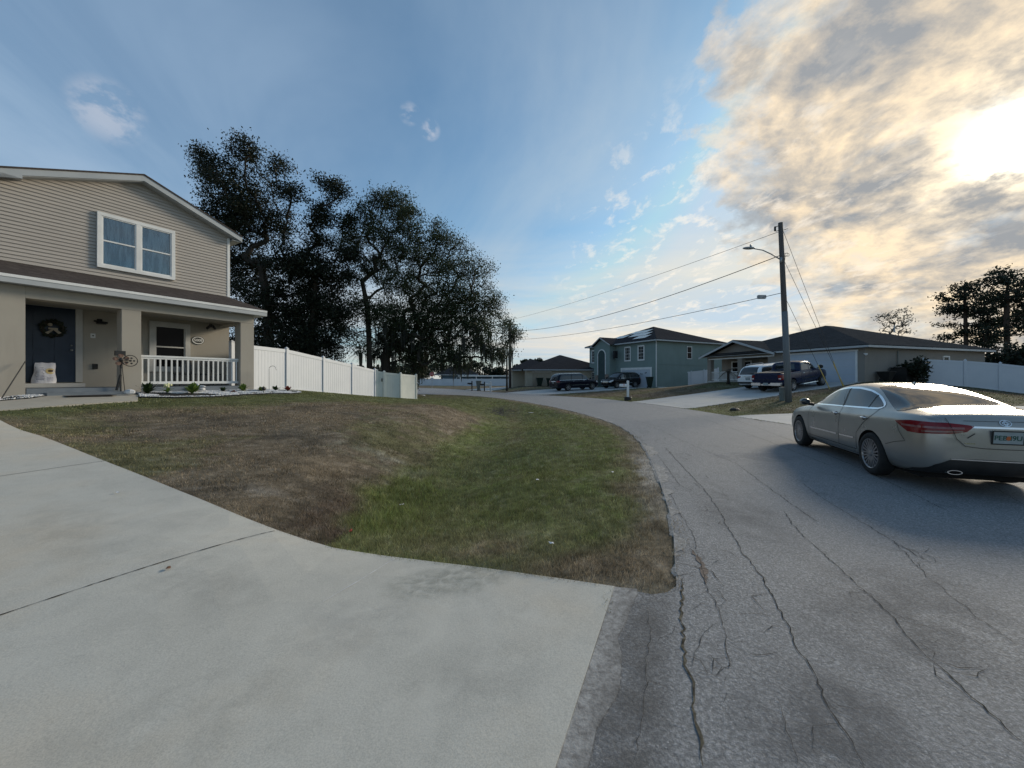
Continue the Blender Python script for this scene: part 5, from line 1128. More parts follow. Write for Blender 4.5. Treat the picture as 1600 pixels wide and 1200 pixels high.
def loft(name,xs,top,belt,wmax,bot,rr,mat,parent,arch=None,crease=.45,lv=2,ws=.965,we=.90,cabmin=.10):
    """car body from side profile (top, belt), plan (wmax) and underside; x forward, y left"""
    bm=bmesh.new(); rings=[]; cl=bm.edges.layers.float.new('crease_edge')
    for x in xs:
        zt,ze,w_,zb=interp(top,x),interp(belt,x),interp(wmax,x),interp(bot,x); h=zt-ze; c=min(1,max(0,(h-cabmin*.4)/.28)); c=c*c*(3-2*c)
        r=interp(rr,x) if isinstance(rr,list) else rr
        P=[(0,zb),(w_*.84,zb),(w_*.955,zb+.09),(w_,zb+(ze-zb)*.52),(w_*ws,ze-.10),(w_*we,ze)]
        cab=[(w_*r,ze+h*.84),(w_*r*.74,ze+h*.975),(0,zt)]; hood=[(w_*.70,ze+h*.62),(w_*.42,ze+h*.92),(0,zt)]
        P+=[(a[0]*c+b[0]*(1-c),a[1]*c+b[1]*(1-c)) for a,b in zip(cab,hood)]
        n=len(P); ring=[bm.verts.new((x,p[0],p[1])) for p in P]+[bm.verts.new((x,-P[i][0],P[i][1])) for i in range(n-2,0,-1)]; rings.append(ring)
    N_=len(rings[0])
    for a,b in zip(rings[:-1],rings[1:]):
        for k in range(N_):
            k2=(k+1)%N_; bm.faces.new((a[k],a[k2],b[k2],b[k]))
    bm.faces.new(rings[0][::-1]); bm.faces.new(rings[-1])
    n=9
    for a,b in zip(rings[:-1],rings[1:]):
        for k,cv in ((4,crease),(5,crease*.9),(1,.5),(6,.35)):
            for kk in (k,N_-k):
                e=bm.edges.get((a[kk],b[kk])); 
                if e: e[cl]=cv
    bmesh.ops.recalc_face_normals(bm,faces=bm.faces)
    me=bpy.data.meshes.new(name); bm.to_mesh(me); bm.free(); me.materials.append(mat); me.materials.append(M['arch_dark'])
    o=bpy.data.objects.new(name,me); COL.objects.link(o)
    s=o.modifiers.new('s','SUBSURF'); s.levels=lv; s.render_levels=lv
    cuts=[]
    if arch:
        ax,rad_,zc=arch
        for xx in ax:
            for sg in (-1,1):
                mb=MB(); mb.lathe([(rad_,sg*.58),(rad_,sg*1.3)],36,axis='y',c=(xx,0,zc)); c=mb.obj('cut',M['arch_dark']); cuts.append(c)
                b=o.modifiers.new('b','BOOLEAN'); b.operation='DIFFERENCE'; b.object=c; b.solver='EXACT'
    dg=bpy.context.evaluated_depsgraph_get(); dg.update(); ev=o.evaluated_get(dg); nm=bpy.data.meshes.new_from_object(ev)
    if arch:
        for p in nm.polygons:
            cc=p.center
            for xx in arch[0]:
                d=math.hypot(cc.x-xx,cc.z-arch[2])
                if d<arch[1]+.012 and abs(cc.y)>.5 and abs(cc.y)<.99 and (d<arch[1]-.02 or abs(p.normal.y)<.3): p.material_index=1
    bpy.data.objects.remove(o)
    for c in cuts: bpy.data.objects.remove(c)
    nm.polygons.foreach_set('use_smooth',[True]*len(nm.polygons)); nm.name=name
    o=bpy.data.objects.new(name,nm); COL.objects.link(o); o.parent=parent
    try: nm.set_sharp_from_angle(angle=R(42))
    except Exception: pass
    return o
class Decal:
    def __init__(s,body):
        bm=bmesh.new(); bm.from_mesh(body.data); s.t=BVHTree.FromBMesh(bm); bm.free()
    def project(s,side,a,b,off):
        # side: 'L','R','B'(rear),'F','T'
        o,d={'L':((a,4,b),(0,-1,0)),'R':((a,-4,b),(0,1,0)),'B':((-6,a,b),(1,0,0)),'F':((6,a,b),(-1,0,0)),'T':((a,b,4),(0,0,-1))}[side]
        h,n,_,_=s.t.ray_cast(Vector(o),Vector(d))
        if h is None: return None
        if n.dot(Vector(d))>0: n=-n
        return h+n*off
    def patch(s,name,side,poly,mat,parent,off=.004,res=.07):
        tris=tessellate_polygon([[Vector((p[0],p[1],0)) for p in poly]])
        bm=bmesh.new(); vs=[bm.verts.new((p[0],p[1],0)) for p in poly]
        for t in tris:
            try: bm.faces.new([vs[i] for i in t])
            except ValueError: pass
        for _ in range(6):
            es=[e for e in bm.edges if e.calc_length()>res]
            if not es: break
            bmesh.ops.subdivide_edges(bm,edges=es,cuts=1); bmesh.ops.triangulate(bm,faces=bm.faces)
        bad=[]
        for v in bm.verts:
            q=s.project(side,v.co.x,v.co.y,off)
            if q is None: bad.append(v)
            else: v.co=q
        bmesh.ops.delete(bm,geom=bad,context='VERTS')
        bmesh.ops.recalc_face_normals(bm,faces=bm.faces)
        me=bpy.data.meshes.new(name); bm.to_mesh(me); bm.free(); me.materials.append(mat); me.polygons.foreach_set('use_smooth',[True]*len(me.polygons))
        o=bpy.data.objects.new(name,me); COL.objects.link(o); o.parent=parent; return o
    def line(s,name,side,pts,w_,mat,parent,off=.004,closed=False):
        P=[]; pl=list(pts)+([pts[0]] if closed else [])
        for a,b in zip(pl[:-1],pl[1:]):
            n=max(1,int(math.hypot(b[0]-a[0],b[1]-a[1])/.04))
            for k in range(n): P.append((a[0]+(b[0]-a[0])*k/n,a[1]+(b[1]-a[1])*k/n))
        if not closed: P.append(pl[-1])
        n=len(P); vs=[];fs=[];ok=[]
        for i in range(n):
            a=P[(i-1)%n] if closed else P[max(i-1,0)]; b=P[(i+1)%n] if closed else P[min(i+1,n-1)]
            dx,dy=b[0]-a[0],b[1]-a[1]; l=math.hypot(dx,dy)+1e-9; nx_,ny_=-dy/l*w_/2,dx/l*w_/2
            A=s.project(side,P[i][0]+nx_,P[i][1]+ny_,off); B=s.project(side,P[i][0]-nx_,P[i][1]-ny_,off); ok.append(A is not None and B is not None)
            vs+=[A or (0,0,0),B or (0,0,0)]
        for i in range(n if closed else n-1):
            j=(i+1)%n
            if ok[i] and ok[j]: fs.append((2*i,2*i+1,2*j+1,2*j))
        mb=MB(); mb.add(vs,fs); return mb.obj(name,mat,parent,smooth=True)
def chaikin(p,n=2,closed=True):
    for _ in range(n):
        q=[]
        m=len(p)
        for i in range(m if closed else m-1):
            a,b=p[i],p[(i+1)%m]; q+=[(a[0]*.8+b[0]*.2,a[1]*.8+b[1]*.2),(a[0]*.2+b[0]*.8,a[1]*.2+b[1]*.8)]
        p=q
    return p
def wheel(parent,x,y,r,w_,rim,spokes,side,rimmat=None,darkmat=None,style='double'):
    g=empty('wheel',(x,y,r)); g.parent=parent; s=side; yo=s*w_/2
    mb=MB(); mb.lathe([(rim*r,-w_/2),(r*.93,-w_/2),(r*.985,-w_*.38),(r,-w_*.2),(r,w_*.2),(r*.985,w_*.38),(r*.93,w_/2),(rim*r+.01,w_/2),(rim*r,w_/2-.02)],40,axis='y',caps=False); mb.obj('tyre',M['rubber'],g,smooth=True)
    mb=MB(); R1=rim*r
    # rim barrel and lip
    mb.lathe([(R1*1.02,yo*.98),(R1*.965,yo*.99),(R1*.94,yo*.80),(R1*.93,yo*.1)],40,axis='y',mi=0,caps=False)
    ro=mb.obj('rim',[rimmat or M['alloy']],g,smooth=True,fix=False)
    mb=MB(); mb.lathe([(R1*.95,yo*.25),(0.001,yo*.30)],32,axis='y',caps=False); mb.obj('rim_back',darkmat or M['arch_dark'],g,fix=False)
    mb=MB()
    for k in range(spokes):
        a0=2*math.pi*k/spokes+.15
        for da in ((-.17,.17) if style=='double' else (0,)):
            wi,wo=(.012*r/.33,.019*r/.33) if style=='double' else (.035*r/.33,.05*r/.33)
            c,s_=math.cos(a0+da*.25),math.sin(a0+da*.25); c2,s2=math.cos(a0+da),math.sin(a0+da); p0=(R1*.16*c,R1*.16*s_); p1=(R1*.965*c2,R1*.965*s2); dx,dy=p1[0]-p0[0],p1[1]-p0[1]; l=math.hypot(dx,dy); nx_,ny_=-dy/l,dx/l
            yi,ye=yo*.82,yo*.93
            q=[(p0[0]+nx_*wi,yi,p0[1]+ny_*wi),(p0[0]-nx_*wi,yi,p0[1]-ny_*wi),(p1[0]-nx_*wo*.6,ye,p1[1]-ny_*wo*.6),(p1[0]+nx_*wo*.6,ye,p1[1]+ny_*wo*.6)]
            b=[(v[0],v[1]-s*.03,v[2]) for v in q]; mb.add(q+b,[(0,1,2,3),(7,6,5,4),(0,3,7,4),(1,5,6,2),(0,4,5,1),(3,2,6,7)])
    mb.lathe([(R1*.22,yo*.70),(R1*.2,yo*.88),(R1*.08,yo*.93),(.001,yo*.93)],20,axis='y'); mb.obj('spokes',rimmat or M['alloy'],ro)
    return g
def plate(parent,D,side,cy,cz,txt,w_=.305,h=.152,n=None):
    p=D.project(side,cy,cz,.012)
    o=empty('licence_plate',p); o.parent=parent
    if side=='B': o.rotation_euler=(0,R(-6),0)
    mb=MB(); mb.box(-.004,.004,-w_/2,w_/2,-h/2,h/2); pm=mb.obj('plate_face',M['plate'],o,bevel=.002)
    mb=MB(); t=.012
    for b in ((-w_/2-t,w_/2+t,h/2,h/2+t),(-w_/2-t,w_/2+t,-h/2-t,-h/2),(-w_/2-t,-w_/2,-h/2,h/2),(w_/2,w_/2+t,-h/2,h/2)): mb.box(-.008,.003,b[0],b[1],b[2],b[3])
    mb.obj('plate_frame',M['black_plastic'],o)
    if txt:
        # seen from behind (looking toward +x) left of picture is +y
        rot=(R(90),0,R(-90))
        text(txt[0],.085,M['plate_green'],o,(-.006,.078,-.005),rot,'plate_letters',.001,bold=.001); text(txt[1],.085,M['plate_green'],o,(-.006,-.078,-.005),rot,'plate_letters',.001,bold=.001)
        mb=MB(); mb.sphere((-.005,.0,-.005),.028,10,6,sc=(.15,1,1)); mb.obj('orange_emblem',M['orange'],o)
    return o
def place(root,x,y,hx,hy,wb):
    """origin = mid wheelbase on the ground"""
    l=math.hypot(hx,hy); hx/=l;hy/=l; zf=H(x+hx*wb/2,y+hy*wb/2); zr=H(x-hx*wb/2,y-hy*wb/2)
    root.location=(x,y,(zf+zr)/2+.022); root.rotation_euler=(0,-math.atan2(zf-zr,wb),math.atan2(hy,hx))
# ======================= silver sedan =======================
car=empty('parked_car',(0,0,0)); tag(car,'champagne silver sedan on the asphalt at the right edge of the view, seen from behind','car')
top=[(-2.585,.90),(-2.56,.955),(-2.50,1.055),(-2.40,1.095),(-2.15,1.115),(-1.93,1.135),(-1.5,1.305),(-1.05,1.435),(-.6,1.470),(-.35,1.475),(0,1.45),(.25,1.395),(.6,1.235),(.95,1.05),(1.05,1.015),(1.5,.965),(1.9,.88),(2.2,.79),(2.33,.72),(2.38,.62)]
belt=[(-2.585,.84),(-2.56,.90),(-2.50,1.0),(-2.40,1.035),(-1.95,1.045),(-1.0,1.015),(0,.985),(.95,.945),(1.5,.89),(1.9,.82),(2.2,.735),(2.33,.67),(2.38,.58)]
wm=[(-2.585,.60),(-2.56,.71),(-2.50,.81),(-2.40,.87),(-2.15,.905),(-1.5,.92),(0,.92),(1.0,.915),(1.6,.905),(1.95,.875),(2.2,.80),(2.33,.66),(2.38,.5)]
bt=[(-2.585,.44),(-2.56,.36),(-2.5,.30),(-2.3,.25),(-1.9,.21),(1.7,.19),(2.2,.21),(2.38,.30)]
rr_=[(-2.5,.62),(-1.9,.66),(-1.5,.66),(-.6,.68),(.2,.68),(.95,.72)]
body=loft('body',[-2.585,-2.56,-2.50,-2.40,-2.15,-1.95,-1.5,-1.0,-.6,-.1,.25,.6,.93,1.1,1.5,1.9,2.2,2.33,2.38],top,belt,wm,bt,rr_,M['paint_silver'],car,arch=((-1.41,1.41),.375,.335),lv=3)
D=Decal(body)
for sd in 'LR':
    dlo=[(.80,.995),(.72,1.05),(.40,1.215),(.12,1.315),(-.2,1.36),(-.6,1.365),(-.95,1.33),(-1.25,1.245),(-1.50,1.125),(-1.53,1.085),(-1.44,1.055),(-1.1,1.045),(0,1.02)]
    ch=D.line('window_trim',sd,chaikin(dlo,1),.028,M['chrome'],car,.0055,closed=True)
    fr=[(.74,1.01),(.40,1.20),(.12,1.30),(-.20,1.345),(-.27,1.345),(-.37,1.035),(0,1.03)]; rw=[(-.33,1.345),(-.6,1.35),(-.95,1.315),(-1.16,1.265),(-1.17,1.06),(-.43,1.04)]; qw=[(-1.20,1.25),(-1.47,1.125),(-1.49,1.085),(-1.42,1.068),(-1.205,1.062)]
    for nm_,pp in (('front_window',fr),('rear_window',rw),('quarter_window',qw)): D.patch(nm_,sd,pp,M['car_glass'],car,.006,.05)
    D.line('door_pillar_trim',sd,[(-.295,1.35),(-.40,1.03)],.055,M['black_plastic'],car,.0058); D.line('divider_trim',sd,[(-1.185,1.262),(-1.188,1.055)],.03,M['black_plastic'],car,.0062)
    D.line('door_seam',sd,[(-.40,1.02),(-.42,.80),(-.40,.45),(-.36,.33)],.009,M['arch_dark'],car,.003); D.line('door_seam',sd,[(.86,.96),(.92,.80),(.90,.45),(.86,.34)],.009,M['arch_dark'],car,.003)
    D.line('door_seam',sd,[(-1.50,1.05),(-1.42,.95),(-1.20,.80),(-1.02,.62),(-.98,.42),(-.96,.33)],.009,M['arch_dark'],car,.003)
    D.line('sill_seam',sd,[(.95,.335),(-.95,.325)],.009,M['arch_dark'],car,.003)
    D.line('body_side_moulding',sd,[(.80,.50),(-.33,.51)],.026,M['chrome'],car,.008); D.line('body_side_moulding',sd,[(-.44,.512),(-.92,.52)],.026,M['chrome'],car,.008)
    D.line('rocker_trim',sd,[(.9,.262),(-.96,.256)],.016,M['chrome'],car,.006)
    for hx in (-.22,-1.16):
        p=D.project(sd,hx,.885,.0); sg=1 if sd=='L' else -1
        D.patch('handle_recess',sd,[(hx-.05+.05*math.cos(t),.885+.036*math.sin(t)) for t in [k*math.pi/8 for k in range(16)]],M['arch_dark'] if False else M['alloy_dark'],car,.003,.03)
        mb=MB(); mb.tube([(hx+.03,p.y+sg*.004,.892),(hx+.01,p.y+sg*.034,.894),(hx-.09,p.y+sg*.040,.894),(hx-.13,p.y+sg*.034,.894),(hx-.145,p.y+sg*.004,.892)],[.012,.015,.016,.014,.010],8); mb.obj('door_handle',M['chrome'],car,smooth=True)
    # tail lamp, side half
    D.patch('tail_light',sd,[(-1.99,.925),(-2.25,.955),(-2.44,.955),(-2.475,.95),(-2.475,.80),(-2.42,.795),(-2.25,.80)],M['tail_red'],car,.006,.04)
    D.line('tail_light_strip',sd,[(-2.14,.885),(-2.46,.884)],.026,M['tail_clear'],car,.010)
    # bumper crease and reflector
    D.line('bumper_seam',sd,[(-2.02,.92),(-2.10,.78),(-2.22,.66),(-2.02,.62),(-1.80,.55)],.007,M['arch_dark'],car,.003)
    D.line('bumper_crease',sd,[(-1.86,.345),(-2.2,.35)],.012,M['alloy'],car,.005)
    mb=MB(); sg=1 if sd=='L' else -1; mb.sphere((.70,sg*1.045,1.045),.10,14,9,sc=(.62,1.05,.72)); mr=mb.obj('side_mirror',M['paint_silver'],car,smooth=True)
    mb=MB(); mb.tube([(.74,sg*.86,.985),(.73,sg*.97,1.0)],[.035,.03],8); mb.obj('mirror_arm',M['black_plastic'],mr)
    mb=MB(); mb.sphere((.655,sg*1.05,1.045),.085,14,9,sc=(.28,1.05,.72)); mb.obj('mirror_glass',M['car_glass'],mr,smooth=True)
# rear glass, lamps, trunk
def sym(p): return p+[(-a,b) for a,b in p[::-1]]
rg=[( -.98,.54),(-1.02,.56),(-1.45,.67),(-1.88,.79),(-1.97,.74),(-2.03,.40),(-2.04,0)]
D.patch('rear_windscreen','T',[(-.965,0),(-.97,.3)]+rg+[(a,-b) for a,b in rg[::-1][1:]]+[(-.97,-.3)],M['car_glass'],car,.005,.06)
ws=[(.36,.0),(.36,.40),(.37,.53),(.90,.70),(1.0,.62),(1.06,.3),(1.07,0)]
D.patch('windscreen','T',ws+[(a,-b) for a,b in ws[::-1][1:-1]],M['car_glass'],car,.005,.06)
mb=MB(); p=D.project('T',-.86,0,0); mb.add([(p.x+.06,0,p.z-.0),(p.x-.07,.02,p.z-.005),(p.x-.07,-.02,p.z-.005),(p.x-.05,0,p.z+.045)],[(0,1,3),(0,3,2),(1,2,3),(0,2,1)]); mb.obj('roof_antenna',M['paint_silver'],car)
for sg in (1,-1):
    D.patch('tail_light','B',[(sg*a,b) for a,b in ((.845,.955),(.60,.952),(.40,.932),(.33,.92),(.42,.845),(.60,.815),(.845,.80))],M['tail_red'],car,.010,.04)
    D.line('tail_light_strip','B',[(sg*.80,.885),(sg*.44,.888)],.026,M['tail_clear'],car,.0130)
    D.line('tail_light_shadow','B',[(sg*.82,.83),(sg*.46,.85)],.02,M['tail_dark'],car,.0130)
    D.line('trunk_seam','B',[(sg*.60,1.01),(sg*.575,.90),(sg*.53,.76),(sg*.44,.665),(sg*.25,.645),(0,.642)],.006,M['arch_dark'],car,.0135)
    D.line('trunk_crease','B',[(sg*.33,.83),(sg*.41,.77)],.012,M['alloy_dark'],car,.004)
    mb=MB(); 
    p=D.project('B',sg*.52,.44,0); n=14
    mb.tube([(-2.50,sg*.52-.0,.315),(-2.30,sg*.52,.315)],.001,6); mb2=MB(); 
    o1=[(sg*.52+.085*math.cos(2*math.pi*k/n),.315+.03*math.sin(2*math.pi*k/n)) for k in range(n)]; o2=[(sg*.52+.070*math.cos(2*math.pi*k/n),.315+.021*math.sin(2*math.pi*k/n)) for k in range(n)]
    mb2.add([(-2.55,a,b) for a,b in o1]+[(-2.55,a,b) for a,b in o2]+[(-2.40,a,b) for a,b in o1],[(k,(k+1)%n,(k+1)%n+n,k+n) for k in range(n)]+[(k,(k+1)%n,(k+1)%n+2*n,k+2*n) for k in range(n)]); mb2.obj('exhaust_tip',M['chrome'],car,fix=False,smooth=False)
D.patch('rear_diffuser','B',sym([(.80,.30),(.72,.40),(.60,.475),(.45,.50),(0,.50)])+[(-.78,.2),(.78,.2)],M['black_plastic'],car,.006,.05)
D.line('diffuser_chrome','B',[(.58,.492),(0,.487),(-.58,.492)],.014,M['chrome'],car,.010)
D.line('trunk_chrome_strip','B',[(.36,.908),(-.36,.908)],.022,M['chrome'],car,.010)
D.line('trunk_lip_shadow','B',[(.42,.985),(-.42,.985)],.004,M['arch_dark'],car,.003)
for rx,rz in ((.058,.036),(.034,.014),(.015,.028)):
    D.line('emblem','B',[(rx*math.cos(2*math.pi*k/24),.965+rz*math.sin(2*math.pi*k/24)) for k in range(24)],.008,M['chrome'],car,.009,closed=True)
D.line('lettering_mark','B',[(.44,.70),(.33,.70)],.010,M['chrome'],car,.004)
plate(car,D,'B',0,.79,('PEB','I9U'))
mb=MB(); mb.box(-2.2,2.1,-.70,.70,.17,.26); mb.obj('underbody',M['arch_dark'],car)
for x in (-1.41,1.41):
    for sg in (1,-1): wheel(car,x,sg*.805,.335,.215,.69,10,sg,darkmat=M['alloy_dark'])
cx,cy=(6.64+5.77)/2,(8.86+6.16)/2
car.scale=(1,.925,1); place(car,cx-.03+.84*.952,cy-.84*.306,.306,.952,2.82)
# ======================= suv builder =======================
def suv(name,label,L_,wb,Hh,W2,paint,glass,hood_z,nose=.95,tail=1.05,rad=.38,rails=True,fastback=.12,lamps='red',style='single',platetxt=None):
    root=empty(name,(0,0,0)); tag(root,label,'suv'); ra=-wb/2;fa=wb/2; xr=ra-tail; xf=fa+nose; bz=hood_z-.06
    top=[(xr,bz-.12),(xr+.03,bz+.02),(xr+.10,bz+.22),(xr+.22+fastback*.5,Hh-.12),(xr+.34+fastback,Hh-.03),(xr+.9,Hh),(fa-1.35,Hh-.005),(fa-1.0,Hh-.05),(fa-.25,hood_z+.06),(fa-.12,hood_z+.02),(fa+.5,hood_z-.03),(xf-.2,hood_z-.10),(xf-.04,hood_z-.22),(xf,hood_z-.36)]
    belt=[(xr,bz-.22),(xr+.03,bz-.03),(xr+.1,bz+.01),(0,bz),(fa-.2,bz-.02),(fa+.5,hood_z-.09),(xf-.2,hood_z-.17),(xf-.04,hood_z-.29),(xf,hood_z-.42)]
    wm=[(xr,W2*.84),(xr+.03,W2*.91),(xr+.12,W2*.965),(xr+.4,W2),(fa,W2),(xf-.3,W2*.97),(xf-.08,W2*.88),(xf,W2*.74)]
    bt=[(xr,.48),(xr+.05,.40),(xr+.3,.32),(fa,.30),(xf-.1,.32),(xf,.42)]
    b=loft('body',[xr,xr+.03,xr+.10,xr+.24,xr+.40+fastback,xr+.95,ra+.6,0,fa-1.35,fa-1.0,fa-.62,fa-.24,fa-.08,fa+.5,xf-.2,xf-.04,xf],top,belt,wm,bt,.80,paint,root,arch=((ra,fa),rad+.05,rad),lv=2)
    D=Decal(b); zb=bz+.055; zt=Hh-.13
    for sd in 'LR':
        ws=[([(fa-.42,zb),(fa-.95,zt-.02),(fa-1.22,zt),(fa-1.25,zb)],'front_window'),([(fa-1.33,zb),(fa-1.31,zt),(ra+.62,zt),(ra+.52,zb)],'rear_window'),([(ra+.44,zb),(ra+.54,zt),(xr+.50,zt-.03),(xr+.30,zb+.04)],'quarter_window')]
        D.line('window_trim',sd,[(fa-.38,zb-.02),(xr+.27,zb-.01)],.02,M['chrome'],root,.006)
        for pp,nm in ws: D.patch(nm,sd,pp,glass,root,.006,.12)
        for xx in (fa-1.29,ra+.48): D.line('door_seam',sd,[(xx,bz),(xx,.48)],.012,M['arch_dark'],root,.004)
        D.line('door_seam',sd,[(fa-.30,bz),(fa-.33,.48)],.012,M['arch_dark'],root,.004)
        D.line('body_side_moulding',sd,[(fa-.45,.62),(ra+.5,.62)],.04,M['chrome'] if lamps!='white' else M['black_plastic'],root,.008)
        for hx in (fa-1.15,ra+.75): 
            p=D.project(sd,hx,bz-.10,.012); sg=1 if sd=='L' else -1; mb=MB(); mb.tube([(hx-.09,p.y,bz-.1),(hx-.07,p.y+sg*.02,bz-.1),(hx+.07,p.y+sg*.02,bz-.1),(hx+.09,p.y,bz-.1)],.014,6); mb.obj('door_handle',M['chrome'],root)
        D.patch('tail_light',sd,[(xr+.02,bz-.02),(xr+.30,bz-.03),(xr+.26,bz-.13),(xr+.02,bz-.22)],M['tail_red'],root,.007,.08)
        D.patch('headlight',sd,[(xf-.06,hood_z-.28),(xf-.42,hood_z-.17),(xf-.38,hood_z-.33),(xf-.06,hood_z-.42)],M['head_clear'],root,.007,.08)
        sg=1 if sd=='L' else -1; mb=MB(); mb.sphere((fa-.38,sg*(W2+.12),bz+.13),.13,10,7,sc=(.55,1,.85)); mb.tube([(fa-.38,sg*W2*.9,bz+.06),(fa-.38,sg*(W2+.06),bz+.10)],.03,6); mb.obj('side_mirror',paint if lamps=='red' else M['black_plastic'],root,smooth=True)
        if rails:
            mb=MB(); y=sg*W2*.66; mb.tube([(xr+.75,y,Hh-.03),(xr+.85,y,Hh+.04),(fa-1.5,y,Hh+.04),(fa-1.4,y,Hh-.02)],.018,6); mb.obj('roof_rail',M['galv'],root)
    D.patch('rear_windscreen','B',sym([(W2*.70,zb+.05),(W2*.60,zt-.02),(0,zt+.0)])+[(-W2*.72,zb+.02),(W2*.72,zb+.02)],glass,root,.008,.12)
    D.patch('windscreen','T',sym([(fa-.42,W2*.72),(fa-.90,W2*.60),(fa-.95,0)])[:3]+[(fa-.90,-W2*.60),(fa-.42,-W2*.72),(fa-.30,-W2*.3),(fa-.28,0),(fa-.30,W2*.3)],glass,root,.006,.12)
    for sg in (1,-1):
        D.patch('tail_light','B',[(sg*W2*.90,bz-.0),(sg*W2*.55,bz-.05),(sg*W2*.62,bz-.13),(sg*W2*.90,bz-.22)],M['tail_red'],root,.010,.08)
        D.patch('headlight','F',[(sg*W2*.86,hood_z-.30),(sg*W2*.52,hood_z-.32),(sg*W2*.55,hood_z-.46),(sg*W2*.86,hood_z-.46)],M['head_clear'],root,.010,.08)
    D.patch('grille','F',[(-W2*.46,hood_z-.28),(W2*.46,hood_z-.28),(W2*.42,hood_z-.56),(-W2*.42,hood_z-.56)],M['alloy_dark'],root,.009,.08)
    for k in range(4): zz=hood_z-.31-k*.07; D.line('grille_bar','F',[(-W2*.43,zz),(W2*.43,zz)],.02,M['chrome'],root,.014)
    D.patch('rear_bumper','B',[(-W2*.85,.46),(W2*.85,.46),(W2*.85,.60),(-W2*.85,.60)],M['black_plastic'],root,.010,.1)
    D.line('tailgate_trim','B',[(-W2*.45,bz-.07),(W2*.45,bz-.07)],.03,M['chrome'],root,.010)
    plate(root,D,'B',0,bz-.22,platetxt)
    mb=MB(); mb.box(xr+.3,xf-.3,-W2*.75,W2*.75,.28,.36); mb.obj('underbody',M['arch_dark'],root)
    for x in (ra,fa):
        for sg in (1,-1): wheel(root,x,sg*(W2-.13),rad,.25,.66,6,sg,style='single')
    return root
def clone_car(o,label):
    c=copy_tree(o); c['label']=label; return c
s1=suv('parked_suv','white suv parked beside the dark pickup on the pale driveway',4.95,2.85,1.76,.96,M['paint_white'],M['car_glass'],1.10,.95,1.12,.37,fastback=.18,platetxt=None)
h=(.93,.36); place(s1,17.0+.93*2.55,27.7+.36*2.55-.1,.93,.36,2.85)
s2=suv('parked_suv','long dark navy suv parked nearer the street, tail to the left, by the teal house',5.6,3.30,1.93,1.0,M['paint_dark'],M['car_glass'],1.20,1.0,1.30,.40)
rx,ry=6.1,42.0; place(s2,rx+.893*1.65-.45*.87*1,ry+.45*1.65+.893*.87,.893,.45,3.3)
s3=suv('parked_suv','black suv facing the street in front of the teal house garage door',5.1,2.95,1.90,1.0,M['paint_black'],M['car_glass'],1.20,.95,1.10,.40)
place(s3,(11.5+14.07)/2-.45*.1+.4,(45+46.4)/2+.87,-.87,-.49,2.95)
# ======================= pickup =======================
tk=empty('pickup_truck',(0,0,0)); tag(tk,'dark navy pickup truck parked on the pale driveway behind the wooden pole','pickup truck')
wb=3.55; ra,fa=-wb/2,wb/2; xr,xf=ra-1.18,fa+.95; W2=1.0
top=[(xr,1.24),(xr+.04,1.30),(xr+.3,1.30),(ra+.93,1.30),(ra+.97,1.34),(ra+1.06,1.78),(ra+1.2,1.87),(ra+1.6,1.89),(fa-1.45,1.88),(fa-1.2,1.82),(fa-.42,1.30),(fa-.25,1.24),(fa+.3,1.20),(xf-.15,1.12),(xf-.02,1.0),(xf,.86)]
belt=[(xr,1.17),(xr+.04,1.23),(ra+.9,1.235),(fa-.4,1.20),(fa+.3,1.13),(xf-.15,1.04),(xf-.02,.92),(xf,.78)]
wm=[(xr,W2*.93),(xr+.04,W2*.965),(xr+.3,W2),(fa+.3,W2),(xf-.25,W2*.95),(xf-.02,W2*.82),(xf,W2*.72)]
bt=[(xr,.62),(xr+.3,.52),(ra+.6,.42),(fa,.42),(xf-.1,.45),(xf,.55)]
body=loft('body',[xr,xr+.04,xr+.3,ra-.4,ra+.4,ra+.90,ra+.96,ra+1.05,ra+1.18,ra+1.6,fa-1.45,fa-1.15,fa-.75,fa-.42,fa-.22,fa+.35,xf-.15,xf-.02,xf],top,belt,wm,bt,.84,M['paint_navy'],tk,arch=((ra,fa),.45,.40),lv=2,we=.93)
D=Decal(body)
mb=MB(); mb.box(xr+.08,ra+.88,-.78,.78,1.302,1.306); mb.obj('bed_liner',M['black_plastic'],tk)
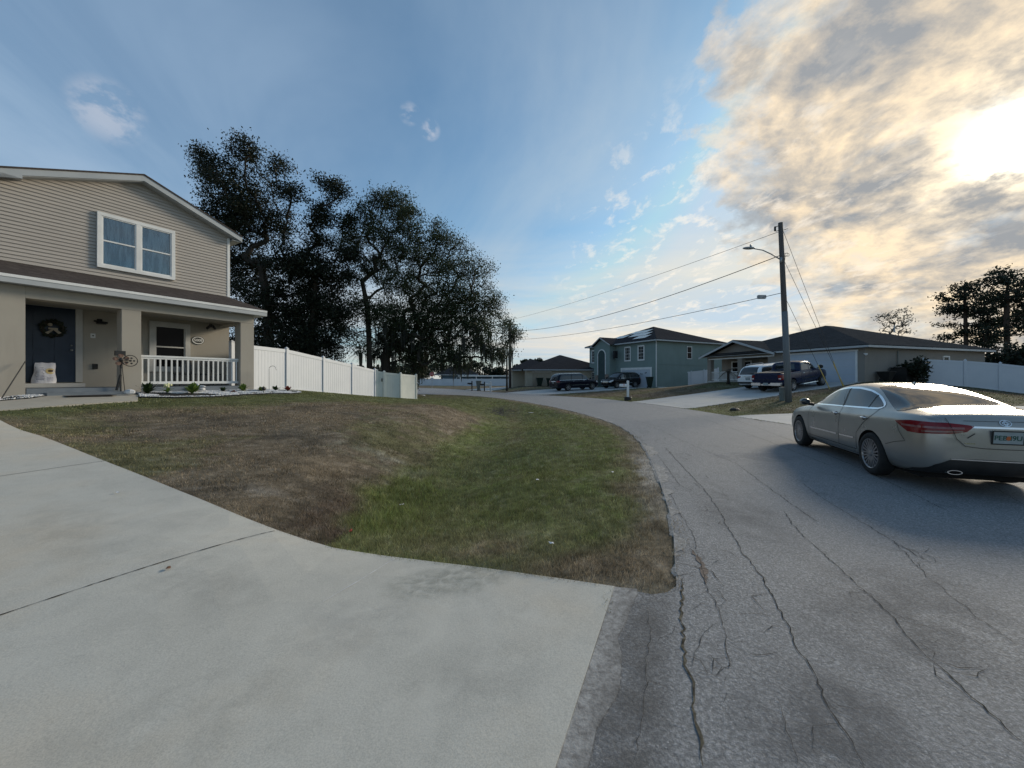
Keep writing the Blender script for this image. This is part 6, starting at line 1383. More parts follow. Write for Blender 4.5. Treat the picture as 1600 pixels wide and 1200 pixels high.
for sd in 'LR':
    zb,zt=1.285,1.75
    D.patch('front_window',sd,[(fa-.55,zb),(fa-1.18,zt-.02),(fa-1.48,zt),(fa-1.50,zb)],M['car_glass'],tk,.006,.12); D.patch('rear_window',sd,[(fa-1.58,zb),(fa-1.56,zt),(ra+1.25,zt-.01),(ra+1.14,zb)],M['car_glass'],tk,.006,.12)
    for xx in (fa-1.54,fa-.45,ra+1.02): D.line('door_seam',sd,[(xx,1.22),(xx,.55)],.012,M['arch_dark'],tk,.004)
    D.line('body_side_moulding',sd,[(fa-.5,.74),(ra+1.1,.74)],.03,M['chrome'],tk,.008)
    D.line('arch_trim',sd,[(ra+.47*math.cos(t),.40+.47*math.sin(t)) for t in [R(k) for k in range(5,176,10)]],.04,M['alloy'] if False else M['paint_navy'],tk,.016)
    D.patch('tail_light',sd,[(xr+.02,1.17),(xr+.20,1.17),(xr+.22,.86),(xr+.02,.84)],M['tail_red'],tk,.007,.08)
    sg=1 if sd=='L' else -1
    mb=MB(); mb.sphere((fa-.52,sg*1.16,1.36),.14,10,7,sc=(.5,1,.95)); mb.tube([(fa-.50,sg*.93,1.26),(fa-.52,sg*1.08,1.30)],.03,6); mb.obj('side_mirror',M['black_plastic'],tk,smooth=True)
    for hx in (fa-1.36,ra+1.28): p=D.project(sd,hx,1.10,.01); mb=MB(); mb.tube([(hx-.09,p.y,1.1),(hx-.07,p.y+sg*.02,1.1),(hx+.07,p.y+sg*.02,1.1),(hx+.09,p.y,1.1)],.014,6); mb.obj('door_handle',M['chrome'],tk)
    D.patch('tail_light','B',[(sg*.93,1.17),(sg*.72,1.17),(sg*.74,.86),(sg*.93,.84)],M['tail_red'],tk,.010,.08); D.patch('reversing_lamp','B',[(sg*.90,.97),(sg*.76,.97),(sg*.77,.90),(sg*.90,.89)],M['head_clear'],tk,.014,.08)
    D.patch('headlight','F',[(sg*.82,1.0),(sg*.5,1.0),(sg*.5,.84),(sg*.82,.82)],M['head_clear'],tk,.010,.08)
p=Decal(body).project('B',0,1.5,.008)
D.patch('rear_windscreen','B',[(-.62,1.36),(.62,1.36),(.56,1.73),(-.56,1.73)],M['car_glass'],tk,.008,.12)
D.patch('windscreen','T',[(fa-.52,.66),(fa-1.10,.58),(fa-1.14,0),(fa-1.10,-.58),(fa-.52,-.66),(fa-.40,0)],M['car_glass'],tk,.006,.12)
D.line('tailgate_seam','B',[(.70,1.2),(.70,.78),(-.70,.78),(-.70,1.2)],.012,M['arch_dark'],tk,.006); D.line('tailgate_trim','B',[(-.66,.86),(.66,.86)],.02,M['black_plastic'],tk,.008)
mb=MB(); mb.box(xr-.12,xr+.10,-.92,-.30,.50,.68); mb.box(xr-.12,xr+.10,.30,.92,.50,.68); mb.box(xr-.06,xr+.10,-.30,.30,.50,.60); mb.obj('rear_bumper',M['chrome'],tk,bevel=.02)
pl=empty('licence_plate',(xr-.075,0,.60)); pl.parent=tk; mb=MB(); mb.box(-.004,.004,-.152,.152,-.076,.076); mb.obj('plate_face',M['plate'],pl)
mb=MB(); mb.box(xr+.3,xf-.3,-.7,.7,.38,.48); mb.obj('underbody',M['arch_dark'],tk)
mb=MB(); mb.tube([(fa-.6,-.98,.38),(ra+1.2,-.98,.38)],.035,8); mb.tube([(fa-.6,.98,.38),(ra+1.2,.98,.38)],.035,8); mb.obj('step_bar',M['chrome'],tk)
for x in (ra,fa):
    for sg in (1,-1): wheel(tk,x,sg*.88,.40,.26,.60,8,sg,style='single')
rwx,rwy=17.97,24.55; hx,hy=.89,.45; place(tk,rwx+hx*wb/2-hy*.95,rwy+hy*wb/2+hx*.95,hx,hy,wb)
# ======================= wooden pole, lamp, wires =======================
PX,PY=14.4,20.0; pz=H(PX,PY); tpx,tpy=PX-.42,PY; TZ=1.55+(592-348)/600*PY
def pole_pt(z_): f=(z_-pz)/(TZ-pz); return (PX+(tpx-PX)*f,PY,z_)
P0=Vector((PX,PY,pz)); 
pole=empty('utility_pole',P0); tag(pole,'tall leaning wooden utility pole with a street lamp arm in front of the pickup','utility pole')
rel=lambda q:tuple(Vector(q)-P0)
mb=MB(); mb.tube([rel(pole_pt(z_)) for z_ in (pz-.4,pz+2,pz+5,TZ)],[.150,.145,.13,.105],14); mb.obj('pole_shaft',M['pole_wood'],pole,smooth=True)
mb=MB(); mb.tube([rel((pole_pt(z_)[0]-.02,PY-.04,z_)) for z_ in (pz-.1,pz+2.5,1.55+(592-487)/600*PY)],[.150,.147,.138],14); mb.obj('pole_guard',M['pole_grey'],pole,smooth=True)
def zy(y): return 1.55+(592-y)/600*PY
a=pole_pt(zy(407)); e=((1165-800)/600*PY,PY-.35,zy(391)); m_=((1188-800)/600*PY,PY-.2,zy(393))
mb=MB(); mb.tube([rel(a),rel(((1203-800)/600*PY,PY-.1,zy(398))),rel(m_),rel(e)],[.032,.03,.028,.025],8); mb.box(*[v for p in zip(rel((a[0]-.13,PY-.14,a[2]-.13)),rel((a[0]-.09,PY+.02,a[2]+.13))) for v in p]); arm=mb.obj('lamp_arm',M['galv'],pole,smooth=True)
mb=MB(); ex=rel(e); mb.sphere((ex[0]-.05,ex[1],ex[2]-.01),.16,12,8,sc=(2.0,.85,.42)); mb.lathe([(.05,.0),(.05,.12),(.0,.13)],10,c=(ex[0]+.05,ex[1],ex[2]+.05)); mb.obj('lamp_head',M['galv'],arm,smooth=True)
mb=MB(); mb.tube([rel(pole_pt(zy(359))),rel((pole_pt(zy(358))[0]-.28,PY-.05,zy(362))),rel((pole_pt(zy(354))[0]-.30,PY-.05,zy(355))),rel(pole_pt(zy(352)))],.022,6); mb.lathe([(.04,-.12),(.055,-.06),(.04,0),(.055,.06),(.03,.12)],10,c=rel((pole_pt(0)[0]-.75,PY-.05,zy(358)))); mb.obj('top_bracket',M['black_metal'],pole)
mb=MB()
for k in range(3): 
    c=rel(pole_pt(zy(398))); n=14; mb.tube([(c[0]+.22+.2*math.cos(2*math.pi*i/n)*(1-.2*k),c[1]+.05*math.sin(2*math.pi*i/n+k),c[2]+.1*math.sin(2*math.pi*i/n+.4*k)) for i in range(n)],.010,5)
mb.tube([rel(pole_pt(zy(398))),rel((pole_pt(0)[0]-.25,PY-.1,zy(400))),rel((pole_pt(0)[0]-.3,PY-.1,zy(412)))],.012,5); mb.obj('wire_loop',M['wire'],pole)
# far wooden pole
far=empty('utility_pole',((797-800)/600*56,56,.2)); tag(far,'distant wooden utility pole seen through the drooping crown of the small tree','utility pole')
mb=MB(); mb.tube([(0,0,-.3),(0,0,9.9)],[.22,.15],10); mb.obj('pole_shaft',M['pole_wood'],far,smooth=True)
mb=MB(); mb.box(-.9,.9,-.06,.06,9.2,9.35); mb.obj('crossarm',M['pole_wood'],far)
def wire(name,label,A,B,sag,r,cat='cable',group='power lines'):
    A=Vector(A);B=Vector(B); n=36; mb=MB(); mb.tube([A.lerp(B,i/n)+Vector((0,0,-4*sag*(i/n)*(1-i/n))) for i in range(n+1)],r,5); o=mb.obj(name,M['wire'],None,smooth=True); tag(o,label,cat,group); return o
FP=lambda y:at(797,y,56)
wire('power_line','thin uppermost power line from the top of the leaning pole to the far pole',(pole_pt(0)[0]-.05,PY,zy(357)),FP(500),.35,.012)
wire('power_line','thicker middle power line tied at the lamp arm and running to the far pole',(pole_pt(zy(398))[0],PY,zy(398)),FP(517),1.05,.022)
wire('power_line','lowest cable running from mid pole to the far pole',(pole_pt(zy(457))[0],PY,zy(457)),FP(531),.55,.016)
A=Vector(pole_pt(zy(457)));B=FP(531); q=A.lerp(B,.042)+Vector((0,0,-.09)); 
jb=MB(); jb.box(-.22,.22,-.08,.08,-.10,.10); o=jb.obj('cable_box',M['galv'],None,bevel=.02); o.location=((1190-800)/600*(PY+1.1),PY+1.1,1.55+(592-464)/600*(PY+1.1)); tag(o,'small grey junction box hanging on the lowest cable left of the pole','junction box')
# guy wires with yellow guards
anc=[((1318-800)/600*22.6,22.6),((1320-800)/600*22.9,22.9),((1298-800)/600*21.6,21.6)]
for i,((ax,ay),ty,lb) in enumerate(zip(anc,(350,400,460),('outer guy wire from the pole top with a yellow guard at its foot','middle guy wire from the pole with a yellow guard at its foot','inner and lowest guy wire with a yellow guard in front of the pickup'))):
    g=empty('guy_wire',(ax,ay,H(ax,ay))); tag(g,lb,'guy wire','guy wires of the pole'); A=Vector(pole_pt(zy(ty)))-Vector(g.location); L=A.length; d=A/L
    mb=MB(); mb.tube([tuple(-d*.1),tuple(A)],.010,5); mb.obj('strand',M['wire'],g)
    mb=MB(); mb.tube([tuple(d*.15),tuple(d*1.9)],.022,8); mb.obj('guard',M['yellow'],g)
px,py=gnd(1222,629,.28); b=empty('utility_pedestal',(px,py,H(px,py))); tag(b,'grey-green cable pedestal standing left of the leaning pole base','pedestal')
mb=MB(); mb.lathe([(.13,-.1),(.13,.60),(.145,.61),(.145,.68),(.12,.72),(0,.73)],16); mb.obj('casing',M['box_green'],b,smooth=False)
mb=MB(); mb.box(-.14,-.128,-.02,.02,.3,.4); mb.obj('latch',M['black_metal'],b)
# ======================= mailboxes, bins, sign =======================
def mailbox(name,label,x,y,h,post,box,flag=True,L=.48,ang=0,planter=False,w_=.10):
    r=empty(name,(x,y,H(x,y)),ang); tag(r,label,'mailbox'); mb=MB(); mb.box(-w_/2,w_/2,-w_/2,w_/2,-.2,h); mb.add([(-w_/2-.02,-w_/2-.02,h),(w_/2+.02,-w_/2-.02,h),(w_/2+.02,w_/2+.02,h),(-w_/2-.02,w_/2+.02,h),(0,0,h+.06)],[(0,1,4),(1,2,4),(2,3,4),(3,0,4),(3,2,1,0)]); mb.obj('post',post,r)
    n=8; pr=[(-.085,0),(.085,0),(.085,.10)]+[(.085*math.cos(math.pi*k/n),.10+.085*math.sin(math.pi*k/n)) for k in range(1,n)]+[(-.085,.10)]
    mb=MB(); vs=[(-L if False else -L-w_/2,p[0],h-.38+p[1]) for p in pr]+[(-w_/2-.002,p[0],h-.38+p[1]) for p in pr]; m_=len(pr); mb.add(vs,[tuple(range(m_)),tuple(range(2*m_-1,m_-1,-1))]+[(i,i+m_,(i+1)%m_+m_,(i+1)%m_) for i in range(m_)]); mb.obj('box',box,r)
    mb=MB(); mb.box(-L*.8,-w_/2,-.03,.03,h-.42,h-.385); mb.obj('bracket',post,r)
    if flag: mb=MB(); mb.box(-L*.6,-L*.6+.03,-.10,-.09,h-.33,h-.16); mb.obj('flag',M['sign_red'],r)
    if planter:
        mb=MB(); mb.lathe([(.22,-.05),(.25,.05),(.24,.20),(.29,.24),(.26,.27),(.10,.25)],14); mb.obj('planter',M['black_plastic'],r)
    return r
x,y=gnd(981,625.5,.03); mailbox('mailbox','white mailbox on a white post with a black planter at its foot across the street',x,y,1.38,M['white_trim'],M['white_trim'],ang=.0,planter=True,w_=.14,L=.52)
for px_,py_,lb,mt,h,wd in ((737.5,611.0,'black mailbox leftmost of the three across the far street',M['black_metal'],1.25,.14),(757,611.5,'black mailbox between the tapered bin and the white post',M['black_metal'],1.15,.14),(766.5,612.5,'white mailbox post with a plant beside it under the drooping tree',M['white_trim'],1.2,.2)):
    x,y=gnd(px_,py_,.0); mailbox('mailbox',lb,x,y,h,mt,mt,flag=False,w_=wd,L=.5)
def cart(label,x,y,h,mat,ang=0,s=1):
    r=empty('wheeled_bin',(x,y,H(x,y)),ang); tag(r,label,'bin'); mb=MB(); a,b=.30*s,.15*s; mb.add([(-b,-b,.05),(b,-b,.05),(b,b,.05),(-b,b,.05),(-a,-a,h),(a,-a,h),(a,a,h),(-a,a,h)],[(0,3,2,1),(4,5,6,7),(0,1,5,4),(1,2,6,5),(2,3,7,6),(3,0,4,7)]); mb.obj('body',mat,r,bevel=.02)
    mb=MB(); mb.box(-a-.03,a+.03,-a-.03,a+.05,h+.002,h+.06); mb.obj('lid',mat,r,bevel=.015); 
    for sg in (-1,1): mb=MB(); mb.lathe([(.10,-.03),(.10,.03)],14,axis='x',c=(sg*(b+.04),b,.10)); mb.obj('wheel',M['rubber'],r)
    return r
p=T(.2,-1.2); cart('dark green tapered bin beside the teal house garage door',(1015-800)/600*43,43,1.2,M['bin_green'],s=1.1)
x,y=gnd(748,611,.0); cart('grey-green tapered bin standing among the far mailboxes',x,y,1.25,M['box_green'],s=1.1)
cart('dark green bin at the corner of the cream house',3.85,53.6,1.15,M['bin_green'],.1,1.5); cart('dark bin half hidden behind the navy suv tail',5.2,53.4,1.1,M['bin_green'],-.1,1.5)
p=G(-.55,1.2); cart('low dark bin against the grey house corner',p[0],p[1],.62,M['black_plastic'],.3,1.2); p=G(-.75,2.3); 
ac=empty('storage_box',(p[0]+.1,p[1]+.2,1.32),.32); tag(ac,'low dark storage box beside the grey wall and shrub','storage box'); mb=MB(); mb.box(-.1,2.0,-.45,.45,-.2,.95); mb.obj('body',M['black_plastic'],ac,bevel=.03); mb=MB(); mb.box(-.14,2.04,-.49,.49,.952,1.02); mb.obj('lid',M['black_plastic'],ac,bevel=.02)
sx,sy=gnd(675,607,.0); sg_=empty('stop_sign',(sx,sy,0)); tag(sg_,'red octagonal stop sign on a post at the far left junction','stop sign')
n=8; mb=MB(); mb.prism([(.40*math.cos(2*math.pi*(k+.5)/n),2.3+.40*math.sin(2*math.pi*(k+.5)/n)) for k in range(n)],-.02,0); pnl=mb.obj('sign_panel',M['sign_red'],sg_)
o1=[(.40*math.cos(2*math.pi*(k+.5)/n),2.3+.40*math.sin(2*math.pi*(k+.5)/n)) for k in range(n)]; o2=[(p[0]*.93,2.3+(p[1]-2.3)*.93) for p in o1]
mb=MB(); mb.add([(p[0],-.023,p[1]) for p in o1]+[(p[0],-.023,p[1]) for p in o2],[(k,(k+1)%n,(k+1)%n+n,k+n) for k in range(n)]); mb.obj('sign_border',M['sign_white'],pnl,fix=False)
text('STOP',.26,M['sign_white'],pnl,(0,-.024,2.3),(R(90),0,0))
mb=MB(); mb.tube([(0,.03,-.2),(0,.03,2.2)],.03,6); mb.obj('post',M['galv'],sg_); mb=MB(); mb.box(-.25,.25,-.02,0,1.55,1.75); mb.obj('name_plate',M['sign_white'],sg_)
# ======================= porch things =======================
def hloc(t,d,z_): x,y=Hs(t,d); return (x,y,z_)
sk=empty('paper_sack',hloc(-1.62,1.69,1.424),math.atan2(UY,UX)); tag(sk,'white printed feed sack with a yellow oval label standing before the blue door','sack')
bm=bmesh.new(); bmesh.ops.create_grid(bm,x_segments=12,y_segments=14,size=.5); bm.free()
mb=MB(); nx_,nz_=12,14; vs=[];fs=[]
for sg in (-1,1):
    b0=len(vs)
    for j in range(nz_+1):
        for i in range(nx_+1):
            u=i/nx_-.5; v_=j/nz_; wd=.47*(1-.22*v_+.04*math.sin(v_*9)); th_=.085*(1-(2*u)**4)*(1-v_**3)+.006; vs.append((u*wd+.03*v_,sg*(th_+.008*math.sin(9*u+7*v_)*math.sin(math.pi*v_)),v_*.60-.015*abs(math.sin(6*u+1))*v_**6))
    for j in range(nz_):
        for i in range(nx_):
            k=b0+j*(nx_+1)+i; f=(k,k+1,k+nx_+2,k+nx_+1); fs.append(f if sg<0 else f[::-1])
mb.add(vs,fs); body=mb.obj('sack_body',M['sack'],sk,smooth=True,fix=False)
D=Decal(body)
def sproj(name,poly,mat,off): 
    # project along -y
    D2=lambda a,b: D.t.ray_cast(Vector((a,-3,b)),Vector((0,1,0)))[0]
    vs=[]; 
    for a,b in poly:
        h=D2(a,b); vs.append((a,(h.y if h else -.09)-off,b))
    mb=MB(); c=D2(sum(p[0] for p in poly)/len(poly),sum(p[1] for p in poly)/len(poly)); vs.append((sum(p[0] for p in poly)/len(poly),(c.y if c else -.1)-off,sum(p[1] for p in poly)/len(poly))); n=len(poly)
    mb.add(vs,[(k,(k+1)%n,n) for k in range(n)]); return mb.obj(name,mat,sk,fix=False)
ell=lambda cx,cz,a,b:[(cx+a*math.cos(2*math.pi*k/20),cz+b*math.sin(2*math.pi*k/20)) for k in range(20)]
sproj('oval_label',ell(.11,.35,.09,.085),M['sack_gold'],.006); sproj('oval_badge',ell(.115,.355,.055,.035),M['ink_brown'],.009)
for k in range(9):
    z_=.10+k*.042; a,b=-.17+rnd.uniform(0,.02),(-.01 if k<7 else .0)+rnd.uniform(-.03,.02); sproj('print_line',[(a,z_),(b,z_),(b,z_+.014),(a,z_+.014)],M['ink_grey'],.006)
for k in range(4): z_=.06+k*.035; sproj('print_line',[(.05,z_),(.17,z_),(.17,z_+.012),(.05,z_+.012)],M['ink_grey'],.006)
# wreath on the door
wr=empty('door_wreath',hloc(-1.44,1.80,3.02),math.atan2(UY,UX)); tag(wr,'dark wreath with pale ribbon and carved figure hanging on the blue door','wreath')
mb=MB(); n=22; mb.tube([(.20*math.cos(2*math.pi*i/n),-.03,.20*math.sin(2*math.pi*i/n)) for i in range(n+1)],.045,7,caps=False); mb.obj('ring',M['bark'],wr)
mb=MB()
for k in range(120): a=rnd.uniform(0,6.28); rr_0=rnd.uniform(.15,.27); c=Vector((rr_0*math.cos(a),-.05-rnd.uniform(0,.05),rr_0*math.sin(a))); d=Vector((rnd.uniform(-1,1),rnd.uniform(-.4,.1),rnd.uniform(-1,1))).normalized()*.05; e_=Vector((d.z,0,-d.x))*.4; mb.add([c-d,c+e_,c+d,c-e_],[(0,1,2,3)])
mb.obj('leaves',M['leaf_dark'],wr,fix=False)
mb=MB(); mb.box(-.09,.09,-.10,-.08,-.03,.02); mb.add([(-.02,-.1,-.02),(.10,-.11,-.15),(.16,-.11,-.11),(.04,-.1,.0)],[(0,1,2,3)]); mb.add([(-.02,-.1,-.02),(-.16,-.11,-.13),(-.10,-.11,-.17),(.0,-.1,-.05)],[(0,1,2,3)]); mb.sphere((-.06,-.1,.11),.05,8,6); mb.obj('ribbon',M['tan'],wr,fix=False)
# metal ornament with fan blades and a spoked wheel
fn=empty('garden_ornament',hloc(-.42,-.12,1.12),math.atan2(UY,UX)); tag(fn,'black metal ornament with copper blades and a holed wheel beside the middle pillar','ornament')
mb=MB(); mb.tube([(-.06,0,-.1),(-.06,0,.95)],.016,6); mb.tube([(.05,.03,-.1),(-.04,0,.95)],.010,6); mb.tube([(-.14,.03,.1),(-.06,0,.55)],.03,6); mb.obj('stand',M['black_metal'],fn)
mb=MB(); mb.box(-.18,.04,-.03,.05,1.10,1.24); mb.sphere((-.06,-.04,.98),.055,10,7); mb.obj('head',M['black_metal'],fn)
mb=MB()
for k in range(5):
    a=2*math.pi*k/5+.4; c=(-.06+.12*math.cos(a),-.05,.98+.12*math.sin(a)); n=10; mb.add([(c[0]+.065*math.cos(2*math.pi*i/n),c[1]-.01*math.sin(i),c[2]+.055*math.sin(2*math.pi*i/n)) for i in range(n)],[tuple(range(n))])
mb.obj('blades',M['copper'],fn,fix=False)
mb=MB(); n=24; mb.tube([(.13+.16*math.cos(2*math.pi*i/n),-.06,.96+.16*math.sin(2*math.pi*i/n)) for i in range(n+1)],.012,6,caps=False)
for k in range(5): a=2*math.pi*k/5; mb.lathe([(.025,-.07),(.025,-.05)],10,axis='y',c=(.13+.08*math.cos(a),0,.96+.08*math.sin(a)))
mb.lathe([(.03,-.08),(.03,-.05)],10,axis='y',c=(.13,0,.96)); mb.tube([(-.06,-.03,.97),(.13,-.05,.96)],.01,5); mb.obj('wheel',M['black_metal'],fn)
mb=MB(); mb.tube([hloc(-2.62,-.45,1.05),hloc(-2.2,-.10,2.0)],.012,6); o=mb.obj('garden_stake',M['black_metal']); tag(o,'thin dark rod leaning on the wide wall left of the front door','stake')
# chairs on the porch
ch=None
for i,(t,d,rz,lb) in enumerate(((1.55,1.35,0,'dark metal chair behind the railing, nearer the porch window'),(2.30,1.30,.25,'dark metal chair behind the railing, nearer the corner pillar'))):
    if ch is None:
        ch=empty('patio_chair',(0,0,0)); mb=MB(); mb.box(-.25,.25,-.24,.24,.40,.44); mb.obj('seat',M['black_metal'],ch,bevel=.01)
        mb=MB(); mb.tube([(-.25,.24,.42),(-.25,.30,.92),(.25,.30,.92),(.25,.24,.42)],.016,6)
        for k in range(6): mb.tube([(-.2+k*.08,.245,.44),(-.2+k*.08,.295,.92)],.010,5)
        mb.obj('backrest',M['black_metal'],ch)
        for sx_,sy_ in ((-1,-1),(1,-1),(-1,1),(1,1)): mb=MB(); mb.tube([(sx_*.23,sy_*.22,0),(sx_*.23,sy_*.22,.40)],.015,6); mb.obj('leg',M['black_metal'],ch)
        c=ch
    else: c=copy_tree(ch)
    c.location=hloc(t,d,1.30); c.rotation_euler=(0,0,math.atan2(UY,UX)+rz); tag(c,lb,'chair','porch chairs')
mb=MB(); mb.slab([(-.45,-.28),(.45,-.28),(.45,.28),(-.45,.28)],0,.015); o=mb.obj('door_mat',M['mulch']); o.location=hloc(-1.2,-.62,H(*Hs(-1.2,-.62))+.024); o.rotation_euler=(0,0,math.atan2(UY,UX)); tag(o,'flat dark mat on the walkway before the front step','mat')
# ---------- planting bed ----------
def bed():
    mb=MB(); bmx=sheet('mulch_bed',BED1,[M['mulch']],.022,.25); tag(bmx,kind='structure')
    bx2=sheet('mulch_bed',BED2,[M['mulch']],.022,.25); tag(bx2,kind='structure')
    P=[];rr=np.random.default_rng(5)
    xs=[p[0] for p in BED1];ys=[p[1] for p in BED1]
    x=rr.uniform(min(xs),max(xs),26000); y=rr.uniform(min(ys),max(ys),26000); ins=inside(x,y,BED1); d=pdist(x,y,BED1)
    nz=fbm(x*2.0,y*2.0,3,77); keep=ins&(((d<.10)&(rr.random(len(x))<.9))|((nz>.53)&(rr.random(len(x))<.75))); x,y=x[keep],y[keep]
    x2=rr.uniform(Hs(-4.6,0)[0]-1,Hs(-1.7,0)[0]+1,16000); y2=rr.uniform(6.5,11,16000); B2=BED2; i2=inside(x2,y2,B2); dd=pdist(x2,y2,B2); k2=i2&(((dd<.09))|(fbm(x2*2.4,y2*2.4,3,12)>.55)); x=np.concatenate([x,x2[k2]]); y=np.concatenate([y,y2[k2]])
    n=len(x); z=HH(x,y)+.045; s=rr.uniform(.012,.032,n)
    base=np.array([(1,0,0),(-1,0,0),(0,1,0),(0,-1,0),(0,0,.6),(0,0,-.6)],float); fc=np.array([(0,2,4),(2,1,4),(1,3,4),(3,0,4),(2,0,5),(1,2,5),(3,1,5),(0,3,5)])
    a=rr.uniform(0,6.28,n); ca,sa=np.cos(a),np.sin(a); V=np.empty((n,6,3)); jit=1+rr.uniform(-.3,.3,(n,6,1)); b=base[None]*s[:,None,None]*jit
    V[:,:,0]=b[:,:,0]*ca[:,None]-b[:,:,1]*sa[:,None]+x[:,None]; V[:,:,1]=b[:,:,0]*sa[:,None]+b[:,:,1]*ca[:,None]+y[:,None]; V[:,:,2]=b[:,:,2]+z[:,None]
    o=np_mesh('white_gravel',V.reshape(-1,3),(fc[None]+(np.arange(n)*6)[:,None,None]).reshape(-1,3),M['white_stone']); tag(o,'white pebbles edging the planting bed along the porch','pebbles',kind='stuff')
bed()
def rosette(name,label,t,d,n,L,w_,mat,up=.8,cat='plant',seed=0,h0=.03,group='plants in the bed along the porch'):
    rr=random.Random(seed); x,y=Hs(t,d); r=empty(name,(x,y,H(x,y)+.02)); tag(r,label,cat,group); mb=MB()
    for i in range(n):
        a=i*2.4+rr.uniform(-.2,.2); el=rr.uniform(.35,1.0)*up*1.4; l=L*rr.uniform(.7,1.1); P=[]
        for k in range(6): f=k/5; P.append(Vector((math.cos(a)*l*f*math.cos(el),math.sin(a)*l*f*math.cos(el),h0+l*f*math.sin(el)-l*.35*f*f*(1.2-el*.6))))
        s=Vector((-math.sin(a),math.cos(a),0)); vs=[]
        for k,p in enumerate(P): ww=w_*(.5+1.2*math.sin(math.pi*min(1,k/5*.9+.1)))*(1 if k<5 else .05); vs+=[p-s*ww/2,p+s*ww/2+Vector((0,0,.004))]
        mb.add(vs,[(2*k,2*k+1,2*k+3,2*k+2) for k in range(5)])
    mb.obj('leaves',mat,r,fix=False,smooth=True); mb=MB(); mb.lathe([(.03,-.03),(.025,.05),(.0,.08)],8); mb.obj('root_crown',M['leaf_bed_dark'],r); return r
rosette('spiky_plant','large dark spiky plant in front of the middle pillar',.02,-.42,34,.42,.05,M['leaf_bed_dark'],.9,seed=1)
rosette('leafy_plant','bright green leafy plant, larger one below the railing',.98,-.75,30,.36,.06,M['leaf_bed'],1.0,seed=2)
rosette('leafy_plant','bright green leafy plant just behind the larger bright one',1.18,-.42,22,.34,.06,M['leaf_bed'],1.2,seed=3)
rosette('low_plant','small dark red-green plant under the railing middle',1.95,-.45,16,.2,.05,M['leaf_bed_dark'],.9,seed=4)
rosette('leafy_plant','olive leafy plant near the corner pillar under the railing end',2.52,-.55,30,.30,.06,M['leaf_bed'],1.1,seed=5)
rosette('leafy_plant','pale olive plant at the foot of the corner pillar',3.05,-.70,20,.24,.07,M['leaf_bed'],1.0,seed=6)
rosette('low_plant','dark potted plant beside the shepherd hook by the fence',3.75,-.30,20,.26,.04,M['leaf_bed_dark'],1.0,seed=7)
rosette('red_plant','reddish plant at the fence end of the bed',4.25,-.25,24,.26,.05,M['red_leaf'],1.0,seed=8)
rosette('red_plant','low red-leaved plant under the railing',2.1,-.8,14,.14,.05,M['red_leaf'],.6,seed=9)
fl=rosette('flower_plant','plant with pale yellow flowers right of the spiky plant',.50,-.38,10,.22,.04,M['leaf_bed'],1.2,seed=10)
mb=MB()
for k in range(9): mb.sphere((rnd.uniform(-.07,.07),rnd.uniform(-.07,.07),.20+rnd.uniform(-.05,.10)),.035,7,5)
mb.obj('flower_head',M['flower'],fl)
for i,(t,d) in enumerate(((-2.95,-.35),(-3.15,-.42),(-2.75,-.40))):
    x,y=Hs(t,d); mb=MB(); mb.sphere((0,0,.06),.14,9,6,sc=(1.2,.8,.6)); mb.sphere((.06,.02,.12),.07,8,5); o=mb.obj('clay_ornament',M['terracotta'],None,smooth=True); o.location=(x,y,H(x,y)+.05); o.rotation_euler=(0,0,i*1.3); tag(o,['reddish clay lump nearest the leaning rod','middle reddish clay lump left of the leaning rod','clay lump closest to the walkway at the left edge'][i] if i!=1 else 'clay lump farthest left at the foot of the wide wall','ornament','clay lumps at the wall foot')
x,y=Hs(3.55,-.25); hk=empty('shepherd_hook',(x,y,H(x,y))); tag(hk,'thin grey shepherd hook standing against the white fence','garden hook'); mb=MB(); mb.tube([(0,0,-.1),(0,0,.85)]+[(.13-.13*math.cos(math.pi*k/8),0,.85+.11*math.sin(math.pi*k/8)) for k in range(1,8)]+[(.27,0,.80)],.009,6); mb.obj('hook_rod',M['galv'],hk)
x,y=Hs(2.85,-1.25); sp=empty('garden_light',(x,y,H(x,y))); tag(sp,'small black stake light on the lawn before the corner pillar','garden light'); mb=MB(); mb.tube([(0,0,-.05),(0,0,.15)],.012,6); mb.obj('stake',M['black_plastic'],sp); mb=MB(); mb.lathe([(.05,.14),(.065,.19),(.05,.25),(0,.26)],10); mb.obj('lamp_head',M['black_plastic'],sp)
x,y=Hs(1.42,-.20); mb=MB(); mb.sphere((0,0,.10),.09,9,6,sc=(1.8,.8,.5)); mb.sphere((-.10,0,.15),.05,8,5); mb.box(-.10,.10,-.06,.06,-.02,.05); o=mb.obj('garden_statue',M['white_stone'],None,smooth=True); o.location=(x,y,H(x,y)+.10); tag(o,'small white figurine in the bed below the railing','figurine')
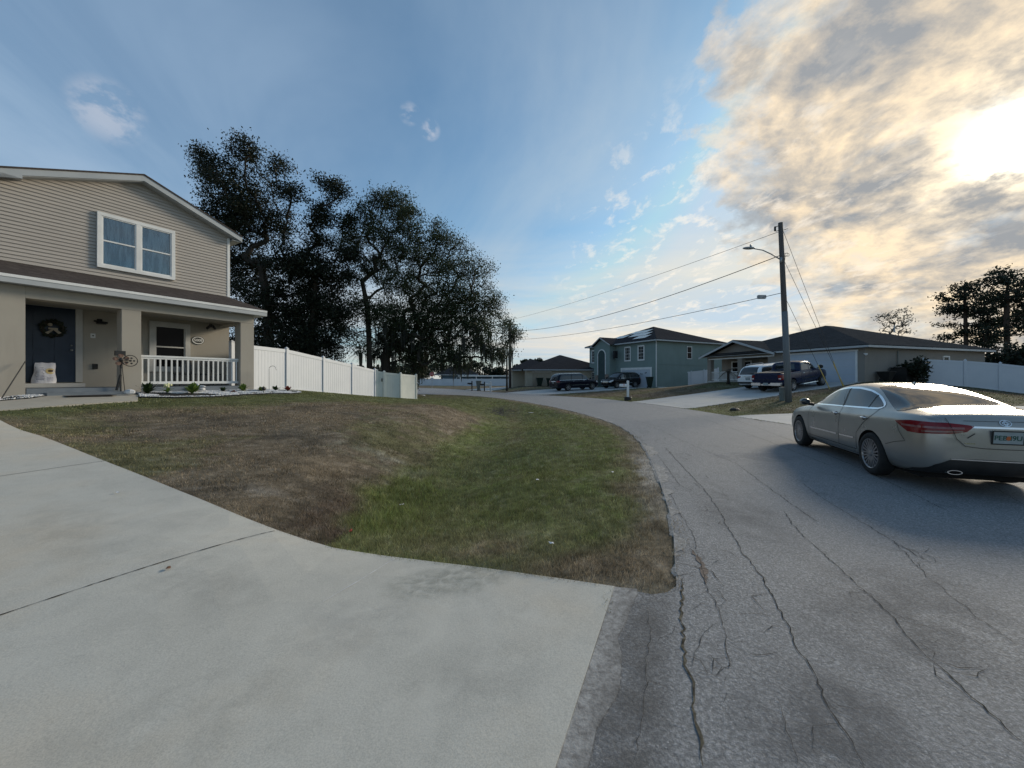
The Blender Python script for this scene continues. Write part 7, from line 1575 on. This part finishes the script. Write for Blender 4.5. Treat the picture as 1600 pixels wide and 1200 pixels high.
x,y=Hs(-.42,-.62); mb=MB(); mb.sphere((0,0,.08),.12,7,5,sc=(1.2,.9,.7)); o=mb.obj('white_rock',M['white_stone']); o.location=(x,y,H(x,y)+.03); tag(o,'pale lumpy rock at the walkway edge beside the middle pillar','rock')
# ---------- litter ----------
def scrap(name,label,px_,py_,z_,s,mat,cat='litter'):
    x,y=gnd(px_,py_,z_); z2=H(x,y); x,y=gnd(px_,py_,z2+.02); z2=H(x,y); rr=random.Random(px_); mb=MB(); n=7; vs=[(0,0,s*.25)]
    for k in range(n): a=2*math.pi*k/n; q=s*rr.uniform(.5,1); vs.append((q*math.cos(a),q*.6*math.sin(a),s*rr.uniform(0,.3)))
    mb.add(vs,[(0,k+1,(k+1)%n+1) for k in range(n)]); o=mb.obj(name,mat,fix=False); o.location=(x,y,z2+.03); o.rotation_euler=(0,0,rr.uniform(0,3)); tag(o,label,cat); return o
scrap('litter_scrap','crumpled red wrapper in the grass beside the driveway edge',548,828,0,.045,M['litter_red'])
scrap('litter_scrap','white scrap on the ditch bank up from the red wrapper',627,782,-.1,.05,M['litter_white'])
scrap('litter_scrap','white paper scrap in the middle of the verge grass',840,751,-.1,.06,M['litter_white'])
scrap('litter_scrap','small white scrap in the grass nearest the road and driveway corner',861,850,0,.035,M['litter_white'])
scrap('litter_scrap','white flattened scrap far along the verge near the muddy ditch',829,649,-.1,.22,M['litter_white'])
scrap('litter_scrap','tiny pale scrap in the verge near the sandy road edge',957,739,-.1,.04,M['litter_white'])
scrap('litter_scrap','pale litter near the gate end of the white fence',660,619,0,.4,M['litter_white'])
x,y=gnd(183,770,.3); scrap('litter_scrap','thin white scrap lying on the pale concrete driveway',183,769,.2,.04,M['litter_white'])
scrap('dry_leaf','single curled brown leaf on the concrete beside the long joint',263,888,.0,.030,M['dry_leaf'],'leaf')
x,y=gnd(1148,640,.1); mb=MB(); mb.sphere((0,0,.04),.20,8,5,sc=(1.2,.8,.5)); o=mb.obj('lawn_stone',M['black_plastic']); o.location=(x,y,H(x,y)); tag(o,'small dark object lying in the grass between the two pale driveways','stone')
